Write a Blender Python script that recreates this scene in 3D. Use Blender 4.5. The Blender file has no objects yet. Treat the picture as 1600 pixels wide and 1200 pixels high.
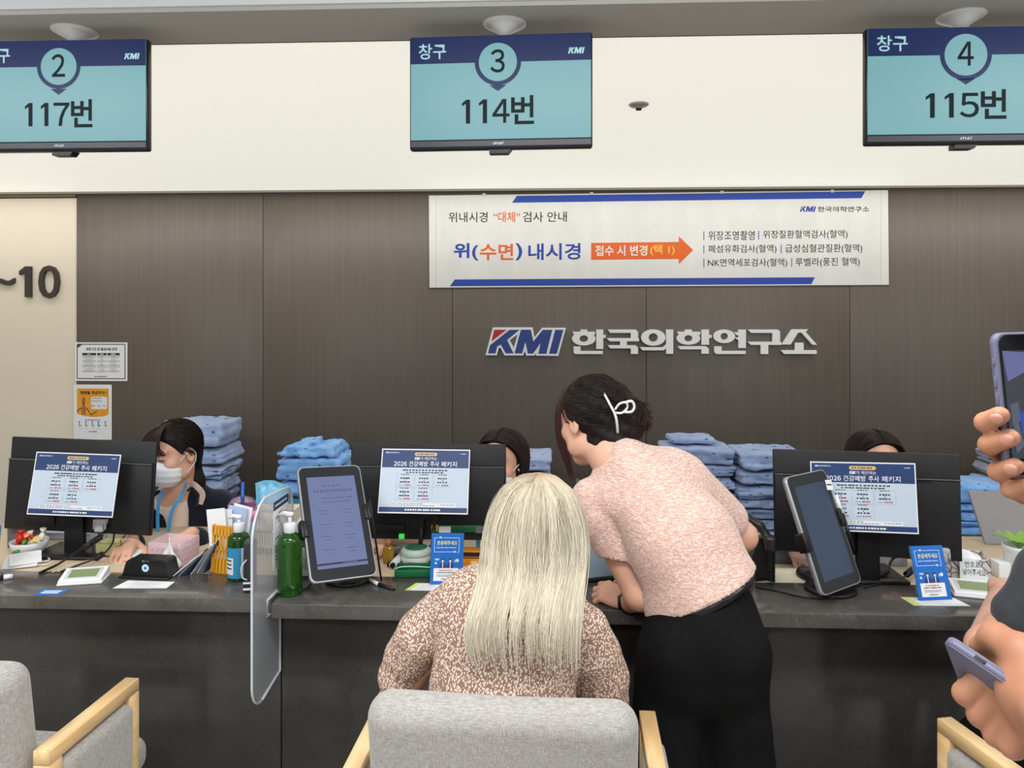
import bpy, bmesh, math, random
import numpy as np
from mathutils import Vector, Matrix, Euler
random.seed(7); rng = np.random.default_rng(11)
SC = bpy.context.scene
COL = SC.collection
PI = math.pi
R = math.radians

# ------------------------------------------------------------------ camera
F_PX = 1150.0          # focal length in px of the 1600 px wide frame
EYE = 1.58             # eye height
YH = 490.0             # row of the horizon
PSI = math.atan(.043)  # the camera looks a little to the left of the wall's normal
SN, CN = math.sin(PSI), math.cos(PSI)
cam = bpy.data.cameras.new('camera'); cam_o = bpy.data.objects.new('camera', cam); COL.objects.link(cam_o)
cam_o.location = (0, 0, EYE); cam_o.rotation_euler = (PI/2, 0, PSI)
cam.sensor_width = 36; cam.lens = 36*F_PX/1600; cam.shift_y = (YH-600)/1600
cam.clip_start = .02
SC.camera = cam_o
def at(px, py, Y):
    """point of the place at distance Y from the photographer's line whose direction is that of a photo pixel"""
    u, v = (px-800)/F_PX, (YH-py)/F_PX
    t = Y/(CN+u*SN)
    return Vector((t*(u*CN-SN), Y, EYE+v*t))

# ------------------------------------------------------------------ light, exposure
SC.view_settings.view_transform = 'Standard'; SC.view_settings.look = 'None'
SC.view_settings.exposure = 0.0; SC.view_settings.gamma = 1.0
SC.view_settings.use_curve_mapping = False
w = bpy.data.worlds.new('world'); SC.world = w; w.use_nodes = True
w.node_tree.nodes['Background'].inputs[0].default_value = (.8, .85, 1, 1)
w.node_tree.nodes['Background'].inputs[1].default_value = .02
def area(name, loc, sx, sy, power, col=(1, .97, .93), rot=(0, 0, 0)):
    l = bpy.data.lights.new(name, 'AREA'); l.shape = 'RECTANGLE'; l.size = sx; l.size_y = sy
    l.energy = power; l.color = col
    o = bpy.data.objects.new(name, l); COL.objects.link(o); o.location = loc; o.rotation_euler = rot
    return o
# ceiling lamps of the waiting side (above and behind the photographer)
for x in (-2.2, 0, 2.2):
    area('ceiling_lamp_light', (x, .75, 2.53), 1.2, .35, 34, (.97, .98, 1))
    area('ceiling_lamp_light', (x, -1.3, 2.53), 1.2, .35, 34, (.97, .98, 1))

# added fill strip under the lit ceiling, brightens the banner and dark wall
area('banner_fill_light', (0, 3.98, 2.285), 8.2, .05, 15, (1, .97, .92), (R(12), 0, 0))

# ------------------------------------------------------------------ materials
def lin(c):
    return tuple((x/255/12.92 if x/255 <= .04045 else ((x/255+.055)/1.055)**2.4) for x in c[:3])
def mat(name, col, rough=.5, metal=0, spec=.5, emit=None, estr=1, alpha=1, trans=0, ior=1.45, sheen=0, coat=0):
    m = bpy.data.materials.new(name); m.use_nodes = True
    b = m.node_tree.nodes['Principled BSDF']
    b.inputs['Base Color'].default_value = (*lin(col), 1)
    b.inputs['Roughness'].default_value = rough; b.inputs['Metallic'].default_value = metal
    b.inputs['Specular IOR Level'].default_value = spec
    b.inputs['Alpha'].default_value = alpha
    b.inputs['Transmission Weight'].default_value = trans; b.inputs['IOR'].default_value = ior
    b.inputs['Sheen Weight'].default_value = sheen; b.inputs['Coat Weight'].default_value = coat
    if emit:
        b.inputs['Emission Color'].default_value = (*lin(emit), 1); b.inputs['Emission Strength'].default_value = estr
    return m
def nt(m):
    t = m.node_tree; return t, t.nodes['Principled BSDF'], t.links
def node(t, typ, **kw):
    n = t.nodes.new(typ)
    for k, v in kw.items():
        if k.startswith('i_'): n.inputs[k[2:].replace('_', ' ')].default_value = v
        else: setattr(n, k, v)
    return n
def coords(t, scale=(1, 1, 1), rot=(0, 0, 0), space='Object'):
    tc = node(t, 'ShaderNodeTexCoord'); mp = node(t, 'ShaderNodeMapping')
    mp.inputs['Scale'].default_value = scale; mp.inputs['Rotation'].default_value = rot
    t.links.new(tc.outputs[space], mp.inputs['Vector'])
    return mp.outputs['Vector']
def ramp(t, fac, stops):
    r = node(t, 'ShaderNodeValToRGB'); e = r.color_ramp.elements
    while len(e) < len(stops): e.new(.5)
    for i, (p, c) in enumerate(stops):
        e[i].position = p; e[i].color = (*lin(c), 1)
    t.links.new(fac, r.inputs['Fac']); return r.outputs['Color']
def bump(t, b, height, strength=.2, dist=.01):
    n = node(t, 'ShaderNodeBump'); n.inputs['Strength'].default_value = strength; n.inputs['Distance'].default_value = dist
    t.links.new(height, n.inputs['Height']); t.links.new(n.outputs['Normal'], b.inputs['Normal'])
def noisy(name, stops, scale=(5, 5, 5), detail=4, nscale=1, rough=.5, bmp=0, dist=.01, spec=.5, rot=(0, 0, 0), **kw):
    """principled material whose colour wanders between stops with a noise stretched by scale"""
    m = mat(name, stops[0][1], rough, spec=spec, **kw); t, b, L = nt(m)
    n = node(t, 'ShaderNodeTexNoise'); n.inputs['Scale'].default_value = nscale; n.inputs['Detail'].default_value = detail
    n.inputs['Roughness'].default_value = .6
    L.new(coords(t, scale, rot), n.inputs['Vector'])
    L.new(ramp(t, n.outputs['Fac'], stops), b.inputs['Base Color'])
    if bmp: bump(t, b, n.outputs['Fac'], bmp, dist)
    return m

# ------------------------------------------------------------------ objects
def tag(o, label, cat, group=None, kind=None):
    o['label'] = label; o['category'] = cat
    if group: o['group'] = group
    if kind: o['kind'] = kind
    return o
def empty(name, loc, rot=(0, 0, 0), label=None, cat=None, group=None):
    o = bpy.data.objects.new(name, None); COL.objects.link(o); o.empty_display_size = .05
    o.location = loc; o.rotation_euler = rot
    if label: tag(o, label, cat, group)
    return o
def link(name, me, parent=None, loc=None, rot=None):
    o = bpy.data.objects.new(name, me); COL.objects.link(o)
    if parent: o.parent = parent
    if loc is not None: o.location = loc
    if rot is not None: o.rotation_euler = rot
    return o
def sub(child, part):
    """sub-part of a part built in place coordinates"""
    child.parent = part; child.matrix_parent_inverse = Matrix.Identity(4); return child
def frame(x, y, z, o=(0, 0, 0)):
    m = Matrix.Identity(4)
    for i, a in enumerate((x, y, z)):
        m[0][i], m[1][i], m[2][i] = a
    m[0][3], m[1][3], m[2][3] = o
    return m
def TRS(loc=(0, 0, 0), rot=(0, 0, 0)):
    return Matrix.Translation(loc) @ Euler(rot).to_matrix().to_4x4()

class MB:
    """collects shapes into one mesh"""
    def __init__(s): s.bm = bmesh.new(); s.mats = []; s.M = Matrix.Identity(4)
    def mi(s, m):
        if m is None: return 0
        if m not in s.mats: s.mats.append(m)
        return s.mats.index(m)
    def _fin(s, verts, m, smooth):
        bmesh.ops.transform(s.bm, matrix=s.M, verts=verts)
        k = s.mi(m); fs = {f for v in verts for f in v.link_faces}
        for f in fs: f.material_index = k; f.smooth = smooth
        return s
    def box(s, c, size, rot=(0, 0, 0), bev=0, m=None, seg=2):
        r = bmesh.ops.create_cube(s.bm, size=1); vs = r['verts']
        bmesh.ops.scale(s.bm, vec=size, verts=vs)
        if bev:
            es = list({e for v in vs for e in v.link_edges})
            g = bmesh.ops.bevel(s.bm, geom=es, offset=min(bev, min(size)*.49), segments=seg, profile=.5, affect='EDGES')
            vs = list({v for f in g['faces'] for v in f.verts} | {v for v in vs if v.is_valid})
        bmesh.ops.transform(s.bm, matrix=TRS(c, rot), verts=vs)
        return s._fin(vs, m, bool(bev))
    def cyl(s, a, b, r1, r2=None, n=20, m=None, smooth=True, cap=True):
        a, b = Vector(a), Vector(b); r2 = r1 if r2 is None else r2
        d = b-a; L = d.length
        r = bmesh.ops.create_cone(s.bm, cap_ends=cap, segments=n, radius1=r1, radius2=r2, depth=L); vs = r['verts']
        q = d.to_track_quat('Z', 'Y').to_matrix().to_4x4()
        bmesh.ops.transform(s.bm, matrix=Matrix.Translation((a+b)/2) @ q, verts=vs)
        s._fin(vs, m, smooth)
        for v in vs:
            for f in v.link_faces:
                if len(f.verts) > 4: f.smooth = False
        return s
    def sphere(s, c, r, m=None, n=20, rot=(0, 0, 0)):
        g = bmesh.ops.create_uvsphere(s.bm, u_segments=n, v_segments=max(8, n//2), radius=1); vs = g['verts']
        rr = (r, r, r) if not hasattr(r, '__len__') else r
        bmesh.ops.scale(s.bm, vec=rr, verts=vs)
        bmesh.ops.transform(s.bm, matrix=TRS(c, rot), verts=vs)
        return s._fin(vs, m, True)
    def lathe(s, prof, c=(0, 0, 0), n=32, m=None, smooth=True, close=True):
        rings = []
        for (r, z) in prof:
            if r < 1e-6: rings.append([s.bm.verts.new((c[0], c[1], c[2]+z))])
            else: rings.append([s.bm.verts.new((c[0]+r*math.cos(2*PI*i/n), c[1]+r*math.sin(2*PI*i/n), c[2]+z)) for i in range(n)])
        for A, B in zip(rings, rings[1:]):
            for i in range(n):
                j = (i+1) % n
                if len(A) == 1 and len(B) == 1: continue
                if len(A) == 1: s.bm.faces.new((A[0], B[j], B[i]))
                elif len(B) == 1: s.bm.faces.new((A[i], A[j], B[0]))
                else: s.bm.faces.new((A[i], A[j], B[j], B[i]))
        return s._fin([v for r_ in rings for v in r_], m, smooth)
    def prism(s, pts, d, m=None, M=None, smooth=False):
        """outline in (x,z), extruded from y=0 to y=d"""
        a = [s.bm.verts.new((x, 0, z)) for x, z in pts]; b = [s.bm.verts.new((x, d, z)) for x, z in pts]
        s.bm.faces.new(a); s.bm.faces.new(list(reversed(b)))
        n = len(pts)
        for i in range(n):
            j = (i+1) % n
            s.bm.faces.new((a[j], a[i], b[i], b[j]))
        if M is not None: bmesh.ops.transform(s.bm, matrix=M, verts=a+b)
        s._fin(a+b, m, False)
        if smooth:
            for v in a:
                for f in v.link_faces:
                    if len(f.verts) == 4: f.smooth = True
        return s
    def tube(s, pts, r, n=8, m=None, cap=True, flat=1.0):
        P = [Vector(p) for p in pts]; N = len(P)
        rr = r if hasattr(r, '__len__') else [r]*N
        T = [(P[min(i+1, N-1)]-P[max(i-1, 0)]).normalized() for i in range(N)]
        up = Vector((0, 0, 1)) if abs(T[0].z) < .9 else Vector((1, 0, 0))
        u = (up-T[0]*up.dot(T[0])).normalized(); rings = []
        for i in range(N):
            u = (u-T[i]*u.dot(T[i])).normalized(); v = T[i].cross(u)
            rings.append([s.bm.verts.new(P[i]+rr[i]*(u*flat*math.cos(2*PI*k/n)+v*math.sin(2*PI*k/n))) for k in range(n)])
        for A, B in zip(rings, rings[1:]):
            for k in range(n):
                j = (k+1) % n; s.bm.faces.new((A[k], A[j], B[j], B[k]))
        if cap:
            s.bm.faces.new(list(reversed(rings[0]))); s.bm.faces.new(rings[-1])
        return s._fin([v for q in rings for v in q], m, True)
    def quad(s, pts, m=None):
        v = [s.bm.verts.new(p) for p in pts]; s.bm.faces.new(v); return s._fin(v, m, False)
    def grid(s, fn, nu, nv, m=None, smooth=True):
        V = [[s.bm.verts.new(fn(i/nu, j/nv)) for j in range(nv+1)] for i in range(nu+1)]
        for i in range(nu):
            for j in range(nv): s.bm.faces.new((V[i][j], V[i+1][j], V[i+1][j+1], V[i][j+1]))
        return s._fin([v for q in V for v in q], m, smooth)
    def mesh(s, name, m=None):
        bmesh.ops.recalc_face_normals(s.bm, faces=[f for f in s.bm.faces])
        me = bpy.data.meshes.new(name); s.bm.to_mesh(me); s.bm.free()
        for x in (s.mats or [m]): me.materials.append(x)
        return me
    def build(s, name, m=None, parent=None, loc=None, rot=None):
        return link(name, s.mesh(name, m), parent, loc, rot)

def smooth_path(pts, n=8):
    """Catmull-Rom through the points"""
    P = [np.array(p, float) for p in pts]; P = [2*P[0]-P[1]]+P+[2*P[-1]-P[-2]]; out = []
    for i in range(1, len(P)-2):
        a, b, c, d = P[i-1:i+3]
        for k in range(n):
            t = k/n
            out.append(.5*((2*b)+(-a+c)*t+(2*a-5*b+4*c-d)*t*t+(-a+3*b-3*c+d)*t**3))
    out.append(P[-2]); return out

# ------------------------------------------------------------------ writing
_tc = {}
def glyphs(body, bold=0, shear=0):
    key = (body, bold, shear)
    if key not in _tc:
        cu = bpy.data.curves.new('writing', 'FONT'); cu.body = body; cu.offset = bold; cu.shear = shear; cu.resolution_u = 3
        o = bpy.data.objects.new('writing', cu); COL.objects.link(o)
        bpy.context.view_layer.update()
        me = bpy.data.meshes.new_from_object(o.evaluated_get(bpy.context.evaluated_depsgraph_get()))
        v = np.array([x.co[:] for x in me.vertices]).reshape(-1, 3)[:, :2]
        fs = [tuple(p.vertices) for p in me.polygons]
        bpy.data.objects.remove(o); bpy.data.curves.remove(cu); bpy.data.meshes.remove(me)
        _tc[key] = (v, fs, v.min(0), v.max(0))
    return _tc[key]
class Print:
    """flat print: unit space (x right, y DOWN, both 0..1) on a sheet w x h that faces -y; origin = lower left corner"""
    def __init__(s, w, h, base=None, t=.0008, x0=0, z0=0):
        s.w, s.h = w, h; s.V = []; s.Fc = []; s.mi = []; s.mats = []; s.n = 0; s.x0, s.z0 = x0, z0
        if base:
            k = s._m(base); b = 0
            s.V += [(x0+x, y, z0+z) for y in (0, t) for x, z in ((0, 0), (w, 0), (w, h), (0, h))]
            s.Fc += [(0, 1, 2, 3), (7, 6, 5, 4), (4, 5, 1, 0), (5, 6, 2, 1), (6, 7, 3, 2), (7, 4, 0, 3)]; s.mi += [k]*6
    def _m(s, m):
        if m not in s.mats: s.mats.append(m)
        return s.mats.index(m)
    def _put(s, uv, fs, m, lay):
        b = len(s.V); k = s._m(m)
        s.V += [(s.x0+u*s.w, -.00025*lay, s.z0+(1-v)*s.h) for u, v in uv]
        s.Fc += [tuple(b+i for i in f) for f in fs]; s.mi += [k]*len(fs)
    def poly(s, uv, m, lay=1): s._put(uv, [tuple(range(len(uv)))], m, lay); return s
    def rect(s, x0, y0, x1, y1, m, lay=1): return s.poly([(x0, y1), (x1, y1), (x1, y0), (x0, y0)], m, lay)
    def disc(s, cx, cy, rx, m, lay=1, ry=None, n=40):
        ry = rx*s.w/s.h if ry is None else ry
        return s.poly([(cx+rx*math.cos(2*PI*i/n), cy-ry*math.sin(2*PI*i/n)) for i in range(n)], m, lay)
    def rrect(s, x0, y0, x1, y1, r, m, lay=1):
        rx, ry = r, r*s.w/s.h; p = []
        for cx, cy, a in ((x1-rx, y0+ry, 0), (x0+rx, y0+ry, 90), (x0+rx, y1-ry, 180), (x1-rx, y1-ry, 270)):
            p += [(cx+rx*math.cos(R(a+q)), cy-ry*math.sin(R(a+q))) for q in range(0, 91, 15)]
        return s.poly(p, m, lay)
    def line(s, x0, y0, x1, y1, m, wd, lay=1):
        dx, dy = (x1-x0)*s.w, (y1-y0)*s.h; L = math.hypot(dx, dy); nx, ny = -dy/L*wd/2/s.w*s.w, dx/L*wd/2
        nx /= s.w; ny /= s.h
        return s.poly([(x0+nx, y0+ny), (x0-nx, y0-ny), (x1-nx, y1-ny), (x1+nx, y1+ny)], m, lay)
    def outline(s, x0, y0, x1, y1, m, wd, lay=1):
        for a in ((x0, y0, x1, y0), (x0, y1, x1, y1), (x0, y0, x0, y1), (x1, y0, x1, y1)): s.line(*a, m, wd, lay)
        return s
    def text(s, body, x0, y0, x1, y1, m, lay=2, bold=0, shear=0, skew=0):
        """the writing's ink fills the box; skew = drop of the right end in unit height"""
        v, fs, a, b = glyphs(body, bold, shear); q = (v-a)/np.maximum(b-a, 1e-6)
        s._put([(x0+(x1-x0)*x, y1+(y0-y1)*y+skew*x) for x, y in q], fs, m, lay); return s
    def one(s, x0, y0, x1, y1, m, lay=2, st=.52):
        """a plain numeral 1: stem with a slanting flag"""
        w, h = x1-x0, y1-y0
        return s.poly([(x1, y0), (x1-w*st*.9, y0), (x0, y0+.15*h), (x0+.02*w, y0+.27*h), (x1-w*st, y0+.17*h), (x1-w*st, y1), (x1, y1)], m, lay)
    def kmi(s, x0, y0, x1, y1, m, lay=2, red=None):
        """the slanting three-letter logo"""
        u = lambda q: [(x0+(x1-x0)*(a-138)/1250, y0+(y1-y0)*(b-160)/398) for a, b in q]
        if red: s.poly(u([(195, 355), (450, 160), (240, 160)]), red, lay)
        for q in ([(495, 162), (660, 162), (455, 330), (560, 552), (432, 552), (348, 405), (290, 440), (262, 552), (138, 552), (170, 418)], [(683, 160), (848, 160), (890, 355), (1045, 162), (1205, 162), (1105, 558), (972, 558), (1012, 380), (885, 555), (798, 555), (758, 360), (705, 552), (578, 552)], [(1252, 162), (1388, 162), (1278, 558), (1150, 558)]):
            s.poly(u(q)[::-1], m, lay)
        return s
    def dashes(s, x0, y0, x1, y1, m, n=8, lay=2, fill=.75):
        """a row of print too small to read in the photo"""
        w = (x1-x0)/n
        for i in range(n):
            f = fill*(.75+.5*random.random())
            s.rect(x0+i*w, y0, x0+(i+min(f, .95))*w, y1, m, lay)
        return s
    def mesh(s, name):
        me = bpy.data.meshes.new(name); me.from_pydata(s.V, [], s.Fc)
        for x in s.mats: me.materials.append(x)
        me.polygons.foreach_set('material_index', s.mi); me.update(); return me
    def build(s, name, parent=None, loc=None, rot=None): return link(name, s.mesh(name), parent, loc, rot)

# ------------------------------------------------------------------ soft solids (distance field -> one continuous mesh)
def nrm(v): v = np.array(v, float); return v/np.linalg.norm(v)
class Field:
    def __init__(s, lo, hi, h):
        s.lo = np.array(lo, float); s.h = h; s.n = np.ceil((np.array(hi)-s.lo)/h).astype(int)+1
        s.f = np.full(s.n, 9.0, np.float32); s.ax = [s.lo[i]+h*np.arange(s.n[i]) for i in range(3)]
    def blk(s, lo, hi, m):
        sl = []
        for i in range(3):
            a = max(0, int((lo[i]-m-s.lo[i])/s.h)); b = min(s.n[i], int((hi[i]+m-s.lo[i])/s.h)+2)
            if b <= a: return None, None
            sl.append(slice(a, b))
        g = [s.ax[0][sl[0]][:, None, None], s.ax[1][sl[1]][None, :, None], s.ax[2][sl[2]][None, None, :]]
        return tuple(sl), g
    def mix(s, sl, d, k, mode):
        a = s.f[sl]
        if mode == 'add':
            if k > 0:
                t = np.clip(.5+.5*(d-a)/k, 0, 1); s.f[sl] = d+(a-d)*t-k*t*(1-t)
            else: s.f[sl] = np.minimum(a, d)
        else:
            d = -d
            if k > 0:
                t = np.clip(.5-.5*(d-a)/k, 0, 1); s.f[sl] = d+(a-d)*t+k*t*(1-t)
            else: s.f[sl] = np.maximum(a, d)
        return s
    def cap(s, a, b, r1, r2=None, k=.02, flat=None, mode='add'):
        """tapered capsule; flat=(axis, factor) squeezes the section along axis"""
        r2 = r1 if r2 is None else r2; a = np.array(a, float); b = np.array(b, float); rm = max(r1, r2)
        sl, g = s.blk(np.minimum(a, b)-rm, np.maximum(a, b)+rm, k+4*s.h+.012)
        if sl is None: return s
        p = [g[i]-a[i] for i in range(3)]; ab = b-a
        sc = 1.0
        if flat is not None:
            n = nrm(flat[0]); q = 1/flat[1]-1; dn = p[0]*n[0]+p[1]*n[1]+p[2]*n[2]
            p = [p[i]+n[i]*dn*q for i in range(3)]; ab = ab+n*(ab@n)*q; sc = min(1, flat[1])*.5+.5
        t = np.clip((p[0]*ab[0]+p[1]*ab[1]+p[2]*ab[2])/max(ab@ab, 1e-9), 0, 1)
        d = np.sqrt((p[0]-ab[0]*t)**2+(p[1]-ab[1]*t)**2+(p[2]-ab[2]*t)**2)-(r1+(r2-r1)*t)
        return s.mix(sl, (d*sc).astype(np.float32), k, mode)
    def chain(s, pts, rs, k=.02, flat=None, mode='add'):
        for i in range(len(pts)-1): s.cap(pts[i], pts[i+1], rs[i], rs[i+1], k, flat, mode)
        return s
    def ell(s, c, r, Rm=None, k=.02, mode='add'):
        c = np.array(c, float); r = np.array(r, float); rm = r.max()
        sl, g = s.blk(c-rm, c+rm, k+4*s.h+.012)
        if sl is None: return s
        p = [g[i]-c[i] for i in range(3)]
        if Rm is not None: p = [sum(Rm[j][i]*p[j] for j in range(3)) for i in range(3)]
        k0 = np.sqrt(sum((p[i]/r[i])**2 for i in range(3))); k1 = np.sqrt(sum((p[i]/r[i]**2)**2 for i in range(3)))
        return s.mix(sl, (k0*(k0-1)/np.maximum(k1, 1e-6)).astype(np.float32), k, mode)
    def rbox(s, c, half, rr, Rm=None, k=.01, mode='add'):
        c = np.array(c, float); half = np.array(half, float); rm = np.linalg.norm(half)
        sl, g = s.blk(c-rm, c+rm, k+4*s.h+.012)
        p = [g[i]-c[i] for i in range(3)]
        if Rm is not None: p = [sum(Rm[j][i]*p[j] for j in range(3)) for i in range(3)]
        q = [np.abs(p[i])-(half[i]-rr) for i in range(3)]
        d = np.sqrt(sum(np.maximum(x, 0)**2 for x in q))+np.minimum(np.maximum(np.maximum(q[0], q[1]), q[2]), 0)-rr
        return s.mix(sl, d.astype(np.float32), k, mode)
    def cut(s, p, n, k=.004):
        """removes what lies on the side n points to"""
        n = nrm(n); d = (s.ax[0][:, None, None]-p[0])*n[0]+(s.ax[1][None, :, None]-p[1])*n[1]+(s.ax[2][None, None, :]-p[2])*n[2]
        return s.mix((slice(None),)*3, -d.astype(np.float32), k, 'sub')
    def wrinkle(s, fn):
        s.f += fn(s.ax[0][:, None, None], s.ax[1][None, :, None], s.ax[2][None, None, :]).astype(np.float32); return s
    def inflate(s, d): s.f -= d; return s
    def mesh(s, name, m, origin=(0, 0, 0)):
        f = s.f; h = s.h; S = f < 0
        S[0] = S[-1] = False; S[:, 0] = S[:, -1] = False; S[:, :, 0] = S[:, :, -1] = False
        f = np.where(S, np.minimum(f, -1e-6), np.maximum(f, 1e-6))
        c = sum(S[i:S.shape[0]-1+i, j:S.shape[1]-1+j, k:S.shape[2]-1+k].astype(np.int8) for i in (0, 1) for j in (0, 1) for k in (0, 1))
        cells = np.argwhere((c > 0) & (c < 8)); idx = np.full(c.shape, -1, np.int64); idx[tuple(cells.T)] = np.arange(len(cells))
        acc = np.zeros((len(cells), 3)); cnt = np.zeros(len(cells))
        for ax in range(3):
            for a in (0, 1):
                for b in (0, 1):
                    o = [0, 0, 0]; o[(ax+1) % 3] = a; o[(ax+2) % 3] = b; o2 = list(o); o2[ax] = 1
                    f1 = f[tuple((cells+o).T)]; f2 = f[tuple((cells+o2).T)]; w_ = (f1 < 0) != (f2 < 0)
                    t = np.where(w_, f1/np.where(w_, f1-f2, 1), 0); pt = np.array(o, float)[None]+np.zeros((len(cells), 3)); pt[:, ax] = t
                    acc += pt*w_[:, None]; cnt += w_
        V = (cells+acc/cnt[:, None])*h+s.lo-np.array(origin)
        Q = []
        for ax in range(3):
            u, v = (ax+1) % 3, (ax+2) % 3; e = [slice(None)]*3; e2 = [slice(None)]*3; e[ax] = slice(0, -1); e2[ax] = slice(1, None)
            A, B = S[tuple(e)], S[tuple(e2)]; ed = np.argwhere(A != B)
            ed = ed[(ed[:, u] > 0) & (ed[:, v] > 0) & (ed[:, u] < c.shape[u]) & (ed[:, v] < c.shape[v])]
            du = np.eye(3, dtype=int)[u]; dv = np.eye(3, dtype=int)[v]
            q = np.stack([idx[tuple((ed-du-dv).T)], idx[tuple((ed-dv).T)], idx[tuple(ed.T)], idx[tuple((ed-du).T)]], 1)
            fl = ~A[tuple(ed.T)]; q[fl] = q[fl][:, ::-1]; Q.append(q)
        Q = np.concatenate(Q); Q = Q[(Q >= 0).all(1)]
        me = bpy.data.meshes.new(name); me.vertices.add(len(V)); me.vertices.foreach_set('co', V.ravel())
        me.loops.add(len(Q)*4); me.loops.foreach_set('vertex_index', Q.ravel().astype(np.int32))
        me.polygons.add(len(Q)); me.polygons.foreach_set('loop_start', np.arange(0, len(Q)*4, 4, dtype=np.int32))
        me.polygons.foreach_set('use_smooth', np.ones(len(Q), bool))
        me.update(calc_edges=True); me.validate()
        me.materials.append(m); return me
    def build(s, name, m, parent=None, origin=(0, 0, 0), loc=None):
        return link(name, s.mesh(name, m, origin), parent, loc)

def strand_mesh(name, paths, r, m, cols=None, sides=3, taper=.35):
    """many hairs as thin tapering tubes in one mesh, each with its own tone"""
    V, Fa, C = [], [], []; base = 0
    for si, P in enumerate(paths):
        P = np.asarray(P, float); N = len(P)
        T = np.gradient(P, axis=0); T /= np.maximum(np.linalg.norm(T, axis=1, keepdims=True), 1e-9)
        ref = np.array([.31, .9, .27]); U = np.cross(T, ref); U /= np.maximum(np.linalg.norm(U, axis=1, keepdims=True), 1e-9); W = np.cross(T, U)
        rr = r[si] if hasattr(r, '__len__') else r
        s_ = np.linspace(0, 1, N); rad = rr*np.where(s_ < .15, .6+.4*s_/.15, 1-(1-taper)*np.clip((s_-.6)/.4, 0, 1)**1.5)
        for k in range(sides):
            a = 2*PI*k/sides; V.append(P+rad[:, None]*(U*math.cos(a)+W*math.sin(a)))
        i = np.arange(N-1)
        for k in range(sides):
            A = base+k*N+i; B = base+((k+1) % sides)*N+i; Fa.append(np.stack([A, B, B+1, A+1], 1))
        base += sides*N
        if cols is not None:
            c = np.asarray(cols[si]); c = np.tile(c, (N, 1)) if c.ndim == 1 else c
            C += [c]*sides
    V = np.concatenate(V); Q = np.concatenate(Fa)
    me = bpy.data.meshes.new(name); me.vertices.add(len(V)); me.vertices.foreach_set('co', V.ravel())
    me.loops.add(len(Q)*4); me.loops.foreach_set('vertex_index', Q.ravel().astype(np.int32))
    me.polygons.add(len(Q)); me.polygons.foreach_set('loop_start', np.arange(0, len(Q)*4, 4, dtype=np.int32))
    me.polygons.foreach_set('use_smooth', np.ones(len(Q), bool)); me.update(calc_edges=True)
    if cols is not None:
        at_ = me.color_attributes.new('tone', 'FLOAT_COLOR', 'POINT'); C = np.concatenate(C)
        at_.data.foreach_set('color', np.concatenate([C, np.ones((len(C), 1))], 1).ravel())
    me.materials.append(m); return me
# ================================================================== materials of the place
def streaks(name, stops, scale, rough, bmp=.05):
    return noisy(name, stops, scale, 6, 1, rough, bmp, .002)
WHITE = mat('white_print', (232, 234, 236), .5, spec=.08); INK = mat('dark_ink', (44, 44, 48), .6, spec=.08); GREYINK = mat('grey_ink', (120, 122, 128), .6)
NAVY = mat('navy_print', (43, 66, 112), .45); BLUEINK = mat('blue_ink', (62, 84, 170), .5, spec=.08); ORANGE = mat('orange_ink', (228, 112, 62), .5, spec=.08)
REDINK = mat('red_ink', (200, 70, 70), .5); YELINK = mat('yellow_ink', (248, 200, 90), .5, spec=.08); PAPER = mat('paper', (236, 238, 240), .55)
PALEBLUE = mat('pale_blue_print', (196, 211, 226), .5); BLUEPRINT = mat('blue_print', (28, 108, 196), .45); SKYINK = mat('sky_ink', (170, 210, 240), .5)
BLACKP = mat('black_plastic', (18, 18, 20), .38); BLACKM = mat('black_matte', (14, 14, 16), .6); GREYP = mat('grey_plastic', (96, 98, 102), .4)
WHITEP = mat('white_plastic', (226, 228, 230), .35); SILVER = mat('silver_metal', (190, 192, 196), .3, 1)

WALLPANEL = mat('brown_laminate', (88, 79, 70), .5, spec=.8)
t, b, L = nt(WALLPANEL)
n1 = node(t, 'ShaderNodeTexNoise'); n1.inputs['Scale'].default_value = 1; n1.inputs['Detail'].default_value = 5
L.new(coords(t, (55, 55, 1.2)), n1.inputs['Vector'])
n2 = node(t, 'ShaderNodeTexNoise'); n2.inputs['Scale'].default_value = 1; n2.inputs['Detail'].default_value = 2
L.new(coords(t, (260, 260, 3)), n2.inputs['Vector'])
ad = node(t, 'ShaderNodeMath', operation='ADD'); L.new(n1.outputs['Fac'], ad.inputs[0]); L.new(n2.outputs['Fac'], ad.inputs[1])
hf = node(t, 'ShaderNodeMath', operation='MULTIPLY'); hf.inputs[1].default_value = .5; L.new(ad.outputs[0], hf.inputs[0])
L.new(ramp(t, hf.outputs[0], [(.3, (84, 76, 68)), (.5, (92, 83, 75)), (.7, (100, 91, 82))]), b.inputs['Base Color'])
CREAMWALL = noisy('cream_wall_paint', [(.3, (228, 218, 200)), (.7, (232, 222, 205))], (2, 2, 2), 2, 1, .6)
SOFFIT = noisy('grey_soffit_paint', [(.3, (186, 184, 178)), (.7, (191, 189, 183))], (1, 1, 1), 2, 1, .7)
CEIL = mat('white_ceiling_paint', (226, 232, 236), .7)
LUM = mat('lit_stretch_ceiling', (200, 198, 192), .7, spec=.1, emit=(232, 230, 219), estr=.86)
ROOMWALL = mat('light_wall_paint', (205, 203, 198), .7)
FLOORM = noisy('grey_floor_tile', [(.3, (170, 167, 160)), (.7, (182, 179, 172))], (3, 3, 3), 4, 1, .35)

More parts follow.
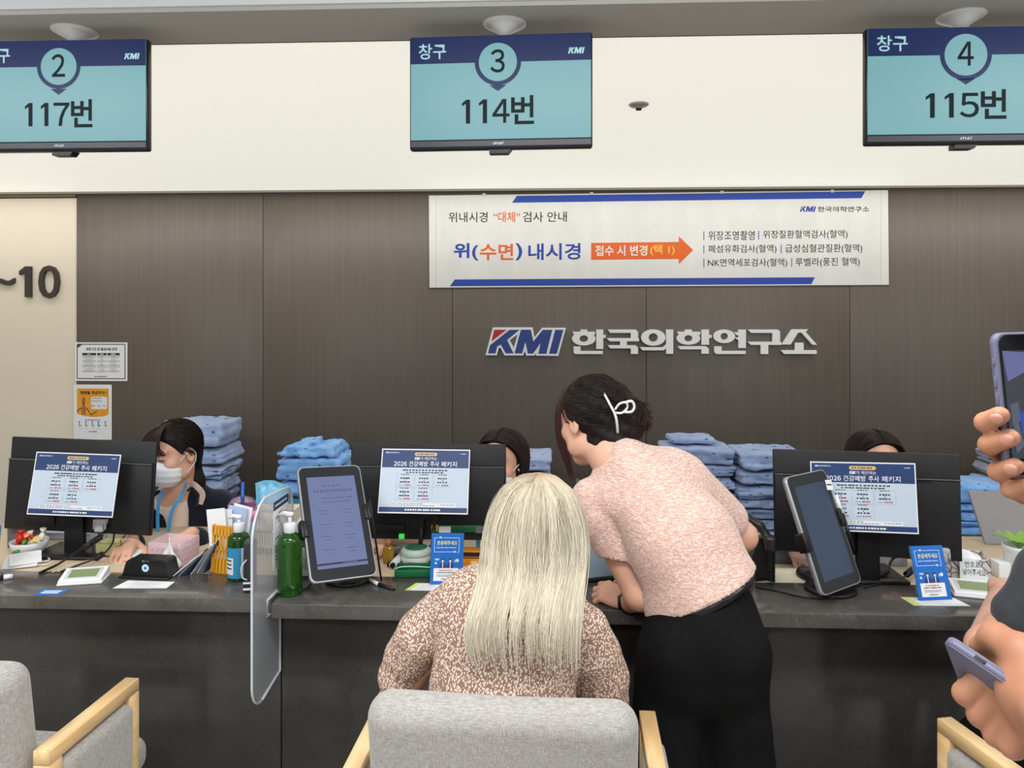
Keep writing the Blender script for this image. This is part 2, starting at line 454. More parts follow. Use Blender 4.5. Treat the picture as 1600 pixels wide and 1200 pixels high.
def stone(name, dark, mid, vein, rough, coat=0, vein_k=.16):
    m = mat(name, mid, rough, coat=coat); t, b, L = nt(m)
    v = coords(t, (1, 1, 1))
    a = node(t, 'ShaderNodeTexNoise'); a.inputs['Scale'].default_value = 5; a.inputs['Detail'].default_value = 9; a.inputs['Roughness'].default_value = .68
    a.inputs['Distortion'].default_value = .6; L.new(v, a.inputs['Vector'])
    base = ramp(t, a.outputs['Fac'], [(.3, dark), (.62, mid), (.8, mid)])
    g = node(t, 'ShaderNodeTexNoise'); g.inputs['Scale'].default_value = 160; g.inputs['Detail'].default_value = 3; L.new(v, g.inputs['Vector'])
    sp = ramp(t, g.outputs['Fac'], [(.6, (0, 0, 0)), (.78, (255, 255, 255))])
    m1 = node(t, 'ShaderNodeMix', data_type='RGBA'); L.new(base, m1.inputs['A']); m1.inputs['B'].default_value = (*lin(vein), 1)
    s1 = node(t, 'ShaderNodeMath', operation='MULTIPLY'); s1.inputs[1].default_value = .45; L.new(sp, s1.inputs[0]); L.new(s1.outputs[0], m1.inputs['Factor'])
    d = node(t, 'ShaderNodeTexNoise'); d.inputs['Scale'].default_value = 3.2; d.inputs['Detail'].default_value = 6; d.inputs['Distortion'].default_value = 2.5; L.new(v, d.inputs['Vector'])
    vr = ramp(t, d.outputs['Fac'], [(.488, (0, 0, 0)), (.5, (255, 255, 255)), (.512, (0, 0, 0))])
    m2 = node(t, 'ShaderNodeMix', data_type='RGBA'); L.new(m1.outputs['Result'], m2.inputs['A']); m2.inputs['B'].default_value = (*lin(vein), 1)
    s2 = node(t, 'ShaderNodeMath', operation='MULTIPLY'); s2.inputs[1].default_value = vein_k; L.new(vr, s2.inputs[0]); L.new(s2.outputs[0], m2.inputs['Factor'])
    L.new(m2.outputs['Result'], b.inputs['Base Color']); return m
SLAB = stone('dark_stone_slab', (70, 67, 63), (92, 89, 85), (140, 136, 130), .16)
TILE = stone('dark_stone_tile', (50, 49, 46), (58, 57, 54), (104, 102, 96), .17, vein_k=.06)

# ================================================================== room
YW = 4.25; SOF0, SOF1, ZS, ZC = 1.89, 2.113, 2.371, 2.56; ZT = 2.287
XL, XR, YB = -4.2, 4.2, -3.2
def structure(o): o['kind'] = 'structure'; return o
structure(MB().box((0, (YB+YW)/2+.1, -.03), (8.6, YW-YB+.4, .06)).build('floor', FLOORM))
xe = at(119, 450, YW).x                                     # left edge of the dark wall panels
mb = MB()
joints = [xe, at(411, 450, YW).x, at(707, 450, YW).x, at(1010, 450, YW).x, at(1328, 450, YW).x, XR]
for a, c in zip(joints, joints[1:]): mb.box(((a+c)/2, YW+.02, ZT/2), (c-a-.003, .04, ZT), bev=.001, seg=1)
mb.box((0, YW+.06, 1.3), (8.6, .03, 2.6))
structure(mb.build('wall_back', WALLPANEL))
structure(MB().box(((XL+xe)/2, YW+.0275, (ZT-.02)/2), (xe-XL-.004, .035, ZT-.02)).build('wall_back_cream', CREAMWALL))
structure(MB().box(((XL+xe)/2, YW+.015, ZT-.009), (xe-XL, .05, .012)).build('trim_1', mat('brown_trim', (120, 100, 80), .5)))
structure(MB().box((0, YW-.012, ZT+.006), (8.4, .028, .012)).build('trim_2', mat('ceiling_edge_trim', (150, 146, 136), .5)))
structure(MB().box((XL-.03, .5, 1.3), (.06, 7.6, 2.6)).build('wall_left', ROOMWALL))
structure(MB().box((XR+.03, .5, 1.3), (.06, 7.6, 2.6)).build('wall_right', ROOMWALL))
structure(MB().box((0, YB-.03, 1.3), (8.5, .06, 2.6)).build('wall_front', ROOMWALL))
structure(MB().box((0, (YB+SOF0)/2, ZC+.03), (8.5, SOF0-YB, .06)).build('ceiling', CEIL))
mb = MB(); mb.prism([(SOF0, ZS), (SOF1, ZS), (SOF1, 2.6), (SOF0, 2.6)], 8.5, SOFFIT, frame((0, 1, 0), (1, 0, 0), (0, 0, 1), (-4.25, 0, 0)))
mb.box((0, SOF0-.004, (ZS+.012+2.6)/2), (8.5, .008, 2.6-ZS-.012), m=CEIL)
structure(mb.build('ceiling_soffit', None))
mb = MB(); mb.prism([(SOF1, ZS+.012), (YW+.05, ZT+.012), (YW+.05, ZT+.05), (SOF1, ZS+.05)], 8.5, LUM, frame((0, 1, 0), (1, 0, 0), (0, 0, 1), (-4.25, 0, 0)))
structure(mb.build('ceiling_luminous', None))
structure(MB().box((0, SOF1+.004, ZS+.006), (8.5, .008, .012)).build('trim_3', mat('dark_edge_trim', (92, 90, 84), .5)))

def panel_light(x, y):
    r = empty('ceiling_light', (x, y, ZC), label='flat white ceiling light over the waiting side', cat='ceiling light', group='ceiling lights of the waiting side')
    MB().box((0, 0, -.006), (1.24, .39, .012), m=WHITEP).build('frame', None, r)
    MB().box((0, 0, -.014), (1.2, .35, .004), m=mat('lamp_diffuser', (255, 255, 255), .5, emit=(255, 252, 246), estr=2)).build('diffuser', None, r)

# ceiling sprinkler in the lit ceiling
p = at(998, 163, 3.0); u, v = (998-800)/F_PX, (YH-163)/F_PX
k = (ZS-ZT)/(YW-SOF1); tt = (ZS+.012+k*SOF1-EYE)/(v+k*(CN+u*SN)); yy = tt*(CN+u*SN); xx = tt*(u*CN-SN); zz = EYE+v*tt
r = empty('ceiling_sprinkler', (xx, yy, zz), label='small round chrome sprinkler head in the lit cream ceiling', cat='sprinkler')
MB().lathe([(0, .004), (.036, .004), (.038, -.002), (.03, -.008), (.014, -.008), (.012, -.016), (0, -.016)], m=mat('chrome', (200, 198, 192), .45, .6)).build('rosette', None, r)
MB().cyl((0, 0, -.012), (0, 0, -.018), .006, m=INK).cyl((0, 0, -.018), (0, 0, -.021), .011, m=INK).build('nozzle', None, r)

# ================================================================== things on the wall
class PxPrint(Print):
    """print on an upright sheet at distance Y, drawn with directions taken from the photo"""
    def __init__(s, Y, org, base=None, quad=None, t=.002):
        Print.__init__(s, 1, 1); s.Y = Y; s.o = Vector(org)
        if base:
            k = s._m(base); P = [at(a, c, Y)-s.o for a, c in quad]
            s.V += [tuple(p) for p in P]+[(p.x, p.y+t, p.z) for p in P]
            s.Fc += [(3, 2, 1, 0), (4, 5, 6, 7), (0, 1, 5, 4), (1, 2, 6, 5), (2, 3, 7, 6), (3, 0, 4, 7)]; s.mi += [k]*6
    def _put(s, uv, fs, m, lay):
        b = len(s.V); k = s._m(m)
        for u, v in uv:
            p = at(u, v, s.Y)-s.o; s.V.append((p.x, p.y-.0003*lay, p.z))
        s.Fc += [tuple(b+i for i in f) for f in fs]; s.mi += [k]*len(fs)

# banner
YBN = YW-.006
CLOTH = noisy('banner_cloth', [(.3, (222, 222, 220)), (.7, (230, 230, 228))], (9, 9, 2), 3, 1, .8, .15, .01, spec=.05)
org = at(1029, 447, YBN)
r = empty('banner', org, label='long white cloth banner with blue stripes and an orange arrow, on the dark wall', cat='banner')
bn = PxPrint(YBN, org, CLOTH, [(670, 305.5), (1387.5, 297), (1389, 445), (671, 449.5)], .003)
bn.poly([(703, 447.3), (1267.7, 444), (1273.3, 433.2), (710.4, 436.7)], BLUEINK)
bn.poly([(800, 316.8), (1345.9, 309.6), (1351.9, 298.8), (807.5, 306)], BLUEINK)
SEAM = mat('banner_seam', (205, 205, 202), .6)
for q in ((681, 305, 682, 449), (1376, 297.5, 1377, 445.5)): bn.rect(*q, SEAM)
bn.text('위내시경', 701, 331.6, 761.8, 347.6, INK, bold=.004, skew=-.4).text('“대체”', 771, 330.8, 812.6, 347.2, ORANGE, bold=.012)
bn.text('검사 안내', 816.8, 331, 885.5, 347, INK, bold=.004, skew=-.4)
bn.text('위(', 709, 379.8, 747.5, 407, BLUEINK, bold=.03).text('수면', 749.7, 380.5, 802, 406.8, ORANGE, bold=.02).text(')', 805.5, 380, 816, 406.8, BLUEINK, bold=.03)
bn.text('내시경', 825.4, 380.5, 907, 406.5, BLUEINK, bold=.02, skew=-.8)
bn.poly([(923.6, 406), (1060.5, 404.7), (1060.5, 413), (1083, 390.8), (1060.5, 369), (1060.5, 378), (923.6, 379.5)], ORANGE, 1)
bn.text('접수 시 변경', 930, 383.6, 1011.5, 400.2, WHITE, bold=.018, skew=-.6).text('(택 1)', 1016, 382.6, 1054, 399.2, YELINK, bold=.015, skew=-.4)
bn.kmi(1249.7, 322.4, 1275, 331, BLUEINK, 2, ORANGE).text('한국의학연구소', 1277.5, 322.6, 1358, 331, INK, bold=.012)
for x, y, h in ((1099.8, 361.5, 13.5), (1185.4, 360.5, 13.5), (1099.8, 383, 13.5), (1220.6, 382, 13.5), (1099.8, 404.5, 13.5), (1237, 403.5, 13.5)): bn.rect(x-.6, y, x+.6, y+h, BLUEINK, 2)
bn.text('위장조영촬영', 1106.8, 361, 1179.2, 375.4, INK, bold=.002, skew=-.5).text('위장질환혈액검사(혈액)', 1192.3, 360, 1324.2, 374.6, INK, bold=.002, skew=-1)
bn.text('폐섬유화검사(혈액)', 1106.8, 382.6, 1213.2, 397, INK, bold=.002, skew=-.7).text('급성심혈관질환(혈액)', 1227, 381.8, 1347.3, 396.6, INK, bold=.002, skew=-1)
bn.text('NK면역세포검사(혈액)', 1106, 404.2, 1230, 418.6, INK, bold=.002, skew=-.7).text('루벨라(풍진 혈액)', 1242.8, 403, 1343.4, 417.8, INK, bold=.002, skew=-1)
bn.build('cloth', r)
mb = MB(); a, c = at(690, 304, YBN)-org, at(1370, 297, YBN)-org
TAPE = mat('clear_tape', (200, 200, 196), .2)
for q in (.1, .35, .65, .9):
    p = a.lerp(c, q); MB().box((0, 0, 0), (.02, .004, .016), m=TAPE).build('tape', None, r, (p.x, -.001, p.z-.003))

# raised wall sign
SIGNW = mat('sign_white', (235, 236, 236), .35); SIGNB = mat('sign_blue', (44, 68, 138), .4); SIGNR = mat('sign_red', (186, 38, 44), .4)
org = at(1018, 556, YW)
sign = empty('wall_sign', org, label='raised white lettering sign with blue and red emblem on the dark brown wall', cat='wall sign')
def wall_prism(mb, pts, y0, y1, m):
    """outline of photo directions on the wall, from y1 (front) to y0"""
    q = [at(a, c, YW)-org for a, c in pts]
    mb.prism([(p.x, p.z) for p in q], y1-y0, m, Matrix.Translation((0, -y1, 0)))
def zc(pts): return [(750+x/10.667, 500+y/10.667) for x, y in pts]
mb = MB()
wall_prism(mb, zc([(218, 122), (878, 122), (908, 285), (1035, 128), (1432, 128), (1303, 597), (928, 590), (940, 545), (905, 590), (770, 590), (752, 512), (722, 588), (412, 588), (345, 462), (318, 462), (285, 586), (95, 583)]), .004, .02, SIGNW)
for pts, m in (([(240, 160), (450, 160), (195, 355)], SIGNR),
               ([(495, 162), (660, 162), (455, 330), (560, 552), (432, 552), (348, 405), (290, 440), (262, 552), (138, 552), (170, 418)], SIGNB),
               ([(683, 160), (848, 160), (890, 355), (1045, 162), (1205, 162), (1105, 558), (972, 558), (1012, 380), (885, 555), (798, 555), (758, 360), (705, 552), (578, 552)], SIGNB),
               ([(1252, 162), (1388, 162), (1278, 558), (1150, 558)], SIGNB), ([(500, 335), (628, 238), (566, 452)], WALLPANEL)):
    wall_prism(mb, zc(pts), .019, .0212, m)
mb.build('emblem', None, sign)['label'] = 'white bordered emblem with blue letters and a red corner'
def ring_prism(mb, cx, cy, rx, ry, ix, iy, m, n=36):
    for i in range(n):
        a, b_ = 2*PI*i/n, 2*PI*(i+1)/n
        wall_prism(mb, [(cx+rx*math.cos(a), cy+ry*math.sin(a)), (cx+rx*math.cos(b_), cy+ry*math.sin(b_)), (cx+ix*math.cos(b_), cy+iy*math.sin(b_)), (cx+ix*math.cos(a), cy+iy*math.sin(a))], .004, .02, m)
def rc(x0, y0, x1, y1): return [(x0, y0), (x1, y0), (x1, y1), (x0, y1)]
LET = [  # shapes in eighths of a photo pixel from (885,500)
 ([rc(175, 118, 258, 148), [(72, 145), (355, 145), (355, 180), (330, 190), (100, 190)], rc(370, 118, 457, 360), rc(456, 185, 488, 222), [(88, 328), (175, 328), (175, 385), (452, 385), (452, 423), (105, 423), (88, 405)]], (215, 232, 147, 85, 53, 40)),
 ([[(512, 118), (860, 118), (890, 145), (890, 226), (800, 226), (800, 160), (545, 160)], [(498, 225), (902, 225), (902, 265), (540, 265)], rc(667, 264, 750, 315), [(510, 313), (860, 313), (890, 340), (890, 422), (800, 422), (800, 353), (545, 353)]], None),
 ([[(912, 338), (1200, 338), (1241, 300), (1241, 345), (1215, 377), (945, 377)], rc(1240, 118, 1328, 420)], (1080, 218, 152, 102, 57, 53)),
 ([rc(1475, 118, 1560, 148), [(1375, 145), (1665, 145), (1665, 183), (1640, 190), (1405, 190)], rc(1680, 118, 1773, 308), rc(1772, 185, 1805, 222), [(1382, 325), (1730, 325), (1770, 355), (1770, 420), (1680, 420), (1680, 365), (1415, 365)]], (1517, 228, 147, 80, 50, 38)),
 ([rc(2140, 118, 2232, 348), [(2085, 152), (2141, 152), (2141, 190), (2120, 190)], [(2085, 215), (2141, 215), (2141, 252)], [(1840, 328), (1930, 328), (1930, 383), (2228, 383), (2228, 423), (1865, 423), (1840, 400)]], (1963, 203, 135, 85, 46, 42)),
 ([[(2257, 118), (2630, 118), (2657, 140), (2657, 271), (2563, 271), (2563, 160), (2295, 160)], [(2250, 270), (2672, 270), (2672, 310), (2295, 310)], rc(2417, 309, 2510, 423)], None),
 ([[(2803, 115), (3007, 115), (2975, 148), (3118, 308), (3060, 308), (2925, 158), (2882, 158), (2788, 305), (2678, 305)], rc(2843, 282, 2950, 376), [(2663, 375), (3112, 375), (3112, 422), (2707, 422)]], None)]
for polys, rg in LET:
    mb = MB(); cv = lambda q: [(885+x/8, 500+y/8) for x, y in q]
    for i, q in enumerate(polys): wall_prism(mb, cv(q), .004, .0202+.0003*i, SIGNW)
    if rg: ring_prism(mb, 885+rg[0]/8, 500+rg[1]/8, rg[2]/8, rg[3]/8, rg[4]/8, rg[5]/8, SIGNW)
    mb.build('letter', None, sign)

# number sign on the cream wall
org = at(40, 466, YW+.01)
ns = empty('number_sign', org, label='dark raised numerals mounted on the cream wall beside the brown panels', cat='wall sign')
BROWNL = mat('dark_brown_letter', (62, 55, 50), .5)
def solid_text(name, body, x0, y0, x1, y1, Y, depth, m, parent, org, bold=0):
    v, fs, a, b_ = glyphs(body, bold); q = (v-a)/(b_-a)
    P = [at(x0+(x1-x0)*i, y1+(y0-y1)*j, Y)-org for i, j in q]
    bm = bmesh.new(); V = [bm.verts.new((p.x, 0, p.z)) for p in P]
    F = [bm.faces.new([V[i] for i in f]) for f in fs]
    bmesh.ops.remove_doubles(bm, verts=bm.verts, dist=1e-5)
    g = bmesh.ops.extrude_face_region(bm, geom=list(bm.faces))
    bmesh.ops.translate(bm, vec=(0, -depth, 0), verts=[x for x in g['geom'] if isinstance(x, bmesh.types.BMVert)])
    bmesh.ops.recalc_face_normals(bm, faces=bm.faces)
    me = bpy.data.meshes.new(name); bm.to_mesh(me); bm.free(); me.materials.append(m)
    return link(name, me, parent)
solid_text('numeral', '~', -10, 434.5, 25, 446.5, YW+.01, .02, BROWNL, ns, org, .02)
mb = MB(); q = [at(x, y, YW+.01)-org for x, y in ((51, 416.5), (42.5, 416.5), (33, 424), (33.5, 430), (42, 425.5), (42, 464.5), (51, 464.5))]
mb.prism([(p.x, p.z) for p in q], .02, BROWNL, Matrix.Translation((0, -.02, 0))); mb.build('numeral', None, ns)
solid_text('numeral', '０', 63, 415, 95, 466, YW+.01, .02, BROWNL, ns, org, .02)

# fee notice and poster
DARKB = mat('dark_border_print', (40, 46, 66), .5)
def wall_sheet(name, px0, py0, px1, py1, label, cat):
    a, c = at(px0, py1, YW), at(px1, py0, YW)
    o = Print(c.x-a.x, c.z-a.z, PAPER, .0015); return o, (a.x, YW-.003, a.z), name, label, cat
s, loc, nm, lb, ct = wall_sheet('fee_notice', 117.5, 535, 199.5, 595, 'white landscape notice with a dark border and a printed table on the brown wall', 'notice')
s.outline(.045, .05, .955, .94, DARKB, .005); s.poly([(.04, .16), (.16, .04), (.04, .04)], mat('maroon_print', (92, 48, 62), .5), 2)
s.text('보존기간 및 발급비용 안내', .215, .135, .8, .215, INK, 2, .03)
s.rect(.14, .275, .405, .335, DARKB, 2).rect(.425, .275, .605, .335, DARKB, 2).rect(.62, .275, .855, .335, DARKB, 2)
LG = mat('light_grey_print', (205, 208, 212), .5)
ys = [.345, .405, .46, .52, .575, .665, .72, .775]
for i in range(7):
    for x0, x1 in ((.14, .405), (.425, .605), (.62, .855)):
        if i % 2 == 0: s.rect(x0, ys[i], x1, ys[i+1]-.005, LG, 2)
        c = (x0+x1)/2; hw = .09 if x0 < .2 else .03 if x0 < .5 else .05
        s.dashes(c-hw, ys[i]+.02, c+hw, ys[i]+.035, GREYINK, 5, 3)
for x0, x1 in ((.24, .3), (.48, .55), (.69, .78)): s.dashes(x0, .295, x1, .318, WHITE, 3, 3, .9)
s.dashes(.37, .875, .62, .895, INK, 8, 2)
tag(s.build(nm, None, loc), lb, ct)
s, loc, nm, lb, ct = wall_sheet('poster', 115.5, 601, 175, 686.5, 'white and orange printed poster below the table notice on the brown wall', 'poster')
OR = noisy('poster_orange', [(.3, (236, 168, 42)), (.7, (226, 152, 40))], (20, 1, 20), 2, 1, .5)
s.poly([(.09, .53), (.3, .575), (.55, .59), (.8, .575), (.92, .54), (.92, .07), (.09, .07)], OR)
s.text('중량물 취급주의 !', .18, .115, .87, .18, INK, 2, .03)
s.rrect(.46, .22, .88, .445, .05, WHITE, 2); s.poly([(.42, .38), (.48, .36), (.48, .41)], WHITE, 2)
for y in (.24, .29): s.dashes(.49, y, .75, y+.018, GREYINK, 5, 3)
for x in (.53, .67, .8): s.dashes(x-.04, .38, x+.05, .395, GREYINK, 3, 3).line(x-.02, .36, x+.02, .41, GREYINK, .001, 3)
WD = mat('poster_wood', (178, 104, 62), .5); WD2 = mat('poster_dark_wood', (110, 62, 44), .5)
s.disc(.265, .29, .05, WD, 2, .065).line(.265, .33, .265, .4, WD2, .008, 2).poly([(.2, .42), (.225, .52), (.31, .52), (.345, .43), (.32, .4), (.24, .4)], WD, 3)
for q in ((.2, .43, .12, .46), (.12, .46, .1, .5), (.35, .43, .46, .55), (.46, .55, .62, .48), (.23, .52, .23, .55), (.3, .52, .3, .55)): s.line(*q, WD2, .006, 2)
s.dashes(.3, .635, .72, .65, BLUEINK, 7, 2)
for i, x in enumerate((.17, .34, .51, .67, .85)):
    c = BLUEINK if i == 3 else GREYINK
    s.line(x-.02, .68, x-.02, .75, c, .005, 2).line(x-.02, .75, x+.03, .745, c, .006, 2).disc(x-.015, .675, .018, c, 2); s.dashes(x-.06, .795, x+.06, .803, LG, 4, 2)
s.dashes(.4, .845, .62, .865, GREYINK, 5, 2)
tag(s.build(nm, None, loc), lb, ct)

# ================================================================== number displays hung from the soffit
TEAL = mat('screen_teal', (20, 28, 30), .32, spec=.25, emit=(124, 178, 184), estr=.92)
NAVYS = mat('screen_navy', (12, 14, 22), .3, spec=.14, emit=(32, 46, 92), estr=.9)
SDARK = mat('screen_black', (8, 12, 14), .5, spec=.12, emit=(26, 36, 40), estr=.8); SLIGHT = mat('screen_pale', (20, 28, 30), .3, emit=(168, 212, 220), estr=.95)
BEZEL = mat('display_bezel', (22, 23, 28), .3); CHIN = mat('display_chin', (52, 54, 64), .35)
def display(px, py, wsc, window, number, label):
    c = at(px, py, 1.96); w_, h_ = .49*wsc, .297
    r = empty('number_display', c, (0, 0, R(-2.0) if window == '3' else 0), label, 'display', 'number displays above the counter windows')
    MB().box((0, .012, -.004), (w_, .026, h_+.008), bev=.006, m=BEZEL).box((0, .036, .01), (w_*.72, .03, h_*.7), bev=.012, m=BLACKP).build('housing', None, r)
    s = Print(w_*.984, h_*.93, TEAL, .001, -w_*.492, -h_*.438)
    X = lambda x: (x-.008)/.984; Y = lambda y: (y-.008)/.93
    s.rect(0, 0, 1, Y(.25), NAVYS, 1)
    s.disc(X(.488), Y(.249), .129, NAVYS, 2).poly([(X(.44), Y(.455)), (X(.488), Y(.51)), (X(.536), Y(.455))], NAVYS, 2).disc(X(.488), Y(.249), .106, TEAL, 3)
    s.text('창구', X(.052), Y(.07), X(.204), Y(.21), SLIGHT, 3, .012)
    s.kmi(X(.868), Y(.137), X(.958), Y(.192), SLIGHT, 3, SLIGHT)
    FW = lambda q: ''.join(chr(ord(z)+0xFEE0) for z in q)
    s.text(FW(window), X(.447), Y(.135), X(.526), Y(.345), SDARK, 4, .012)
    for i in (0, 1): s.one(X((.291, .384)[i]), Y(.582), X((.336, .429)[i]), Y(.797), SDARK, 4)
    s.text(FW(number[2]), X(.458), Y(.582), X(.552), Y(.797), SDARK, 4, .012)
    s.text('번', X(.56), Y(.553), X(.685), Y(.812), SDARK, 4, .02)
    s.build('screen', r, (0, -.0025, 0))
    s = Print(w_*.984, h_*.05, CHIN, .001, -w_*.492, -h_*.5); s.text('msi', .46, .2, .52, .75, WHITE, 1, 0, .3)
    s.build('chin', r, (0, -.0022, 0))['label'] = 'grey lower edge with the maker mark'
    MB().prism([(-.03, 0), (.03, 0), (.02, -.012), (-.03, -.012)], .03, BLACKP, Matrix.Translation((0, .005, -h_/2-.006))).build('sensor', None, r)
    zt = ZS-c.z
    MB().cyl((.008, .045, .1), (.008, .045, zt-.002), .017, m=WHITEP).build('pole', None, r)
    MB().lathe([(.0, 0), (.017, 0), (.02, .012), (.045, .026), (.058, .032), (.061, .037), (0, .037)], (.008, .045, zt-.037), m=mat('white_enamel', (235, 236, 238), .25)).build('ceiling_plate', None, r)
    MB().box((.008, .052, .05), (.075, .014, .1), bev=.004, m=WHITEP).build('bracket', None, r)
display(96, 147, .985, '2', '117', 'hanging number display showing window 2 and number 117')
display(781.5, 141, 1.0, '3', '114', 'hanging number display showing window 3 and number 114')
display(1512, 131, 1.06, '4', '115', 'hanging number display showing window 4 and number 115')

# ================================================================== counter
ZK = .75; XJ = -.79
YF_L, YF_R, YK = 2.105, 2.07, 2.305
k = empty('service_counter', (0, 2.2, 0), label='long dark polished stone service counter with overhanging top', cat='counter')
def inside(name, mb, m=None):
    o = mb.build(name, m, k); o.matrix_parent_inverse = Matrix.Translation((0, -2.2, 0)); return o
inside('countertop', MB().box(((-3.6+XJ)/2, (YF_L+YK)/2, ZK-.02), (XJ+3.6-.003, YK-YF_L, .04), bev=.002), SLAB)
inside('countertop', MB().box(((3.6+XJ+.012)/2, (YF_R+YK)/2, ZK-.0205), (3.6-XJ-.012, YK-YF_R, .041), bev=.002), SLAB)
for a, c in ((-3.6, -2.05), (-2.05, XJ-.005), (XJ-.005, .48), (.48, 1.75), (1.75, 3.6)):
    inside('front_panel', MB().box(((a+c)/2, 2.215, (ZK-.04)/2), (c-a-.004, .03, ZK-.04), bev=.001, seg=1), TILE)
# desk behind the counter
WOOD = noisy('light_desk_wood', [(.3, (206, 184, 152)), (.7, (216, 196, 166))], (3, 30, 3), 4, 1, .4)
d = empty('staff_desk', (0, 2.5, 0), label='long pale wood staff desk behind the stone counter', cat='desk')
for nm, c, sz in (('desktop', (0, 2.585, .725), (7.0, .53, .03)), ('side_panel', (-3.4, 2.58, .355), (.03, .48, .71)), ('side_panel', (3.4, 2.58, .355), (.03, .48, .71)), ('side_panel', (-.6, 2.58, .355), (.03, .48, .71)), ('side_panel', (.75, 2.58, .355), (.03, .48, .71))):
    MB().box((c[0], c[1]-2.5, c[2]), sz, bev=.002).build(nm, WOOD, d)
ZD = .74
# ================================================================== equipment on the counter and the desk
def on(px, py, z):
    """point of the level plane z seen at a photo pixel"""
    u, v = (px-800)/F_PX, (YH-py)/F_PX; t_ = (z-EYE)/v
    return Vector((t_*(u*CN-SN), t_*(CN+u*SN), z))
def pxs(p): return F_PX/(-p[0]*SN+p[1]*CN)             # photo pixels per metre there
def wp(o, par):
    """part built in place coordinates"""
    o.parent = par; o.matrix_parent_inverse = Matrix.Translation(-Vector(par.location)); return o
def wire(name, pts, r, m, label=None, cat='cable', parent=None, n=8):
    o = MB().tube(smooth_path(pts, n), r, 8).build(name, m)
    if label: tag(o, label, cat)
    if parent: wp(o, parent)
    return o
BLK2 = noisy('monitor_back_plastic', [(.4, (22, 23, 26)), (.6, (27, 28, 31))], (90, 90, 90), 2, 1, .5)

# ---- printed flyer about a package (the mascot in its corner is left out)
def flyer(name, loc, rot, label, wd=.297, hg=.21):
    s = Print(wd, hg, WHITE, .0012, -wd/2, -hg/2)
    s.rect(.012, .018, .988, .295, NAVY).rect(.012, .295, .988, .905, PALEBLUE).rect(.012, .905, .988, .98, NAVY)
    s.kmi(.045, .05, .075, .072, WHITE, 2, WHITE).text('한국의학연구소', .08, .05, .2, .072, WHITE, bold=.02).dashes(.895, .065, .955, .075, WHITE, 4)
    GOLD = mat('gold_print', (226, 190, 110), .5) if 'gold_print' not in bpy.data.materials else bpy.data.materials['gold_print']
    s.rrect(.375, .055, .63, .108, .02, GOLD, 2).dashes(.4, .072, .6, .09, NAVY, 7, 3)
    s.kmi(.375, .128, .435, .172, WHITE, 2, WHITE).text('가 제안하는', .44, .125, .63, .175, WHITE, bold=.003)
    CR = PAPER
    for i, ch in enumerate('２０２６'): s.text(ch, .145+i*.038, .2, .178+i*.038, .27, CR, 3, .015)
    s.text('건강예방', .315, .192, .53, .275, CR, 3, .008).text('주사', .555, .192, .655, .275, CR, 3, .008).text('패키지', .68, .192, .855, .275, CR, 3, .008)
    s.dashes(.25, .325, .76, .343, INK, 14).dashes(.29, .362, .71, .378, INK, 12)
    for (x0, y0) in ((.185, .4), (.395, .4), (.605, .4), (.185, .61), (.395, .61)):
        s.outline(x0, y0, x0+.2, y0+.195, GREYINK, .0006); s.dashes(x0+.05, y0-.006, x0+.15, y0+.012, GREYINK, 4, 2)
        s.dashes(x0+.045, y0+.05, x0+.155, y0+.07, INK, 4).disc(x0+.1, y0+.09, .006, INK, 2, n=10).dashes(x0+.04, y0+.11, x0+.16, y0+.128, INK, 4)
        s.dashes(x0+.03, y0+.162, x0+.08, y0+.174, GREYINK, 3).dashes(x0+.09, y0+.155, x0+.17, y0+.176, REDINK, 4)
    s.rect(.13, .84, .86, .895, WHITE, 2).dashes(.14, .848, .5, .858, GREYINK, 10, 3).dashes(.14, .872, .64, .882, GREYINK, 14, 3).dashes(.69, .858, .85, .868, GREYINK, 5, 3)
    s.dashes(.3, .93, .7, .955, WHITE, 14)
    return tag(s.build(name, None, loc, rot), label, 'flyer', 'laminated flyers on the screens')
def sleeve(name, fl, wd=.303, hg=.216): pass

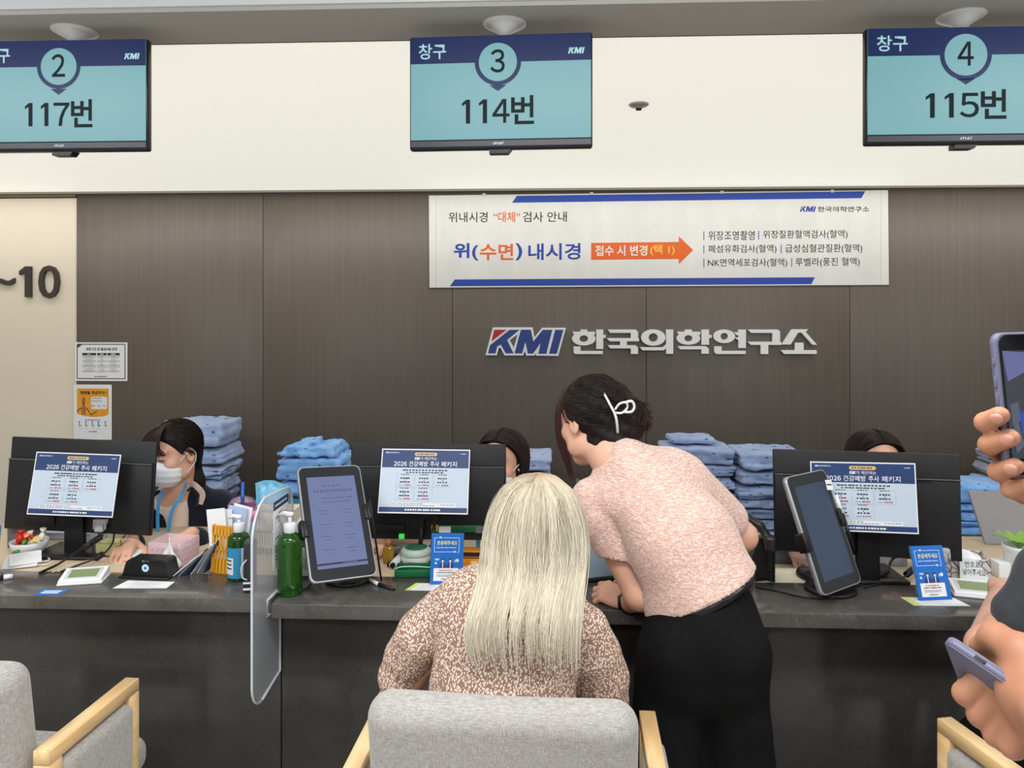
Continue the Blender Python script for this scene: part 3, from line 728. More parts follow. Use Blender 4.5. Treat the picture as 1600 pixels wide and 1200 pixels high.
# ---- monitors seen from behind
def monitor(loc, rot, base_z, label, slim=False, plug=None, vents=False):
    """loc = centre of the panel's back face"""
    c = Vector(loc); r = empty('monitor', (c.x, c.y+.02, base_z), (0, 0, 0), label, 'monitor', 'computer monitors on the counter windows')
    Rm = TRS(c, rot)
    w_, h_ = .54, .325
    mb = MB(); mb.M = Rm
    mb.box((0, .024, 0), (w_, .012, h_), bev=.003).box((0, .014, -.035), (w_*.985, .016, h_*.76), bev=.003)
    mb.box((0, .004, -.012), (.2, .014, .12), bev=.004)
    hs = wp(mb.build('housing', BLK2), r)
    mb = MB(); mb.M = Rm; mb.box((0, .0307, .004), (w_*.975, .0016, h_*.93)); sub(mb.build('screen', mat('monitor_face', (40, 60, 90), .2, emit=(120, 150, 190), estr=.6)), hs)['label'] = 'lit screen facing the clerk'
    mb = MB(); mb.M = Rm
    mb.box((0, .0015, .0865), (w_*.985, .002, .003), m=GREYP)
    mb.box((-.13, .0015, -.125), (.11, .003, .03), bev=.002, m=BLACKM)
    if vents:
        for i in range(14): mb.box((.08+i*.008, .001, .08), (.004, .002, .005), m=BLACKM)
    sub(mb.build('back_trim', None), hs)
    zt = c.z-.07; yb = c.y-.006
    mb = MB()
    if slim:
        for dx in (-.012, .03): mb.tube([(c.x+dx, yb, zt), (c.x+dx-.004, yb-.015, (zt+base_z)/2), (c.x+dx-.012, yb-.02, base_z+.008)], .0075, 8)
        mb.box((c.x+.005, yb, zt+.002), (.08, .014, .05), bev=.004)
    else:
        mb.prism([(-.034, base_z-c.z+.004), (.034, base_z-c.z+.004), (.032, -.06), (-.032, -.06)], .02, None, Matrix.Translation((c.x, yb-.014, c.z)))
    wp(mb.build('stand', BLACKP), r)
    wp(MB().box((c.x, c.y+(.05 if base_z > .745 else 0), base_z+.006), (.24, .17, .012), bev=.004).build('base', BLACKP), r)
    if plug:
        mb = MB(); mb.M = Rm; x, z = plug
        mb.box((x, -.008, z), (.044, .022, .016), bev=.003, m=mat('plug_grey', (176, 176, 178), .45)).box((x, -.012, z-.02), (.03, .018, .03), bev=.005, m=bpy.data.materials['plug_grey'])
        for q in (-.02, .02): mb.cyl((x+q, -.012, z-.004), (x+q, -.012, z-.026), .004, m=bpy.data.materials['plug_grey'])
        sub(mb.build('plug', None), hs)['label'] = 'grey video plug'
    return r, Rm
mL, RL = monitor((-1.639, 2.52, .972), (R(-4), R(1.4), R(-2)), ZD, 'black monitor seen from behind at window 2, cream wall behind it', plug=(.1, -.115))
mM, RMm = monitor((-.399, 2.5, .968), (R(-3), R(-.3), R(-1.3)), ZD, 'black monitor seen from behind on a twin-bar stand, next to the blonde person', slim=True)
mR, RR = monitor((1.0, 2.33, .985), (R(-1), R(-.9), R(-11.7)), ZK, 'black monitor seen from behind at window 4, beside the charcoal shirt', plug=(.205, -.125), vents=True)
flyer('flyer', (-1.607, 2.455, .995), (R(-11.4), R(1.8), R(1)), 'laminated blue and white flyer on the monitor below the orange poster')
flyer('flyer', (-.395, 2.425, 1.025), (R(-19), R(.4), R(.4)), 'laminated blue and white flyer on the twin-bar monitor, glossy at its top')
flyer('flyer', (.975, 2.29, 1.02), (R(-3.8), R(-1.7), R(-11.6)), 'laminated blue and white flyer partly behind the steeply tilted tablet')
# adaptor board and status lamp on the middle monitor
mb = MB(); mb.M = RMm
mb.box((.12, -.004, -.118), (.14, .012, .022), bev=.001, m=mat('board_green', (22, 92, 56), .4)).box((.03, -.004, -.118), (.024, .012, .022), bev=.001, m=mat('board_yellow', (196, 182, 58), .4)).box((.065, -.012, -.12), (.04, .014, .02), bev=.002, m=WHITEP).box((.185, -.006, -.12), (.03, .012, .022), m=GREYP)
wp(mb.build('adaptor_board', None), mM)['label'] = 'green and yellow circuit strip'
mb = MB(); mb.M = RMm; mb.box((-.085, -.004, -.147), (.018, .01, .016), bev=.001); wp(mb.build('lamp', mat('green_lamp', (40, 190, 60), .4, emit=(60, 220, 80), estr=.6)), mM)
# cables of the monitors
wire('cable', [RL @ Vector((.1, -.012, -.155)), on(140, 848, .84)+Vector((0, .06, 0)), on(120, 862, .79), on(90, 882, ZK+.004), on(62, 895, ZK+.004)], .0042, BLACKP, 'thick black video cable running down from the grey plug under the monitor at window 2')
wire('cable', [RL @ Vector((.15, -.004, -.15)), on(175, 850, .80), on(158, 868, .776), on(120, 884, ZK+.004), on(95, 893, ZK+.004)], .003, BLACKP, 'thin black power cable with a ferrite bead beside the clear box')
wire('cable', [RR @ Vector((.205, -.012, -.165)), on(1402, 870, .81), on(1385, 893, .775), on(1362, 908, ZK+.006), on(1335, 916, ZK+.005)], .0042, BLACKP, 'thick black video cable below the monitor at window 4')
wire('cable', [on(1425, 893, ZK+.03), on(1412, 902, ZK+.012), on(1390, 908, ZK+.006), on(1350, 918, ZK+.004)], .0025, BLACKP, 'thin black cable lying beside the blue notice stand at window 4')
for i, (a, c_) in enumerate(((on(143, 846, .83)+Vector((0, .05, 0)), on(131, 856, .81)), (on(160, 866, .78), on(150, 873, .765)), (on(1386, 892, .776), on(1372, 900, .765)), (on(1426, 890, .77), on(1416, 898, .762)))):
    o = MB().cyl(a, c_, .010, n=14).build('ferrite_bead', BLACKM)
    tag(o, ['black ferrite bead high on the thick cable under window 2', 'black ferrite bead on the thin cable by the clear box', 'black ferrite bead on the thick cable under window 4', 'black ferrite bead against the blue notice stand'][i], 'ferrite bead')
wc = [on(50, 872, ZD+.004), on(62, 868, ZD+.006), on(78, 874, ZD+.008), on(60, 879, ZD+.005), on(48, 882, ZD+.004), on(70, 882, ZD+.006), on(84, 876, ZD+.008)]
wire('cable', wc, .0022, WHITEP, 'loose white cable bunched on the desk under the monitor at window 2')
wire('cable', [on(147, 874, ZD+.012), on(120, 880, ZK+.012), on(96, 888, ZK+.006), on(82, 894, ZK+.003)], .0022, mat('cream_cable', (206, 200, 180), .5), 'cream cable crossing the counter behind the white number display')

# ---- tablets on stands
SCRM = mat('tablet_bezel', (42, 44, 48), .22); TABS = mat('tablet_silver', (178, 180, 184), .35, .6)
def tablet(loc, rot, w_, h_, basepx, label, screen, detail):
    c = Vector(loc); bp = Vector(basepx); r = empty('tablet_stand', bp, label=label, cat='tablet')
    Rm = TRS(c, rot)
    mb = MB(); mb.M = Rm; pts = []
    rr = .018
    for cx, cz_, a0 in ((w_/2-rr, h_/2-rr, 0), (-w_/2+rr, h_/2-rr, 90), (-w_/2+rr, -h_/2+rr, 180), (w_/2-rr, -h_/2+rr, 270)):
        pts += [(cx+rr*math.cos(R(a0+q)), cz_+rr*math.sin(R(a0+q))) for q in range(0, 91, 15)]
    mb.prism(pts, .016, None, Matrix.Translation((0, 0, 0)), True); cs = wp(mb.build('casing', TABS), r)
    mb = MB(); mb.M = Rm; mb.prism([(x*.968, z*.982) for x, z in pts], .0015, None, Matrix.Translation((0, -.0012, 0)), True); sub(mb.build('bezel', SCRM), cs)
    s = Print(w_*.76, h_*.8, screen, .0004, -w_*.38, -h_*.4); detail(s)
    o = s.build('screen'); o.matrix_world = Rm @ Matrix.Translation((0, -.0016, 0)); sub(o, cs)
    # holder: foot, arm, clamps
    wp(MB().lathe([(0, 0), (.072, 0), (.075, .004), (.071, .011), (.03, .014), (0, .014)], bp, 40).build('foot', BLACKP), r)
    back = Rm @ Vector((0, .016, -.02)); mid = Rm @ Vector((0, .06, -.06))
    ar = wp(MB().tube([bp+Vector((0, .03, .012)), bp+Vector((0, .035, .06)), mid, back], [.015, .013, .012, .016], 12).build('arm', BLACKP), r)
    for sx in (-1, 1):
        mb = MB(); mb.M = Rm; z0 = -.02 if sx < 0 else .02
        mb.box((sx*(w_/2+.006), .008, z0), (.014, .034, .055), bev=.005).box((sx*(w_/2-.004), -.005, z0), (.014, .007, .05), bev=.003).box((sx*w_/4, .022, z0*.5-.005), (w_/2, .008, .022), bev=.003)
        sub(mb.build('clamp', BLACKP), ar)
    return r, Rm
def scr1(s):
    L1 = mat('screen_text', (60, 66, 90), .25, emit=(98, 106, 140), estr=.5); L2 = mat('screen_line', (60, 66, 90), .25, emit=(124, 134, 170), estr=.5)
    s.rect(0, .945, 1, .965, mat('screen_dark_bar', (30, 30, 50), .25, emit=(52, 54, 84), estr=.5))
    s.dashes(.3, .1, .7, .115, L1, 4).dashes(.1, .15, .93, .18, L1, 12, fill=.6)
    s.dashes(.25, .24, .9, .255, L1, 12).dashes(.25, .285, .85, .298, L1, 10)
    for y in (.35, .5, .63, .77):
        for x in (.08, .55):
            s.outline(x, y, x+.4, y+.11, L2, .0005); s.dashes(x+.08, y+.03, x+.3, y+.042, L1, 4).dashes(x+.12, y+.07, x+.26, y+.08, L1, 3)
    s.dashes(.5, .95, .8, .96, L2, 8, 3)
def scr2(s): pass
T1 = mat('lit_form_screen', (26, 28, 36), .16, emit=(126, 138, 182), estr=.78); T2 = mat('dark_glass_screen', (34, 42, 56), .18, emit=(62, 76, 102), estr=.55)
tL, RtL = tablet((-.635, 2.235, .945), (R(-35), R(3.9), R(34.9)), .204, .36, on(545, 905, ZK), 'large tablet on a stand showing a pale blue form, beside the green pump bottle', T1, scr1)
tR, RtR = tablet((.822, 2.2, .945), (R(-21), R(-.9), R(36)), .19, .335, on(1297, 922, ZK), 'steeply tilted tablet with a blank dark screen and white sticker', T2, scr2)
s = Print(.03, .03, WHITE, .0004, -.015, -.015); s.dashes(.1, .4, .9, .55, INK, 4)
o = s.build('sticker'); o.matrix_world = RtR @ TRS((.09, -.003, .118), (0, R(8), 0)); o.parent = tR; o.matrix_parent_inverse = Matrix.Translation(-Vector(tR.location)); o['label'] = 'small white handwritten sticker'
# stylus held to the side of the right tablet
mb = MB(); mb.M = RtR; mb.cyl((.103, -.004, .085), (.103, -.004, .03), .0062, m=WHITEP).cyl((.103, -.004, .03), (.106, -.002, -.075), .0062, .0045, m=BLACKP)
tag(mb.build('stylus', None), 'white and black stylus clipped along the edge of the blank dark tablet', 'stylus')
wire('cable', [on(1330, 898, ZK+.03), on(1333, 922, ZK+.01), on(1310, 934, ZK+.003), on(1262, 934, ZK+.003), on(1220, 925, ZK+.003), on(1180, 917, ZK+.003)], .0026, BLACKP, 'black charging cable looping over the counter in front of the blank dark tablet')
wire('cable', [on(486, 893, ZK+.04), on(486, 910, ZK+.008), on(478, 920, ZK+.003), on(468, 921, ZK+.003)], .0026, BLACKP, 'short black cable between the green pump bottle and the form tablet')
# tethered stylus rod and white-tipped pen beside the left tablet
a = RtL @ Vector((.112, -.004, .055)); b_ = on(596, 908, ZK+.012)
tag(MB().tube([a, a+Vector((.008, -.005, -.02)), b_], [.005, .0035, .003], 8).build('stylus', BLACKP), 'thin black stylus rod leaning on the tablet that shows a form', 'stylus')
a, b_ = on(578, 906, ZK+.006), on(592, 913, ZK+.006); c_ = on(616, 921, ZK+.005)
tag(MB().cyl(a, b_, .0055, m=WHITEP).cyl(b_, c_, .006, .0045, m=BLACKP).build('pen', None), 'black and white pen lying at the foot of the form tablet', 'pen')

# ---- blue notice stands
def blue_notice(loc, rot, label, w_=.1, h_=.15):
    c = Vector(loc); r = empty('notice_stand', (c.x, c.y, ZK), label=label, cat='notice stand', group='blue notice stands on the counter')
    Rm = TRS(c, rot); dz = -(c.z-h_/2*math.cos(rot[0])-ZK)+.002
    Rm = Matrix.Translation((0, 0, dz)) @ Rm
    s = Print(w_, h_, BLUEPRINT, .003, -w_/2, -h_/2)
    for q in ((.1, .09, .2, .09), (.36, .09, .86, .09), (.1, .09, .1, .37), (.86, .09, .86, .38), (.1, .37, .65, .37), (.8, .38, .86, .38)): s.line(*q, WHITE, .0012)
    s.text('“', .24, .06, .32, .1, WHITE, bold=.03).text('”', .68, .35, .77, .39, WHITE, bold=.03)
    s.text('존중해주세요', .18, .15, .8, .235, mat('pale_yellow_print', (238, 232, 150), .5) if 'pale_yellow_print' not in bpy.data.materials else bpy.data.materials['pale_yellow_print'], bold=.012)
    s.dashes(.16, .275, .8, .295, SKYINK, 10)
    for x, hc in ((.37, INK), (.6, INK)):
        s.disc(x, .535, .05, hc, 2).disc(x, .55, .038, mat('print_skin', (240, 200, 178), .5) if 'print_skin' not in bpy.data.materials else bpy.data.materials['print_skin'], 3)
        s.poly([(x-.11, .69), (x+.11, .69), (x+.1, .62), (x+.04, .58), (x-.04, .58), (x-.1, .62)], NAVY, 2).poly([(x-.015, .58), (x+.015, .58), (x+.01, .69), (x-.01, .69)], WHITE, 3)
    s.rect(.13, .5, .26, .535, SKYINK).disc(.16, .59, .04, SKYINK, 2).disc(.76, .55, .04, SKYINK, 2).disc(.81, .54, .05, WHITE, 2)
    s.rect(.1, .69, .86, .94, PAPER, 3).dashes(.26, .725, .68, .745, REDINK, 6, 4).dashes(.2, .768, .74, .786, INK, 10, 4).dashes(.2, .82, .72, .834, GREYINK, 12, 4).dashes(.2, .845, .72, .858, GREYINK, 12, 4).dashes(.33, .895, .6, .912, INK, 6, 4)
    o = s.build('panel'); o.matrix_world = Rm; o.parent = r; o.matrix_parent_inverse = Matrix.Translation(-Vector(r.location))
    mb = MB(); mb.M = Rm; CL = CLEAR
    mb.box((0, .0045, 0), (w_*1.02, .002, h_*1.01), m=CL).box((0, .028, -h_/2+.002), (w_*1.02, .05, .003), rot=(-rot[0], 0, 0), m=CL)
    wp(mb.build('holder', None), r)['label'] = 'clear acrylic back and foot'
    return r
CLEAR = mat('clear_acrylic', (235, 240, 242), .05, trans=1, ior=1.3)
blue_notice((-1.79, 2.27, .83), (R(-12), 0, R(12)), 'blue notice stand cut by the photo edge, at the candy basket')
blue_notice((-.297, 2.255, .835), (R(-8), R(2.5), R(10.6)), 'blue notice stand between the twin-bar monitor stand and the orange box')
blue_notice((1.13, 2.2, .826), (R(-17), R(-.1), R(8)), 'blue notice stand beside the note card at window 4')

# ---- acrylic divider
FROST = bpy.data.materials.new('frosted_acrylic'); FROST.use_nodes = True; t, b, L = nt(FROST)
b.inputs['Base Color'].default_value = (*lin((214, 218, 224)), 1); b.inputs['Roughness'].default_value = .25
tr = node(t, 'ShaderNodeBsdfTransparent'); tr.inputs[0].default_value = (.93, .94, .96, 1); mx = node(t, 'ShaderNodeMixShader'); mx.inputs[0].default_value = .27
L.new(tr.outputs[0], mx.inputs[1]); L.new(b.outputs[0], mx.inputs[2]); L.new(mx.outputs[0], t.nodes['Material Output'].inputs[0])
EDGE = mat('acrylic_edge', (205, 210, 216), .2)
XD = -.8
dv = empty('counter_divider', (XD, 2.15, ZK), label='frosted acrylic divider hooked over the counter edge beside the green pump bottle', cat='divider')
out = []
def arc(cy, cz, r_, a0, a1, n=10): return [(cy+r_*math.cos(R(a0+(a1-a0)*i/n)), cz+r_*math.sin(R(a0+(a1-a0)*i/n))) for i in range(n+1)]
out += arc(2.05, .556, .07, 270, 180)[0:] + [(1.98, .93)] + arc(2.09, .945, .11, 180, 100) + [(2.2, 1.045)] + arc(2.24, .975, .065, 80, 0) + [(2.305, ZK+.002), (YF_L-.012, ZK+.002), (YF_L-.012, ZK-.044), (2.196, ZK-.044), (2.196, .50)]
fr = frame((0, 1, 0), (1, 0, 0), (0, 0, 1), (XD, 0, 0))
wp(MB().prism(out, .006, None, fr).build('plate', FROST), dv)
rim = [(XD+.003, y, z) for y, z in out]
wp(MB().tube(rim+[rim[0]], .0036, 6).build('polished_edge', EDGE), dv)
s = Print(.125, .2, PAPER, .0006); s.rect(0, 0, 1, .13, NAVY).dashes(.1, .05, .9, .08, WHITE, 9).dashes(.35, .19, .65, .21, REDINK, 3).dashes(.15, .235, .85, .25, INK, 9).dashes(.15, .265, .85, .28, REDINK, 9)
for y in (.66, .7, .74, .8, .85): s.dashes(.1, y, .85, y+.015, INK, 9)
s.outline(.12, .32, .45, .5, GREYINK, .001).outline(.55, .32, .88, .5, GREYINK, .001); s.dashes(.12, .54, .45, .56, INK, 4).dashes(.55, .54, .88, .56, INK, 4)
o = s.build('notice_sheet', None, (XD+.0085, 2.125, .825), (0, 0, R(90))); tag(o, 'white printed sheet with a navy heading stuck on the frosted divider', 'notice')

# ---- pump bottles
def glassm(name, col, rough=.08):
    m = mat(name, col, rough, trans=.75, ior=1.4); return m
GREEN = mat('green_bottle', (66, 138, 50), .08, trans=.85, ior=1.33, coat=.4)
GLIQ = mat('dark_green_liquid', (22, 62, 20), .25)
def pump_bottle(p, rad, hb, ht, label, green, wrap=None):
    r = empty('pump_bottle', p, (0, 0, R(random.uniform(-8, 8))), label, 'pump bottle')
    MB().lathe([(0, .002), (rad*.9, .0), (rad, .006), (rad, hb*.8), (rad*.96, hb*.86), (rad*.8, hb*.93), (rad*.45, hb*.985), (rad*.4, hb), (0, hb)], n=40).build('bottle', green, r)
    MB().lathe([(rad*.46, hb-.002), (rad*.5, hb), (rad*.5, hb+.022), (rad*.42, hb+.026), (0, hb+.026)], n=24).build('collar', WHITEP, r)
    mb = MB().cyl((0, 0, hb+.02), (0, 0, ht-.012), rad*.13).box((0, 0, ht-.006), (rad*.62, rad*.5, .012), bev=.005).tube([(0, 0, ht-.006), (-rad*.5, 0, ht-.003), (-rad*.95, 0, ht-.01)], [rad*.2, rad*.18, rad*.12], 10)
    mb.build('pump', WHITEP, r)
    if wrap:
        x0, z0, z1, fn = wrap
        mb = MB(); R2 = rad+.0006
        mb.grid(lambda u, v: (R2*math.cos(R(-170+160*u)), R2*math.sin(R(-170+160*u)), z0+(z1-z0)*v), 20, 1, mat('label_blue', (52, 140, 186), .45))
        R3 = rad+.001
        mb.grid(lambda u, v: (R3*math.cos(R(-160+60*u)), R3*math.sin(R(-160+60*u)), z0+(z1-z0)*(.12+.55*v)), 10, 1, WHITEP)
        mb.grid(lambda u, v: (R3*math.cos(R(-60+45*u)), R3*math.sin(R(-60+45*u)), z0+(z1-z0)*(.0+1*v)), 10, 1, mat('label_clear', (196, 206, 204), .4))
        for i in range(3): mb.grid(lambda u, v: ((R3+.0004)*math.cos(R(-152+44*u)), (R3+.0004)*math.sin(R(-152+44*u)), z0+(z1-z0)*(.3+.13*i+.05*v)), 8, 1, NAVY)
        mb.build('label', None, r)['label'] = 'blue and white paper label'
    return r
p = on(451, 930, ZK); pump_bottle(Vector((p.x, 2.15, ZK)), .036, .185, .242, 'tall clear green pump bottle in front of the frosted divider', GREEN)
p = on(376, 902, ZK); pump_bottle(Vector((p.x, 2.265, ZK)), .034, .15, .2, 'green pump bottle with a blue label beside the yellow holder', GREEN, (0, .012, .105, None))

# ---- queue number displays (small white boxes)
LCD = mat('green_lcd', (122, 138, 92), .25)
def queue_box(p, yaw, label):
    r = empty('counter_display', p, (0, 0, yaw), label, 'counter display')
    w_, d_ = .122, .085
    MB().prism([(-d_/2, 0), (d_/2, 0), (d_/2, .027), (d_/2-.012, .031), (-d_/2+.004, .015), (-d_/2, .011)], w_, None, frame((0, 1, 0), (1, 0, 0), (0, 0, 1), (-w_/2, 0, 0))).box((0, 0, .004), (w_+.006, d_+.006, .008), bev=.003).build('casing', WHITEP, r)
    a_ = math.atan2(.016, d_-.016)
    MB().box((0, 0, 0), (.08, .042, .003)).build('window', LCD, r, (0, -.004, .0231), (a_, 0, 0))
    MB().box((0, 0, 0), (.1, .058, .002), bev=.0005).build('window_frame', mat('pale_frame', (198, 202, 200), .4), r, (0, -.004, .0226), (a_, 0, 0))
    return r
queue_box(on(121, 913, ZK)+Vector((0, .035, 0)), R(14), 'small white number display with a green window under the monitor at window 2')
queue_box(on(1532, 934, ZK)+Vector((.0, .033, 0)), R(-14), 'small white number display with a green window beside the arm in the charcoal shirt')

# ---- id scanner
p = on(227, 904, ZK)+Vector((0, .033, 0)); r = empty('document_scanner', p, (0, 0, R(-4)), 'black wedge-shaped scanner with a round seal in front of the pink tissue box', 'scanner')
MB().prism([(-.075, 0), (.075, 0), (.078, .006), (.068, .05), (.06, .056), (-.055, .056), (-.064, .05), (-.078, .006)], .06, BLACKP, TRS((0, -.03, 0), (0, 0, 0))).box((0, 0, .003), (.165, .085, .006), bev=.002, m=BLACKP).build('casing', None, r)
s = Print(.05, .04, None, 0, -.02, .01); s.disc(.42, .45, .24, SKYINK, 1).disc(.42, .45, .18, WHITE, 2).disc(.42, .45, .1, BLUEPRINT, 3); s.rect(.2, -.14, .34, -.02, mat('green_print', (70, 170, 70), .5), 1); s.dashes(.38, -.11, .7, -.05, GREYINK, 3, 1)
s.build('seal', r, (0, -.0306, 0))

# ---- slips and labels lying on the counter
def slip(name, pxq, label, mats, cat='paper slip'):
    P = [on(a, b_, ZK+.0012) for a, b_ in pxq]; c_ = sum(P, Vector())/4; mb = MB()
    mb.quad([q-c_ for q in P], PAPER); d_ = Vector((0, 0, .0004))
    mb.quad([P[0]-c_+d_, P[0].lerp(P[1], .16)-c_+d_, P[3].lerp(P[2], .16)-c_+d_, P[3]-c_+d_], mats)
    mb.quad([q-c_-Vector((0, 0, .001)) for q in P], PAPER)
    for i in range(7):
        v0 = .12+.11*i; A, B = P[0].lerp(P[3], v0), P[1].lerp(P[2], v0); A2, B2 = P[0].lerp(P[3], v0+.03), P[1].lerp(P[2], v0+.03)
        mb.quad([A.lerp(B, .22)-c_+d_, A.lerp(B, .82-.1*(i % 3))-c_+d_, A2.lerp(B2, .82-.1*(i % 3))-c_+d_, A2.lerp(B2, .22)-c_+d_], LG)
    return tag(mb.build(name, None, None, c_), label, cat)
LIME = mat('lime_print', (214, 222, 130), .5)
slip('paper_slip', [(176, 919), (260, 919), (273, 909), (200, 907)], 'white printed slip lying in front of the black scanner', PAPER)
slip('paper_slip', [(633, 922), (690, 923), (700, 912), (650, 911)], 'white slip with a pale green band beside the blonde person', LIME)
slip('paper_slip', [(1428, 946), (1517, 947), (1490, 934), (1407, 933)], 'white slip with a pale green band under the blue notice at window 4', LIME)
P = [on(a, b_, ZK+.001) for a, b_ in ((53, 930), (90, 930), (108, 921), (66, 921))]; c_ = sum(P, Vector())/4; mb = MB(); mb.quad([q-c_ for q in P], BLUEPRINT)
for k_ in (.3, .6): mb.quad([P[0].lerp(P[3], k_).lerp(P[1].lerp(P[2], k_), .15)-c_+Vector((0, 0, .0004)), P[0].lerp(P[3], k_).lerp(P[1].lerp(P[2], k_), .85)-c_+Vector((0, 0, .0004)), P[0].lerp(P[3], k_+.18).lerp(P[1].lerp(P[2], k_+.18), .85)-c_+Vector((0, 0, .0004)), P[0].lerp(P[3], k_+.18).lerp(P[1].lerp(P[2], k_+.18), .15)-c_+Vector((0, 0, .0004))], WHITE)
tag(mb.build('sticker', None, None, c_), 'blue and white sticker on the counter edge at window 2', 'sticker')
a, b_ = on(-6, 904, ZK+.008), on(20, 900, ZK+.008)
tag(MB().cyl(a, a.lerp(b_, .45), .0075, m=INK).cyl(a.lerp(b_, .45), b_, .0085, .007, m=WHITEP).build('marker_pen', None), 'white capped marker pen lying by the blue notice at the candy basket', 'marker pen')

# ---- left window clutter
p = on(30, 874, ZD)+Vector((0, .05, 0)); r = empty('candy_basket', p, label='white round bowl holding wrapped candies at window 2', cat='bowl')
MB().lathe([(0, .003), (.04, .0), (.055, .03), (.06, .05), (.056, .05), (.05, .03), (.036, .006), (0, .006)], n=32).build('bowl', WHITEP, r)
cols = [('red', (196, 44, 40)), ('orange', (236, 110, 50)), ('green', (96, 150, 70)), ('white', (232, 226, 210)), ('red', (200, 50, 44)), ('yellow', (224, 206, 140)), ('orange', (240, 120, 56)), ('red', (188, 40, 44)), ('white', (236, 232, 222))]
cm = {}
for i, (cn, cc) in enumerate(cols):
    cm.setdefault(cn, mat('candy_'+cn, cc, .3)); a_ = i*2.4; q = .012+.03*(i % 3)/2
    o = MB().sphere((0, 0, 0), (.017, .013, .011), n=10).cyl((.014, 0, 0), (.03, 0, .003), .004, .011, n=8).cyl((-.014, 0, 0), (-.03, 0, .003), .004, .011, n=8).build('wrapped_candy', cm[cn], None, p+Vector((q*math.cos(a_)-.005, q*math.sin(a_), .036+.011*(i//3)+.004*(i % 2))), (R(25*(i % 3-1)), R(50*(i % 4-1.5)), a_))
    tag(o, 'small %s wrapped candy in the white bowl' % cn, 'candy', 'candies in the white bowl')
p = on(4, 868, ZD)+Vector((0, .12, 0)); tag(MB().box((0, 0, .055), (.09, .08, .11), bev=.004).box((0, 0, .112), (.07, .06, .004), m=GREYP).build('pen_box', BLACKM, None, p), 'black box behind the candy bowl, cut by the photo edge', 'box')
def block(name, px0, py0, px1, py1, Y, depth, m, label, cat, bev=.002, bottom=ZD):
    a_, c_ = at(px0, py0, Y), at(px1, py1, Y); z1 = max(a_.z, c_.z); z0 = bottom
    o = MB().box((0, 0, (z1-z0)/2), (c_.x-a_.x, depth, z1-z0), bev=bev).build(name, m, None, ((a_.x+c_.x)/2, Y+depth/2, z0)); return tag(o, label, cat)
PALEG = mat('pale_grey_card', (206, 208, 214), .5)
block('paper_box', 47, 832, 141, 868, 2.66, .1, noisy('striped_card', [(.4, (204, 206, 214)), (.6, (214, 216, 222))], (140, 1, 1), 1, 1, .5), 'pale grey card box standing behind the stand of the window 2 monitor', 'box')
o = MB().box((0, 0, .004), (.1, .08, .004), rot=(R(14), 0, R(25))).box((.01, .004, .012), (.09, .07, .003), rot=(R(16), 0, R(36))).build('paper_stack', PAPER, None, on(34, 884, ZD)+Vector((.0, .0, .012))); tag(o, 'loose white papers sliding out beside the candy bowl', 'papers')
p = on(164, 872, ZD)+Vector((.0, .05, 0)); r = empty('memo_box', p, label='clear plastic box with yellow memo sheets beside the thick video cable', cat='box')
mb = MB()
for c_, sz in (((0, 0, .002), (.1, .08, .004)), ((0, -.039, .03), (.1, .003, .06)), ((0, .039, .03), (.1, .003, .06)), ((-.049, 0, .03), (.003, .08, .06)), ((.049, 0, .03), (.003, .08, .06))): mb.box(c_, sz)
mb.build('box', CLEAR, r); MB().box((0, 0, .024), (.085, .066, .04), m=mat('memo_yellow', (232, 224, 150), .6)).build('memo_pad', None, r)
tag(MB().lathe([(0, 0), (.026, 0), (.03, .01), (.022, .03), (.01, .036), (0, .036)], n=24).build('tape_roll', WHITEP, None, p+Vector((0, .12, 0))), 'white domed dispenser behind the clear memo box', 'dispenser')
p = on(201, 869, ZD); r = empty('calculator', p, (0, 0, R(6)), label='white calculator with a blue strip under the hand of the masked clerk', cat='calculator')
MB().box((0, 0, .008), (.09, .07, .014), rot=(R(8), 0, 0), bev=.004).build('body', WHITEP, r); MB().box((.0, -.004, .0165), (.055, .022, .002), rot=(R(8), 0, 0)).build('display', SKYINK, r)
# pink tissue box
PINK = mat('pink_clear_plastic', (240, 212, 216), .1, alpha=.5)
p = on(258, 888, ZD)+Vector((0, .06, 0)); r = empty('tissue_box', p, (0, 0, R(-8)), label='clear pink faceted tissue box in front of the masked clerk', cat='tissue box')
mb = MB(); w_, d_, h_ = .118, .1, .08
for c_, sz in (((0, 0, .002), (w_, d_, .004)), ((0, -d_/2, h_/2), (w_, .004, h_)), ((0, d_/2, h_/2), (w_, .004, h_)), ((-w_/2, 0, h_/2), (.004, d_, h_)), ((w_/2, 0, h_/2), (.004, d_, h_))): mb.box(c_, sz)
for i in range(6):
    for j in range(4):
        mb.box((-w_/2+.012+i*.0184, -d_/2-.002, .01+j*.0175), (.012, .006, .012), rot=(0, R(45), 0))
        if i < 5: mb.box((w_/2+.002, -d_/2+.012+i*.019, .01+j*.0175), (.006, .012, .012), rot=(R(45), 0, 0))
mb.build('box', PINK, r); MB().box((0, 0, .03), (.1, .08, .05), bev=.01).build('tissues', mat('tissue_paper', (226, 208, 212), .8), r)
def tissue(p_, sc, label):
    mb = MB()
    def fn(u, v):
        a_ = (u-.5)*2.2; rr = .028*(1-.55*v)+.006*math.sin(9*u+3*v)
        return (rr*math.sin(a_*1.3)*(1.1+.3*math.sin(5*v)), -rr*math.cos(a_*2)*.6+.01*math.sin(6*u), v*.1*(1-.3*abs(u-.45)*2))
    mb.grid(fn, 16, 10); o = mb.build('tissue', mat('white_tissue', (238, 238, 240), .85), None, p_); o.scale = (sc,)*3
    m_ = o.modifiers.new('t', 'SOLIDIFY'); m_.thickness = .001; return tag(o, label, 'tissue')
p2_ = on(258, 892, ZK)+Vector((0, .035, .002)); tissue(p2_, 1.0, 'white tissue sticking up between the pink box and the scanner')
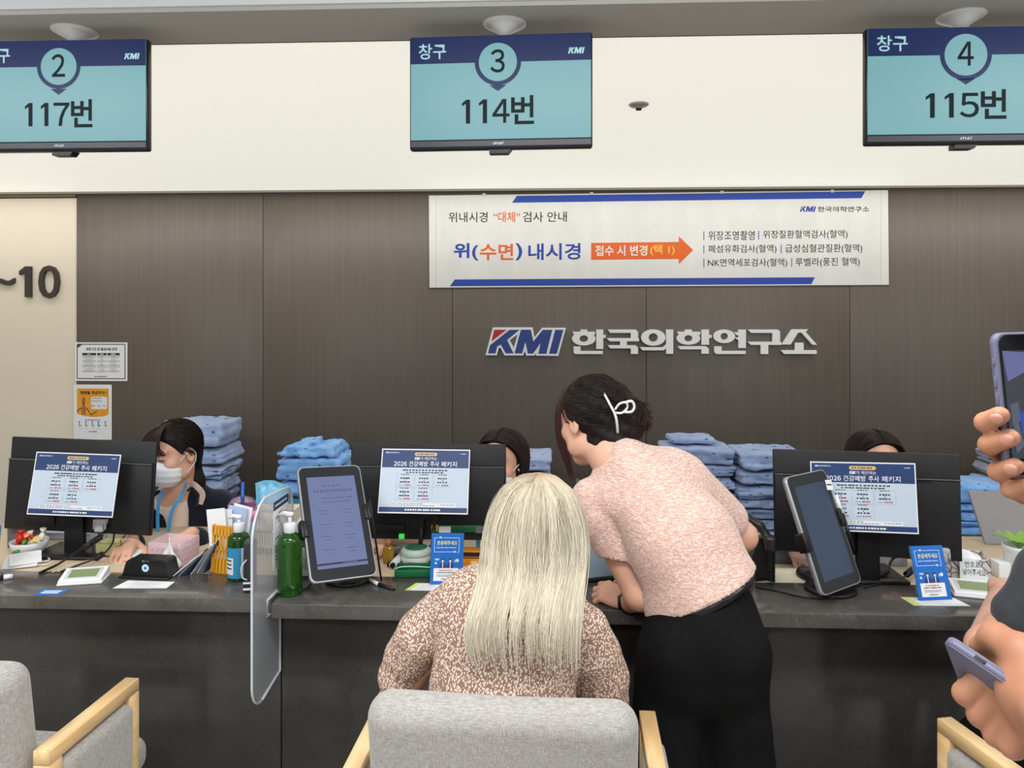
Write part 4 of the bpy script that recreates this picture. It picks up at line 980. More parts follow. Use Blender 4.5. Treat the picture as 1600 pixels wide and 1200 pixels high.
# leaflets leaning in a fan
lc = [(60, 76, 150), (206, 208, 216), (190, 196, 214), (222, 224, 230), (140, 150, 190), (230, 228, 226), (186, 190, 204), (224, 226, 226)]
for i, cc in enumerate(lc):
    bx = 276+i*8; p_ = on(bx, 900, ZK)+Vector((0, .03+.008*i, 0)); tilt = 52-i*5
    o = MB().box((0, 0, .06), (.0022, .085, .12)).box((-.0013, 0, .1), (.0006, .085, .03), m=[PAPER, PALEBLUE, NAVY][i % 3]).build('leaflet', mat('leaflet_%s' % 'abcdefgh'[i], cc, .45), None, p_, (0, R(tilt), R(-14)))
    tag(o, 'thin leaflet leaning in the fan of brochures before the yellow holder', 'leaflet', 'brochures fanned beside the yellow holder')
# yellow perforated holder with papers
YEL = mat('yellow_plastic', (232, 166, 46), .4)
p = on(347, 900, ZK)+Vector((0, .035, 0)); r = empty('file_holder', p, (0, 0, R(-14)), label='yellow perforated file holder beside the labelled green bottle', cat='file holder')
w_, h_ = .075, .155
mb = MB()
xs = [-.037+i*.0125 for i in range(7)]
mb.box((0, -.02, .024), (w_, .003, .048)).box((0, -.02, h_-.016), (w_, .003, .032)).box((0, -.02, h_*.52), (w_, .003, .012))
for x in xs: mb.box((x, -.02, h_/2), (.0055, .003, h_*.95), rot=(0, R(4), 0))
mb.box((-.037, 0, h_/2), (.003, .043, h_)).box((.037, 0, h_*.4), (.003, .043, h_*.8)).box((0, .02, h_/2), (w_, .003, h_)).box((0, 0, .0015), (w_, .043, .003))
mb.build('holder', YEL, r)
for i, (dx, hh, ry, cc) in enumerate(((-.012, .2, -9, (238, 240, 242)), (-.004, .196, -5, (226, 230, 236)), (.01, .205, 6, (176, 196, 228)), (.014, .21, 9, (240, 240, 244)))):
    o = MB().box((0, 0, hh/2), (.07, .0016, hh)).build('paper', mat('held_paper_%s' % 'abcd'[i], cc, .5), None, p+Vector((dx, -.012+.008*i, .004)), (R(-3), R(ry), R(-14)))
    tag(o, ['white sheet tilting out of the yellow holder towards the clerk', 'off-white sheet inside the yellow holder', 'pale blue sheet inside the yellow holder', 'tall white sheet at the bottle side of the yellow holder'][i], 'paper')
# pink tumbler
p = on(359, 884, ZD)+Vector((0, .1, 0)); sc_ = 1
r = empty('tumbler', p, label='tumbler with a pink ring, clear dome lid and blue straw behind the papers', cat='tumbler')
MB().lathe([(0, 0), (.036, 0), (.04, .01), (.05, .13), (.05, .135), (0, .135)], n=32).build('cup', mat('pale_blue_cup', (168, 196, 228), .2), r)
MB().lathe([(.05, .13), (.058, .135), (.06, .145), (.058, .155), (.05, .16)], n=32).build('ring', mat('pink_ring', (238, 150, 196), .35), r)
MB().lathe([(.05, .158), (.047, .18), (.036, .197), (.018, .205), (.01, .206)], n=32).build('dome_lid', CLEAR, r)
MB().cyl((0, 0, .1), (.003, 0, .255), .0055).build('straw', mat('blue_straw', (40, 92, 190), .4), r)
# snack bag
SN1 = mat('sky_foil', (120, 190, 224), .25)
def bagf(u, v):
    x = (u-.5)*.13*(1-.12*math.sin(PI*v)); th = .045*math.sin(PI*min(1, v*1.15))**.6*math.sin(PI*u)
    return x, th, v
mb = MB(); mb.grid(lambda u, v: (bagf(u, v)[0]+.012*v, -bagf(u, v)[1]+.004*math.sin(20*u+9*v), .2*v+.012*math.sin(4*u)*v), 14, 12).grid(lambda u, v: (bagf(1-u, v)[0]+.012*v, bagf(1-u, v)[1], .2*v+.012*math.sin(4*(1-u))*v), 14, 12)
tag(mb.build('snack_bag', SN1, None, on(371, 872, ZD)+Vector((.02, .24, .002))), 'shiny pale blue snack bag behind the tumbler', 'snack bag')
# slotted basket
p = on(404, 872, ZD)+Vector((.02, .1, 0)); CRM = mat('cream_plastic', (226, 220, 200), .45)
mb = MB(); w_, d_, h_ = .15, .12, .145
for y in (-d_/2, d_/2): mb.box((0, y, h_-.012), (w_, .005, .024)).box((0, y, .012), (w_, .004, .024)).box((0, y, h_*.55), (w_, .004, .01))
for x in (-w_/2, w_/2): mb.box((x, 0, h_/2), (.004, d_, h_))
for i in range(17):
    for y in (-d_/2, d_/2): mb.box((-w_/2+.005+i*.00875, y, h_/2), (.0045, .004, h_))
mb.box((0, 0, .002), (w_, d_, .004)); tag(mb.build('slotted_basket', CRM, None, p), 'cream slotted plastic basket behind the frosted divider', 'basket')
p = on(393, 926, ZK)+Vector((-.012, .02, 0)); r = empty('card_reader', p, (0, 0, R(10)), label='upright dark card reader with white stripes beside the frosted divider', cat='card reader')
MB().box((0, 0, .075), (.03, .05, .15), bev=.005).build('body', mat('dark_grey_plastic', (44, 46, 50), .4), r)
MB().box((0, -.0255, .012), (.03, .002, .006)).box((0, -.0255, .03), (.03, .002, .005)).build('stripes', WHITEP, r)
MB().tube(smooth_path([(-.005, -.026, .1), (-.018, -.034, .08), (-.016, -.03, .05), (-.004, -.026, .04)], 5), .002, 6).build('cord', WHITEP, r)
p = on(472, 902, ZK)+Vector((0, .05, 0)); r = empty('printer', p, (0, 0, R(8)), 'white boxed receipt printer between the green pump bottle and the form tablet', 'printer')
MB().box((0, 0, .045), (.075, .09, .09), bev=.004).build('body', WHITEP, r); MB().box((0, 0, .105), (.072, .085, .03), bev=.006).build('lid', GREYP, r); MB().box((0, .0, .145), (.065, .07, .05), bev=.01).build('paper_cover', WHITEP, r)
s = Print(.05, .05, None, 0, -.025, .012)
for i in range(5): s.dashes(.3, .1+.16*i, .9, .16+.16*i, GREYINK, 3, 1)
s.build('printed_label', r, (0, -.0452, 0))

# ---- middle window clutter
GRN = mat('green_tray', (16, 100, 60), .35)
p = on(647, 902, ZK)+Vector((0, .03, 0)); r = empty('coin_tray', p, (0, 0, R(4)), 'shallow green tray between the form tablet and the blue notice stand', 'tray')
mb = MB(); mb.box((0, 0, .003), (.125, .07, .006), bev=.002)
for y in (-.034, .034): mb.box((0, y, .013), (.125, .004, .022), bev=.0015)
for x in (-.061, .061): mb.box((x, 0, .013), (.004, .07, .022), bev=.0015)
mb.build('tray', GRN, r); MB().tube(smooth_path([(-.06, -.03, .026), (-.045, -.028, .032), (0, -.03, .034), (.06, -.03, .03)], 5), .0018, 6).build('rim', mat('pale_green', (190, 220, 196), .4), r)
p = on(646, 889, ZD)+Vector((0, .05, 0)); r = empty('cream_jar', p, label='round white jar with a green patterned lid behind the green tray', cat='jar')
MB().lathe([(0, 0), (.042, 0), (.048, .006), (.05, .03), (.048, .035), (0, .035)], n=36).build('jar', WHITEP, r)
MB().lathe([(.05, .034), (.052, .038), (.05, .05), (.042, .056), (0, .058)], n=36).build('lid', mat('lid_pale_green', (186, 204, 190), .3), r); MB().lathe([(.038, .0575), (.03, .0595), (0, .06)], n=36).build('lid_print', mat('lid_green', (60, 110, 84), .4), r)
MB().box((-.008, -.0495, .016), (.03, .003, .01), m=REDINK).build('red_print', None, r)
p = on(602, 888, ZD)+Vector((0, .05, 0)); r = empty('perfume_bottle', p, label='small amber glass bottle with a wooden cap beside the form tablet', cat='bottle')
MB().box((0, 0, .03), (.036, .03, .06), bev=.009).build('glass', mat('amber_glass', (206, 156, 60), .1, trans=.5), r); MB().cyl((0, 0, .058), (0, 0, .08), .009).build('cap', mat('wood_cap', (176, 120, 70), .5), r)
a, b_ = on(614, 890, ZD)+Vector((0, 0, .014)), on(630, 872, ZD)+Vector((0, 0, .014))
tag(MB().cyl(a, b_, .013, m=WHITEP).cyl(a+(a-b_)*.05, a, .009, m=BLACKP).build('lotion_tube', None), 'white lotion tube with a black end lying beside the round jar', 'tube')
a, b_ = on(606, 884, ZD)+Vector((0, .06, .02)), on(632, 868, ZD)+Vector((0, .06, .02))
tag(MB().box((0, 0, 0), (.022, .09, .02), bev=.003).build('stapler', GREYP, None, (a+b_)/2, (0, 0, R(-40))), 'grey stapler behind the white lotion tube', 'stapler')
tag(MB().box((0, 0, .005), (.2, .1, .01), bev=.002).build('desk_mat', BLACKM, None, on(640, 884, ZD)+Vector((0, .14, 0))), 'black pad under the middle monitor', 'desk mat')
# bundle of blue lanyards
BLUEL = mat('lanyard_blue', (44, 150, 206), .55); mb = MB(); rnd = random.Random(4); p = on(622, 868, ZD)+Vector((0, .2, 0))
for i in range(46):
    x = -.12+.24*rnd.random(); y = -.03+.06*rnd.random(); h0 = .03+.05*rnd.random(); dx = rnd.uniform(-.05, .05)
    mb.tube([(x, y, .004), (x+dx*.5, y-.01, h0*.8+.02), (x+dx, y-.012, h0+.03)], [.0035, .0035, .003], 5, flat=.5)
o = tag(mb.build('lanyard_bundle', BLUEL, None, p), 'bundle of bright blue lanyards on the desk behind the amber bottle', 'lanyards', kind='stuff')
# orange box
p = on(737, 889, ZD)+Vector((0, .05, 0)); ORC = mat('orange_clear_plastic', (240, 150, 40), .15, trans=.35)
r = empty('card_case', p, label='clear orange plastic case beside the blue notice stand in front of the blonde person', cat='case')
MB().box((0, 0, .012), (.075, .05, .024), bev=.003).box((0, 0, .038), (.072, .048, .022), bev=.003).build('case', ORC, r); MB().box((0, -.0255, .04), (.06, .001, .014), m=INK).box((.01, -.0255, .014), (.03, .001, .008), m=YELINK).build('printed_label', None, r)
tag(MB().box((0, 0, .05), (.014, .006, .1)).build('lanyard', mat('teal_strap', (70, 170, 200), .5), None, on(742, 876, ZD)+Vector((.0, .12, 0))), 'teal strap hanging upright behind the orange case', 'strap')
# pale panel on a black foot between the two standing figures
p0, p1 = on(903, 911, ZK), on(966, 904, ZK); c_ = (p0+p1)/2
r = empty('signature_screen', c_, label='upright pale blue panel on a black foot between blonde hair and pink jacket', cat='screen')
dx = (p1-p0); an = math.atan2(dx.y, dx.x)
wp(MB().box(c_+Vector((0, 0, .004)), (dx.length, .022, .008), rot=(0, 0, an), bev=.002).build('foot', BLACKP), r)
mb = MB(); mb.M = TRS(c_+Vector((.03, .012, .0)), (R(-6), 0, an)); mb.box((0, 0, .16), (.17, .008, .3), bev=.003); wp(mb.build('panel', mat('pale_blue_panel', (176, 204, 224), .25)), r)
mb = MB(); mb.M = TRS(c_+Vector((.03, .012, .0)), (R(-6), 0, an)); mb.box((-.088, -.002, .16), (.006, .014, .31), bev=.002).box((-.072, -.005, .16), (.004, .003, .3)); wp(mb.build('frame', GREYP), r)
p = on(967, 914, ZK)+Vector((.002, .0, 0)); tag(MB().cyl((0, 0, .0), (.003, .0, .03), .009).cyl((.003, 0, .03), (.004, 0, .04), .008, .004, m=INK).build('marker_pen', mat('bright_blue_plastic', (40, 120, 220), .35), None, p), 'bright blue marker standing beside the hand of the pink jacket', 'marker pen')

# ---- telephone
p = on(1177, 912, ZK)+Vector((.0, .08, -.0)); r = empty('telephone', p, (0, 0, R(-20)), 'black desk telephone with a coiled cord beside the pink jacket', 'telephone')
PH = mat('phone_plastic', (46, 45, 43), .35)
MB().prism([(-.1, 0), (.08, 0), (.1, .08), (.06, .15), (.03, .155), (-.02, .06), (-.1, .025)], .15, PH, frame((.75, .66, 0), (-.66, .75, 0), (0, 0, 1), (.03, -.06, 0))).build('body', None, r)
F_ = Field((-.16, -.16, .05), (.16, .16, .3), .004)
F_.chain([(-.03, -.06, .2), (.01, -.065, .232), (.055, -.07, .21), (.09, -.075, .155)], [.02, .014, .013, .018], .012).rbox((.092, -.078, .15), (.02, .022, .028), .01, k=.01).rbox((-.035, -.06, .19), (.024, .024, .028), .01, k=.01)
F_.build('handset', PH, r)
hel = [(.095+.011*math.cos(i*.9), -.085+.011*math.sin(i*.9), .125-.0011*i) for i in range(100)]
MB().tube([(.092, -.08, .13)]+hel+[(.06, -.06, .012)], .0032, 6).build('coiled_cord', BLACKP, r)
r.scale = (.84,)*3
tag(MB().cyl((0, 0, 0), (0, 0, .055), .006).cyl((0, 0, .055), (0, 0, .062), .0035, m=WHITEP).build('marker_pen', SILVER, None, on(1178, 911, ZK)+Vector((-.0, .01, 0))), 'silver pen standing against the telephone', 'marker pen')
tag(MB().box((0, 0, .001), (.2, .13, .002)).build('desk_sheet', mat('cream_paper', (238, 228, 204), .6), None, on(1222, 903, ZD)+Vector((0, .02, .0))), 'cream sheet of paper under the arm of the clerk at window 4', 'paper')
o = MB().box((0, 0, .035), (.3, .1, .07), bev=.003).box((0, -.052, .05), (.3, .006, .016), bev=.002, m=GREYP).build('desk_tray', mat('dark_tray', (58, 56, 52), .45), None, on(1250, 893, ZD)+Vector((.0, .12, 0))); tag(o, 'dark grey tray on the desk behind the telephone', 'tray')
p = on(1264, 905, ZD)+Vector((.0, .01, 0)); r = empty('computer_mouse', p, (0, 0, R(10)), 'black computer mouse under the hand of the clerk at window 4', 'mouse')
F_ = Field((-.05, -.07, -.02), (.05, .07, .05), .004); F_.ell((0, 0, .006), (.03, .052, .028)).cut((0, 0, 0), (0, 0, -1)); F_.build('body', BLACKP, r); MB().cyl((-.004, .03, .03), (.004, .03, .03), .007).build('wheel', GREYP, r)

# ---- right window clutter
block('paper_box', 1330, 862, 1418, 905, 2.5, .1, bpy.data.materials['striped_card'], 'pale grey card box behind the stand of the window 4 monitor', 'box')
p = on(1520, 922, ZD)+Vector((.0, .115, 0)); r = empty('tissue_tray', p, (0, 0, R(-16)), 'clear tray printed with grey drawings holding tissues at window 4', 'tissue box')
PAT = mat('patterned_card', (196, 190, 188), .3); t, b, L = nt(PAT); vo = node(t, 'ShaderNodeTexVoronoi', feature='DISTANCE_TO_EDGE'); vo.inputs['Scale'].default_value = 45; L.new(coords(t), vo.inputs['Vector']); L.new(ramp(t, vo.outputs['Distance'], [(.03, (96, 92, 94)), (.09, (206, 200, 198))]), b.inputs['Base Color'])
mb = MB()
for c_, sz in (((0, -.05, .038), (.19, .004, .076)), ((0, .05, .038), (.19, .004, .076)), ((-.094, 0, .038), (.004, .1, .076)), ((.094, 0, .038), (.004, .1, .076)), ((0, 0, .002), (.19, .1, .004))): mb.box(c_, sz, bev=.001)
mb.build('tray', PAT, r); F_ = Field((-.1, -.06, 0), (.1, .06, .12), .005); F_.rbox((0, 0, .04), (.085, .042, .03), .012).ell((.01, 0, .076), (.05, .03, .016), k=.02).wrinkle(lambda x, y, z: .003*np.sin(90*x+40*z)*np.sin(70*y)); F_.build('tissues', bpy.data.materials['white_tissue'], r)
s = Print(.08, .076, PAPER, .0012, -.04, 0); s.text('번호표', .18, .1, .72, .34, INK, bold=.005).line(.8, .22, .9, .22, INK, .001).text('넣어주세요', .1, .4, .92, .66, INK, bold=.005)
tag(s.build('note_card', None, Vector((on(1537, 918, ZK).x, 2.338, ZD+.002)), (R(-6), R(1), R(-8))), 'white handwritten note card leaning on the tissue tray at window 4', 'note card')
p = at(1580, 860, 2.75); tag(MB().prism([(-.11, -.13), (.3, -.13), (.3, .06), (-.17, .06)], .012, None, None).build('desk_partition', mat('grey_partition', (150, 150, 154), .5), None, (p.x+.02, 2.75, .872)), 'grey slanted partition panel at the foot of the gown stack beside the raised phone', 'partition')
p = at(1592, 893, 2.42); p.z = ZD; r = empty('potted_plant', p, label='small plant with pointed green leaves in a white pot, cut by the photo edge', cat='plant')
MB().lathe([(0, 0), (.035, 0), (.045, .09), (.048, .1), (.043, .1), (.038, .085), (0, .085)], n=28).build('pot', WHITEP, r)
LEAF = mat('leaf_green', (120, 165, 66), .4); rnd = random.Random(3)
for i in range(9):
    a_ = i*.7+.2; ln = .09+.03*rnd.random(); mb = MB()
    def lf(u, v): w0 = .011*math.sin(PI*min(1, u*.98+.02))**.7; return (u*ln*.7, (v-.5)*2*w0, .085+ln*.9*u-.5*ln*u*u+.004*abs(v-.5))
    mb.grid(lf, 8, 2); o = mb.build('leaf', LEAF, r, None, (0, 0, a_))
block('memo_box', 1561, 880, 1580, 898, 2.4, .05, WHITEP, 'small white box beside the potted plant', 'box')
# ================================================================== low cabinet and folded gowns behind the clerks
CAB = noisy('dark_cabinet', [(.3, (70, 68, 64)), (.7, (80, 78, 73))], (2, 40, 2), 3, 1, .45)
cb = empty('low_cabinet', (0, 3.85, 0), label='long low dark cabinet along the brown wall carrying the folded gowns', cat='cabinet')
ZG = .385
MB().box((0, 0, ZG-.0125), (6.0, .7, .025), bev=.003).build('top', CAB, cb); MB().box((0, .02, (ZG-.025)/2), (5.96, .62, ZG-.025)).build('carcass', CAB, cb)
for i in range(8): MB().box((-2.6+i*.745, -.3, .19), (.735, .02, .32), bev=.002).build('door', CAB, cb)
def cloth(name, c1, c2, dash):
    m = mat(name, c1, .85, sheen=.2); t, b, L = nt(m); v = coords(t)
    n = node(t, 'ShaderNodeTexNoise'); n.inputs['Scale'].default_value = 14; n.inputs['Detail'].default_value = 4; L.new(v, n.inputs['Vector'])
    base = ramp(t, n.outputs['Fac'], [(.35, c1), (.65, c2)])
    vo = node(t, 'ShaderNodeTexVoronoi', feature='F1'); vo.inputs['Scale'].default_value = 19; L.new(coords(t, (1.0, 1.0, 2.6), (.3, .5, .8)), vo.inputs['Vector'])
    fac = ramp(t, vo.outputs['Distance'], [(.15, (255, 255, 255)), (.2, (0, 0, 0))])
    mx = node(t, 'ShaderNodeMix', data_type='RGBA'); L.new(fac, mx.inputs['Factor']); L.new(base, mx.inputs['A']); mx.inputs['B'].default_value = (*lin(dash), 1)
    L.new(mx.outputs['Result'], b.inputs['Base Color'])
    w_ = node(t, 'ShaderNodeTexNoise'); w_.inputs['Scale'].default_value = 500; L.new(v, w_.inputs['Vector']); bump(t, b, w_.outputs['Fac'], .15, .002)
    return m
G1 = cloth('gown_grey_blue', (138, 158, 196), (156, 174, 208), (62, 74, 108)); G2 = cloth('gown_sky_blue', (110, 164, 226), (134, 184, 238), (66, 106, 176))
G3 = cloth('gown_steel', (134, 142, 162), (152, 160, 178), (60, 66, 86)); G4 = cloth('gown_blue', (128, 148, 188), (148, 168, 204), (50, 62, 98)); TEALC = mat('teal_cloth', (52, 150, 170), .8)
def gown_mesh(seed):
    rr = np.random.default_rng(seed); F_ = Field((-.2, -.18, -.06), (.2, .18, .06), .0048)
    for k_ in range(3):
        z = -.022+.022*k_; dx, dy = rr.uniform(-.01, .01, 2)
        F_.rbox((dx, dy, z), (.165+rr.uniform(-.012, .006), .145+rr.uniform(-.008, .006), .0135), .0125, k=.009)
    F_.rbox((0, -.01, 0), (.158, .142, .03), .03, k=.012)
    F_.rbox((rr.uniform(-.03, .03), -.06, .026), (.12, .075, .012), .011, Rm=np.array(Euler((R(rr.uniform(-4, 4)), R(rr.uniform(-5, 5)), R(rr.uniform(-12, 12)))).to_matrix()), k=.02)
    sx = 1 if seed % 2 else -1
    for z in (-.012, .012): F_.rbox((sx*.16, rr.uniform(-.02, .02), z), (.03, .13, .002), .001, k=.006, mode='sub')
    W = [(rr.normal(0, 1, 3), rr.uniform(0, 6.3), a_) for a_ in (.0022, .0022, .002, .0018, .0014, .001)]
    def wr(x, y, z):
        s_ = 0
        for i, (d_, ph, am) in enumerate(W):
            q = (18+14*i)*d_/np.linalg.norm(d_); s_ = s_+am*np.sin(q[0]*x+q[1]*y+q[2]*2*z+ph+1.5*np.sin(11*x+9*y+ph))
        return s_
    return F_.wrinkle(wr).mesh('folded_gown', G1)
GM = [gown_mesh(i) for i in range(5)]
GH = [max(v.co.z for v in g.vertices)-min(v.co.z for v in g.vertices) for g in GM]
GC = [(max(v.co.z for v in g.vertices)+min(v.co.z for v in g.vertices))/2 for g in GM]
for g, c_ in zip(GM, GC):
    for v in g.vertices: v.co.z -= c_
GV = {}
def gv(k_, m):
    if (k_, m.name) not in GV:
        me = GM[k_].copy(); me.materials.clear(); me.materials.append(m); GV[(k_, m.name)] = me
    return GV[(k_, m.name)]
ORD = ['top', 'second', 'third', 'fourth', 'fifth', 'sixth', 'seventh', 'eighth', 'ninth', 'tenth', 'eleventh', 'twelfth']
def stack(cx, Y, ytops, m, where, n0=0, seed=0, jit=.012, wsc=1.0, mats=None):
    """ytops: photo rows of the upper edge of each gown (front edge), from the top one down, last = bottom row"""
    rr = random.Random(seed); Yf = Y-.145; X = at(cx, 700, Y).x
    zs = [at(cx, y, Yf).z for y in ytops]; zb = ZG
    zs[-1] = max(zs[-1], zb)
    while zs[-1]-zb > .03: zs.append(max(zb, zs[-1]-.066))
    zs[-1] = zb
    for i, (z1, z0) in enumerate(zip(zs, zs[1:])):
        h_ = z1-z0; mm = (mats or {}).get(i, m)
        o = link('folded_gown', gv((i*2+seed) % 5, mm), None, (X+rr.uniform(-jit, jit), Y+rr.uniform(-jit, jit), (z0+z1)/2), (0, 0, R(rr.uniform(-4, 4))+(PI if rr.random() < .5 else 0)))
        o.scale = (wsc*rr.uniform(.97, 1.03), wsc, h_/GH[(i*2+seed) % 5]*1.0)
        cn = 'teal' if mm is TEALC else 'blue' if mm in (G2, G4) else 'grey-blue'
        tag(o, ('folded %s patterned gown, %s of the stack %s' % (cn, ORD[i] if i == 0 else ORD[i]+' from the top', where)), 'folded gown', 'folded gowns on the low cabinet')
stack(314, 3.75, [660, 703, 728, 752, 776], G1, 'behind the masked clerk', seed=1)
stack(492, 3.72, [712, 757, 781, 788, 795, 803], G2, 'behind the form tablet', n0=1, seed=2, mats={2: TEALC, 3: TEALC, 4: TEALC})
stack(812, 3.75, [712, 738, 762], G1, 'behind the blonde hair', seed=3)
stack(1088, 3.74, [697, 727, 748, 766, 800, 822, 846, 871], G4, 'beside the pink jacket', n0=1, seed=4)
stack(1196, 3.7, [708, 737, 760, 783, 795, 814, 830, 848, 872], G4, 'above the telephone', seed=6)
stack(1503, 3.7, [757, 790, 802, 815, 823, 838, 849, 862, 875], G2, 'beside the window 4 monitor', seed=8)
stack(1600, 3.75, [712, 736, 756, 776, 792, 815, 838], G3, 'behind the raised phone', seed=9)
# a loosely thrown gown crowning the bright blue stack, and a folded strip on another
F_ = Field((-.2, -.16, -.02), (.22, .16, .14), .005); rr = np.random.default_rng(5)
F_.rbox((.04, 0, .012), (.14, .13, .014), .012).rbox((.05, 0, .034), (.115, .12, .016), .014, k=.015).rbox((.02, -.02, .055), (.06, .09, .012), .011, np.array(Euler((0, R(-14), R(10))).to_matrix()), k=.015).cap((-.12, -.06, .004), (.0, -.09, .062), .012, .016, .012).wrinkle(lambda x, y, z: .004*np.sin(40*x+25*y+60*z)+.003*np.sin(90*x-60*y+2)+.002*np.sin(150*y+80*z))
z_ = at(492, 712, 3.575).z; tag(link('folded_gown', F_.mesh('folded_gown', G2), None, (at(480, 700, 3.72).x, 3.72, z_-.012)), 'rumpled bright blue gown thrown on top of the stack behind the form tablet', 'folded gown')
F_ = Field((-.15, -.12, -.02), (.15, .12, .05), .005); F_.rbox((0, 0, .01), (.11, .09, .014), .012).wrinkle(lambda x, y, z: .002*np.sin(60*x+70*y+60*z)); z_ = at(1088, 697, 3.6).z
tag(link('folded_gown', F_.mesh('folded_gown', G4), None, (at(1078, 700, 3.74).x, 3.74, z_+.004)), 'thin folded blue gown lying on top of the stack beside the pink jacket', 'folded gown')

# ================================================================== waiting chairs
def linen(name, c1, c2):
    m = mat(name, c1, .9, sheen=.3); t, b, L = nt(m)
    a_ = node(t, 'ShaderNodeTexNoise'); a_.inputs['Scale'].default_value = 1; a_.inputs['Detail'].default_value = 3; L.new(coords(t, (620, 620, 60)), a_.inputs['Vector'])
    c_ = node(t, 'ShaderNodeTexNoise'); c_.inputs['Scale'].default_value = 1; c_.inputs['Detail'].default_value = 3; L.new(coords(t, (90, 90, 700)), c_.inputs['Vector'])
    ad = node(t, 'ShaderNodeMath', operation='ADD'); L.new(a_.outputs['Fac'], ad.inputs[0]); L.new(c_.outputs['Fac'], ad.inputs[1])
    hf = node(t, 'ShaderNodeMath', operation='MULTIPLY'); hf.inputs[1].default_value = .5; L.new(ad.outputs[0], hf.inputs[0])
    L.new(ramp(t, hf.outputs[0], [(.38, c1), (.62, c2)]), b.inputs['Base Color']); bump(t, b, hf.outputs[0], .35, .002); return m
LINEN = linen('light_grey_linen', (140, 136, 130), (178, 175, 170))
ASH = noisy('pale_ash_wood', [(.35, (206, 168, 116)), (.55, (222, 188, 138)), (.7, (230, 200, 154))], (30, 4, 30), 5, 1, .4)
def chair(X, Yc, yaw, label):
    """origin on the floor under the middle of the seat; faces +y"""
    r = empty('waiting_chair', (X, Yc, 0), (0, 0, yaw), label, 'chair', 'upholstered chairs in front of the counter')
    F_ = Field((-.29, -.3, .36), (.29, .0, .9), .0065)
    F_.rbox((0, -.14, .63), (.256, .044, .222), .042, np.array(Euler((R(8), 0, 0)).to_matrix()))
    F_.wrinkle(lambda x, y, z: .0015*np.sin(14*x+9*z)); F_.build('backrest', LINEN, r)
    F_ = Field((-.3, -.3, .36), (.3, .32, .52), .008); F_.rbox((0, .02, .43), (.275, .24, .045), .035); F_.build('seat', LINEN, r)
    for s_ in (-1, 1):
        x = s_*.302; f = empty('side_frame', (0, 0, 0)); f.parent = r
        MB().box((x, -.02, .665), (.036, .31, .03), bev=.0015, seg=1).build('arm_rail', ASH, f)
        MB().box((x, -.155, .325), (.036, .04, .65), bev=.0015, seg=1).build('rear_leg', ASH, f)
        MB().box((x, .117, .325), (.036, .036, .65), bev=.0015, seg=1).build('front_leg', ASH, f)
        for y in (-.17, .132): MB().box((x-.012, y, .677), (.004, .0015, .006), m=ASH).box((x, y, .677), (.004, .0015, .006), m=ASH).box((x+.012, y, .677), (.004, .0015, .006), m=ASH).build('joint', None, f)
        G_ = Field((x-.06, -.17, .2), (x+.06, .16, .67), .006); G_.rbox((x+s_*.008, -.019, .435), (.026, .116, .205), .018); G_.build('side_panel', LINEN, f)
    MB().box((0, -.14, .37), (.57, .03, .05)).box((0, .16, .37), (.57, .03, .05)).build('seat_rail', ASH, r)
    return r
chair(-.073, 1.56, R(-2.5), 'grey linen chair with pale wood arms under the blonde person')
chair(-1.325, 1.66, R(-3), 'empty grey linen chair with a pale wood arm, in front of the dark counter')
chair(1.216, 1.613, R(12), 'grey linen chair under the person in the charcoal shirt')
# ================================================================== people
def skin(name, c1, c2):
    m = mat(name, c1, .48, spec=.35); t, b, L = nt(m)
    n = node(t, 'ShaderNodeTexNoise'); n.inputs['Scale'].default_value = 22; n.inputs['Detail'].default_value = 5; L.new(coords(t), n.inputs['Vector'])
    L.new(ramp(t, n.outputs['Fac'], [(.35, c1), (.65, c2)]), b.inputs['Base Color'])
    b.inputs['Subsurface Weight'].default_value = .12; b.inputs['Subsurface Radius'].default_value = (.012, .005, .003); b.inputs['Subsurface Scale'].default_value = .6
    n2 = node(t, 'ShaderNodeTexNoise'); n2.inputs['Scale'].default_value = 260; L.new(coords(t), n2.inputs['Vector']); bump(t, b, n2.outputs['Fac'], .06, .002); return m
SKIN = skin('skin', (214, 163, 138), (224, 176, 152)); SKIN2 = skin('skin_tan', (166, 116, 90), (180, 128, 100)); NAIL = mat('nail', (196, 142, 124), .3)
def fabric(name, stops, scale=(60, 60, 60), rough=.85, bmp=.15):
    return noisy(name, stops, scale, 4, 1, rough, bmp, .003, spec=.2, sheen=.15)
BLACKF = noisy('black_trouser_cloth', [(.3, (13, 13, 14)), (.7, (18, 18, 19))], (60, 60, 60), 3, 1, .8, .1, .003, spec=.15); NAVYF = fabric('navy_knit', [(.3, (22, 25, 36)), (.7, (28, 32, 45))], (200, 200, 200)); CHAR = fabric('charcoal_jersey', [(.3, (58, 60, 64)), (.7, (68, 70, 74))], (30, 30, 30))
CREAMF = fabric('cream_blouse', [(.3, (216, 192, 174)), (.7, (226, 204, 188))], (12, 12, 12)); JEAN = fabric('dark_cloth', [(.3, (30, 31, 36)), (.7, (38, 40, 46))])
HAIRM = mat('hair_strand', (200, 190, 160), .5, spec=.3); t, b, L = nt(HAIRM); a_ = node(t, 'ShaderNodeVertexColor', layer_name='tone'); L.new(a_.outputs['Color'], b.inputs['Base Color'])
BLHAIR = noisy('blonde_hair_mass', [(.35, (168, 158, 132)), (.65, (206, 198, 174))], (90, 90, 3), 4, 1, .5); DKHAIR = noisy('dark_hair_mass', [(.35, (20, 16, 15)), (.65, (34, 28, 25))], (60, 60, 6), 4, 1, .6, spec=.2)
def basis(f, u):
    f = nrm(f); u = np.array(u, float); u = nrm(u-f*(u@f)); r_ = np.cross(f, u); return r_, f, u
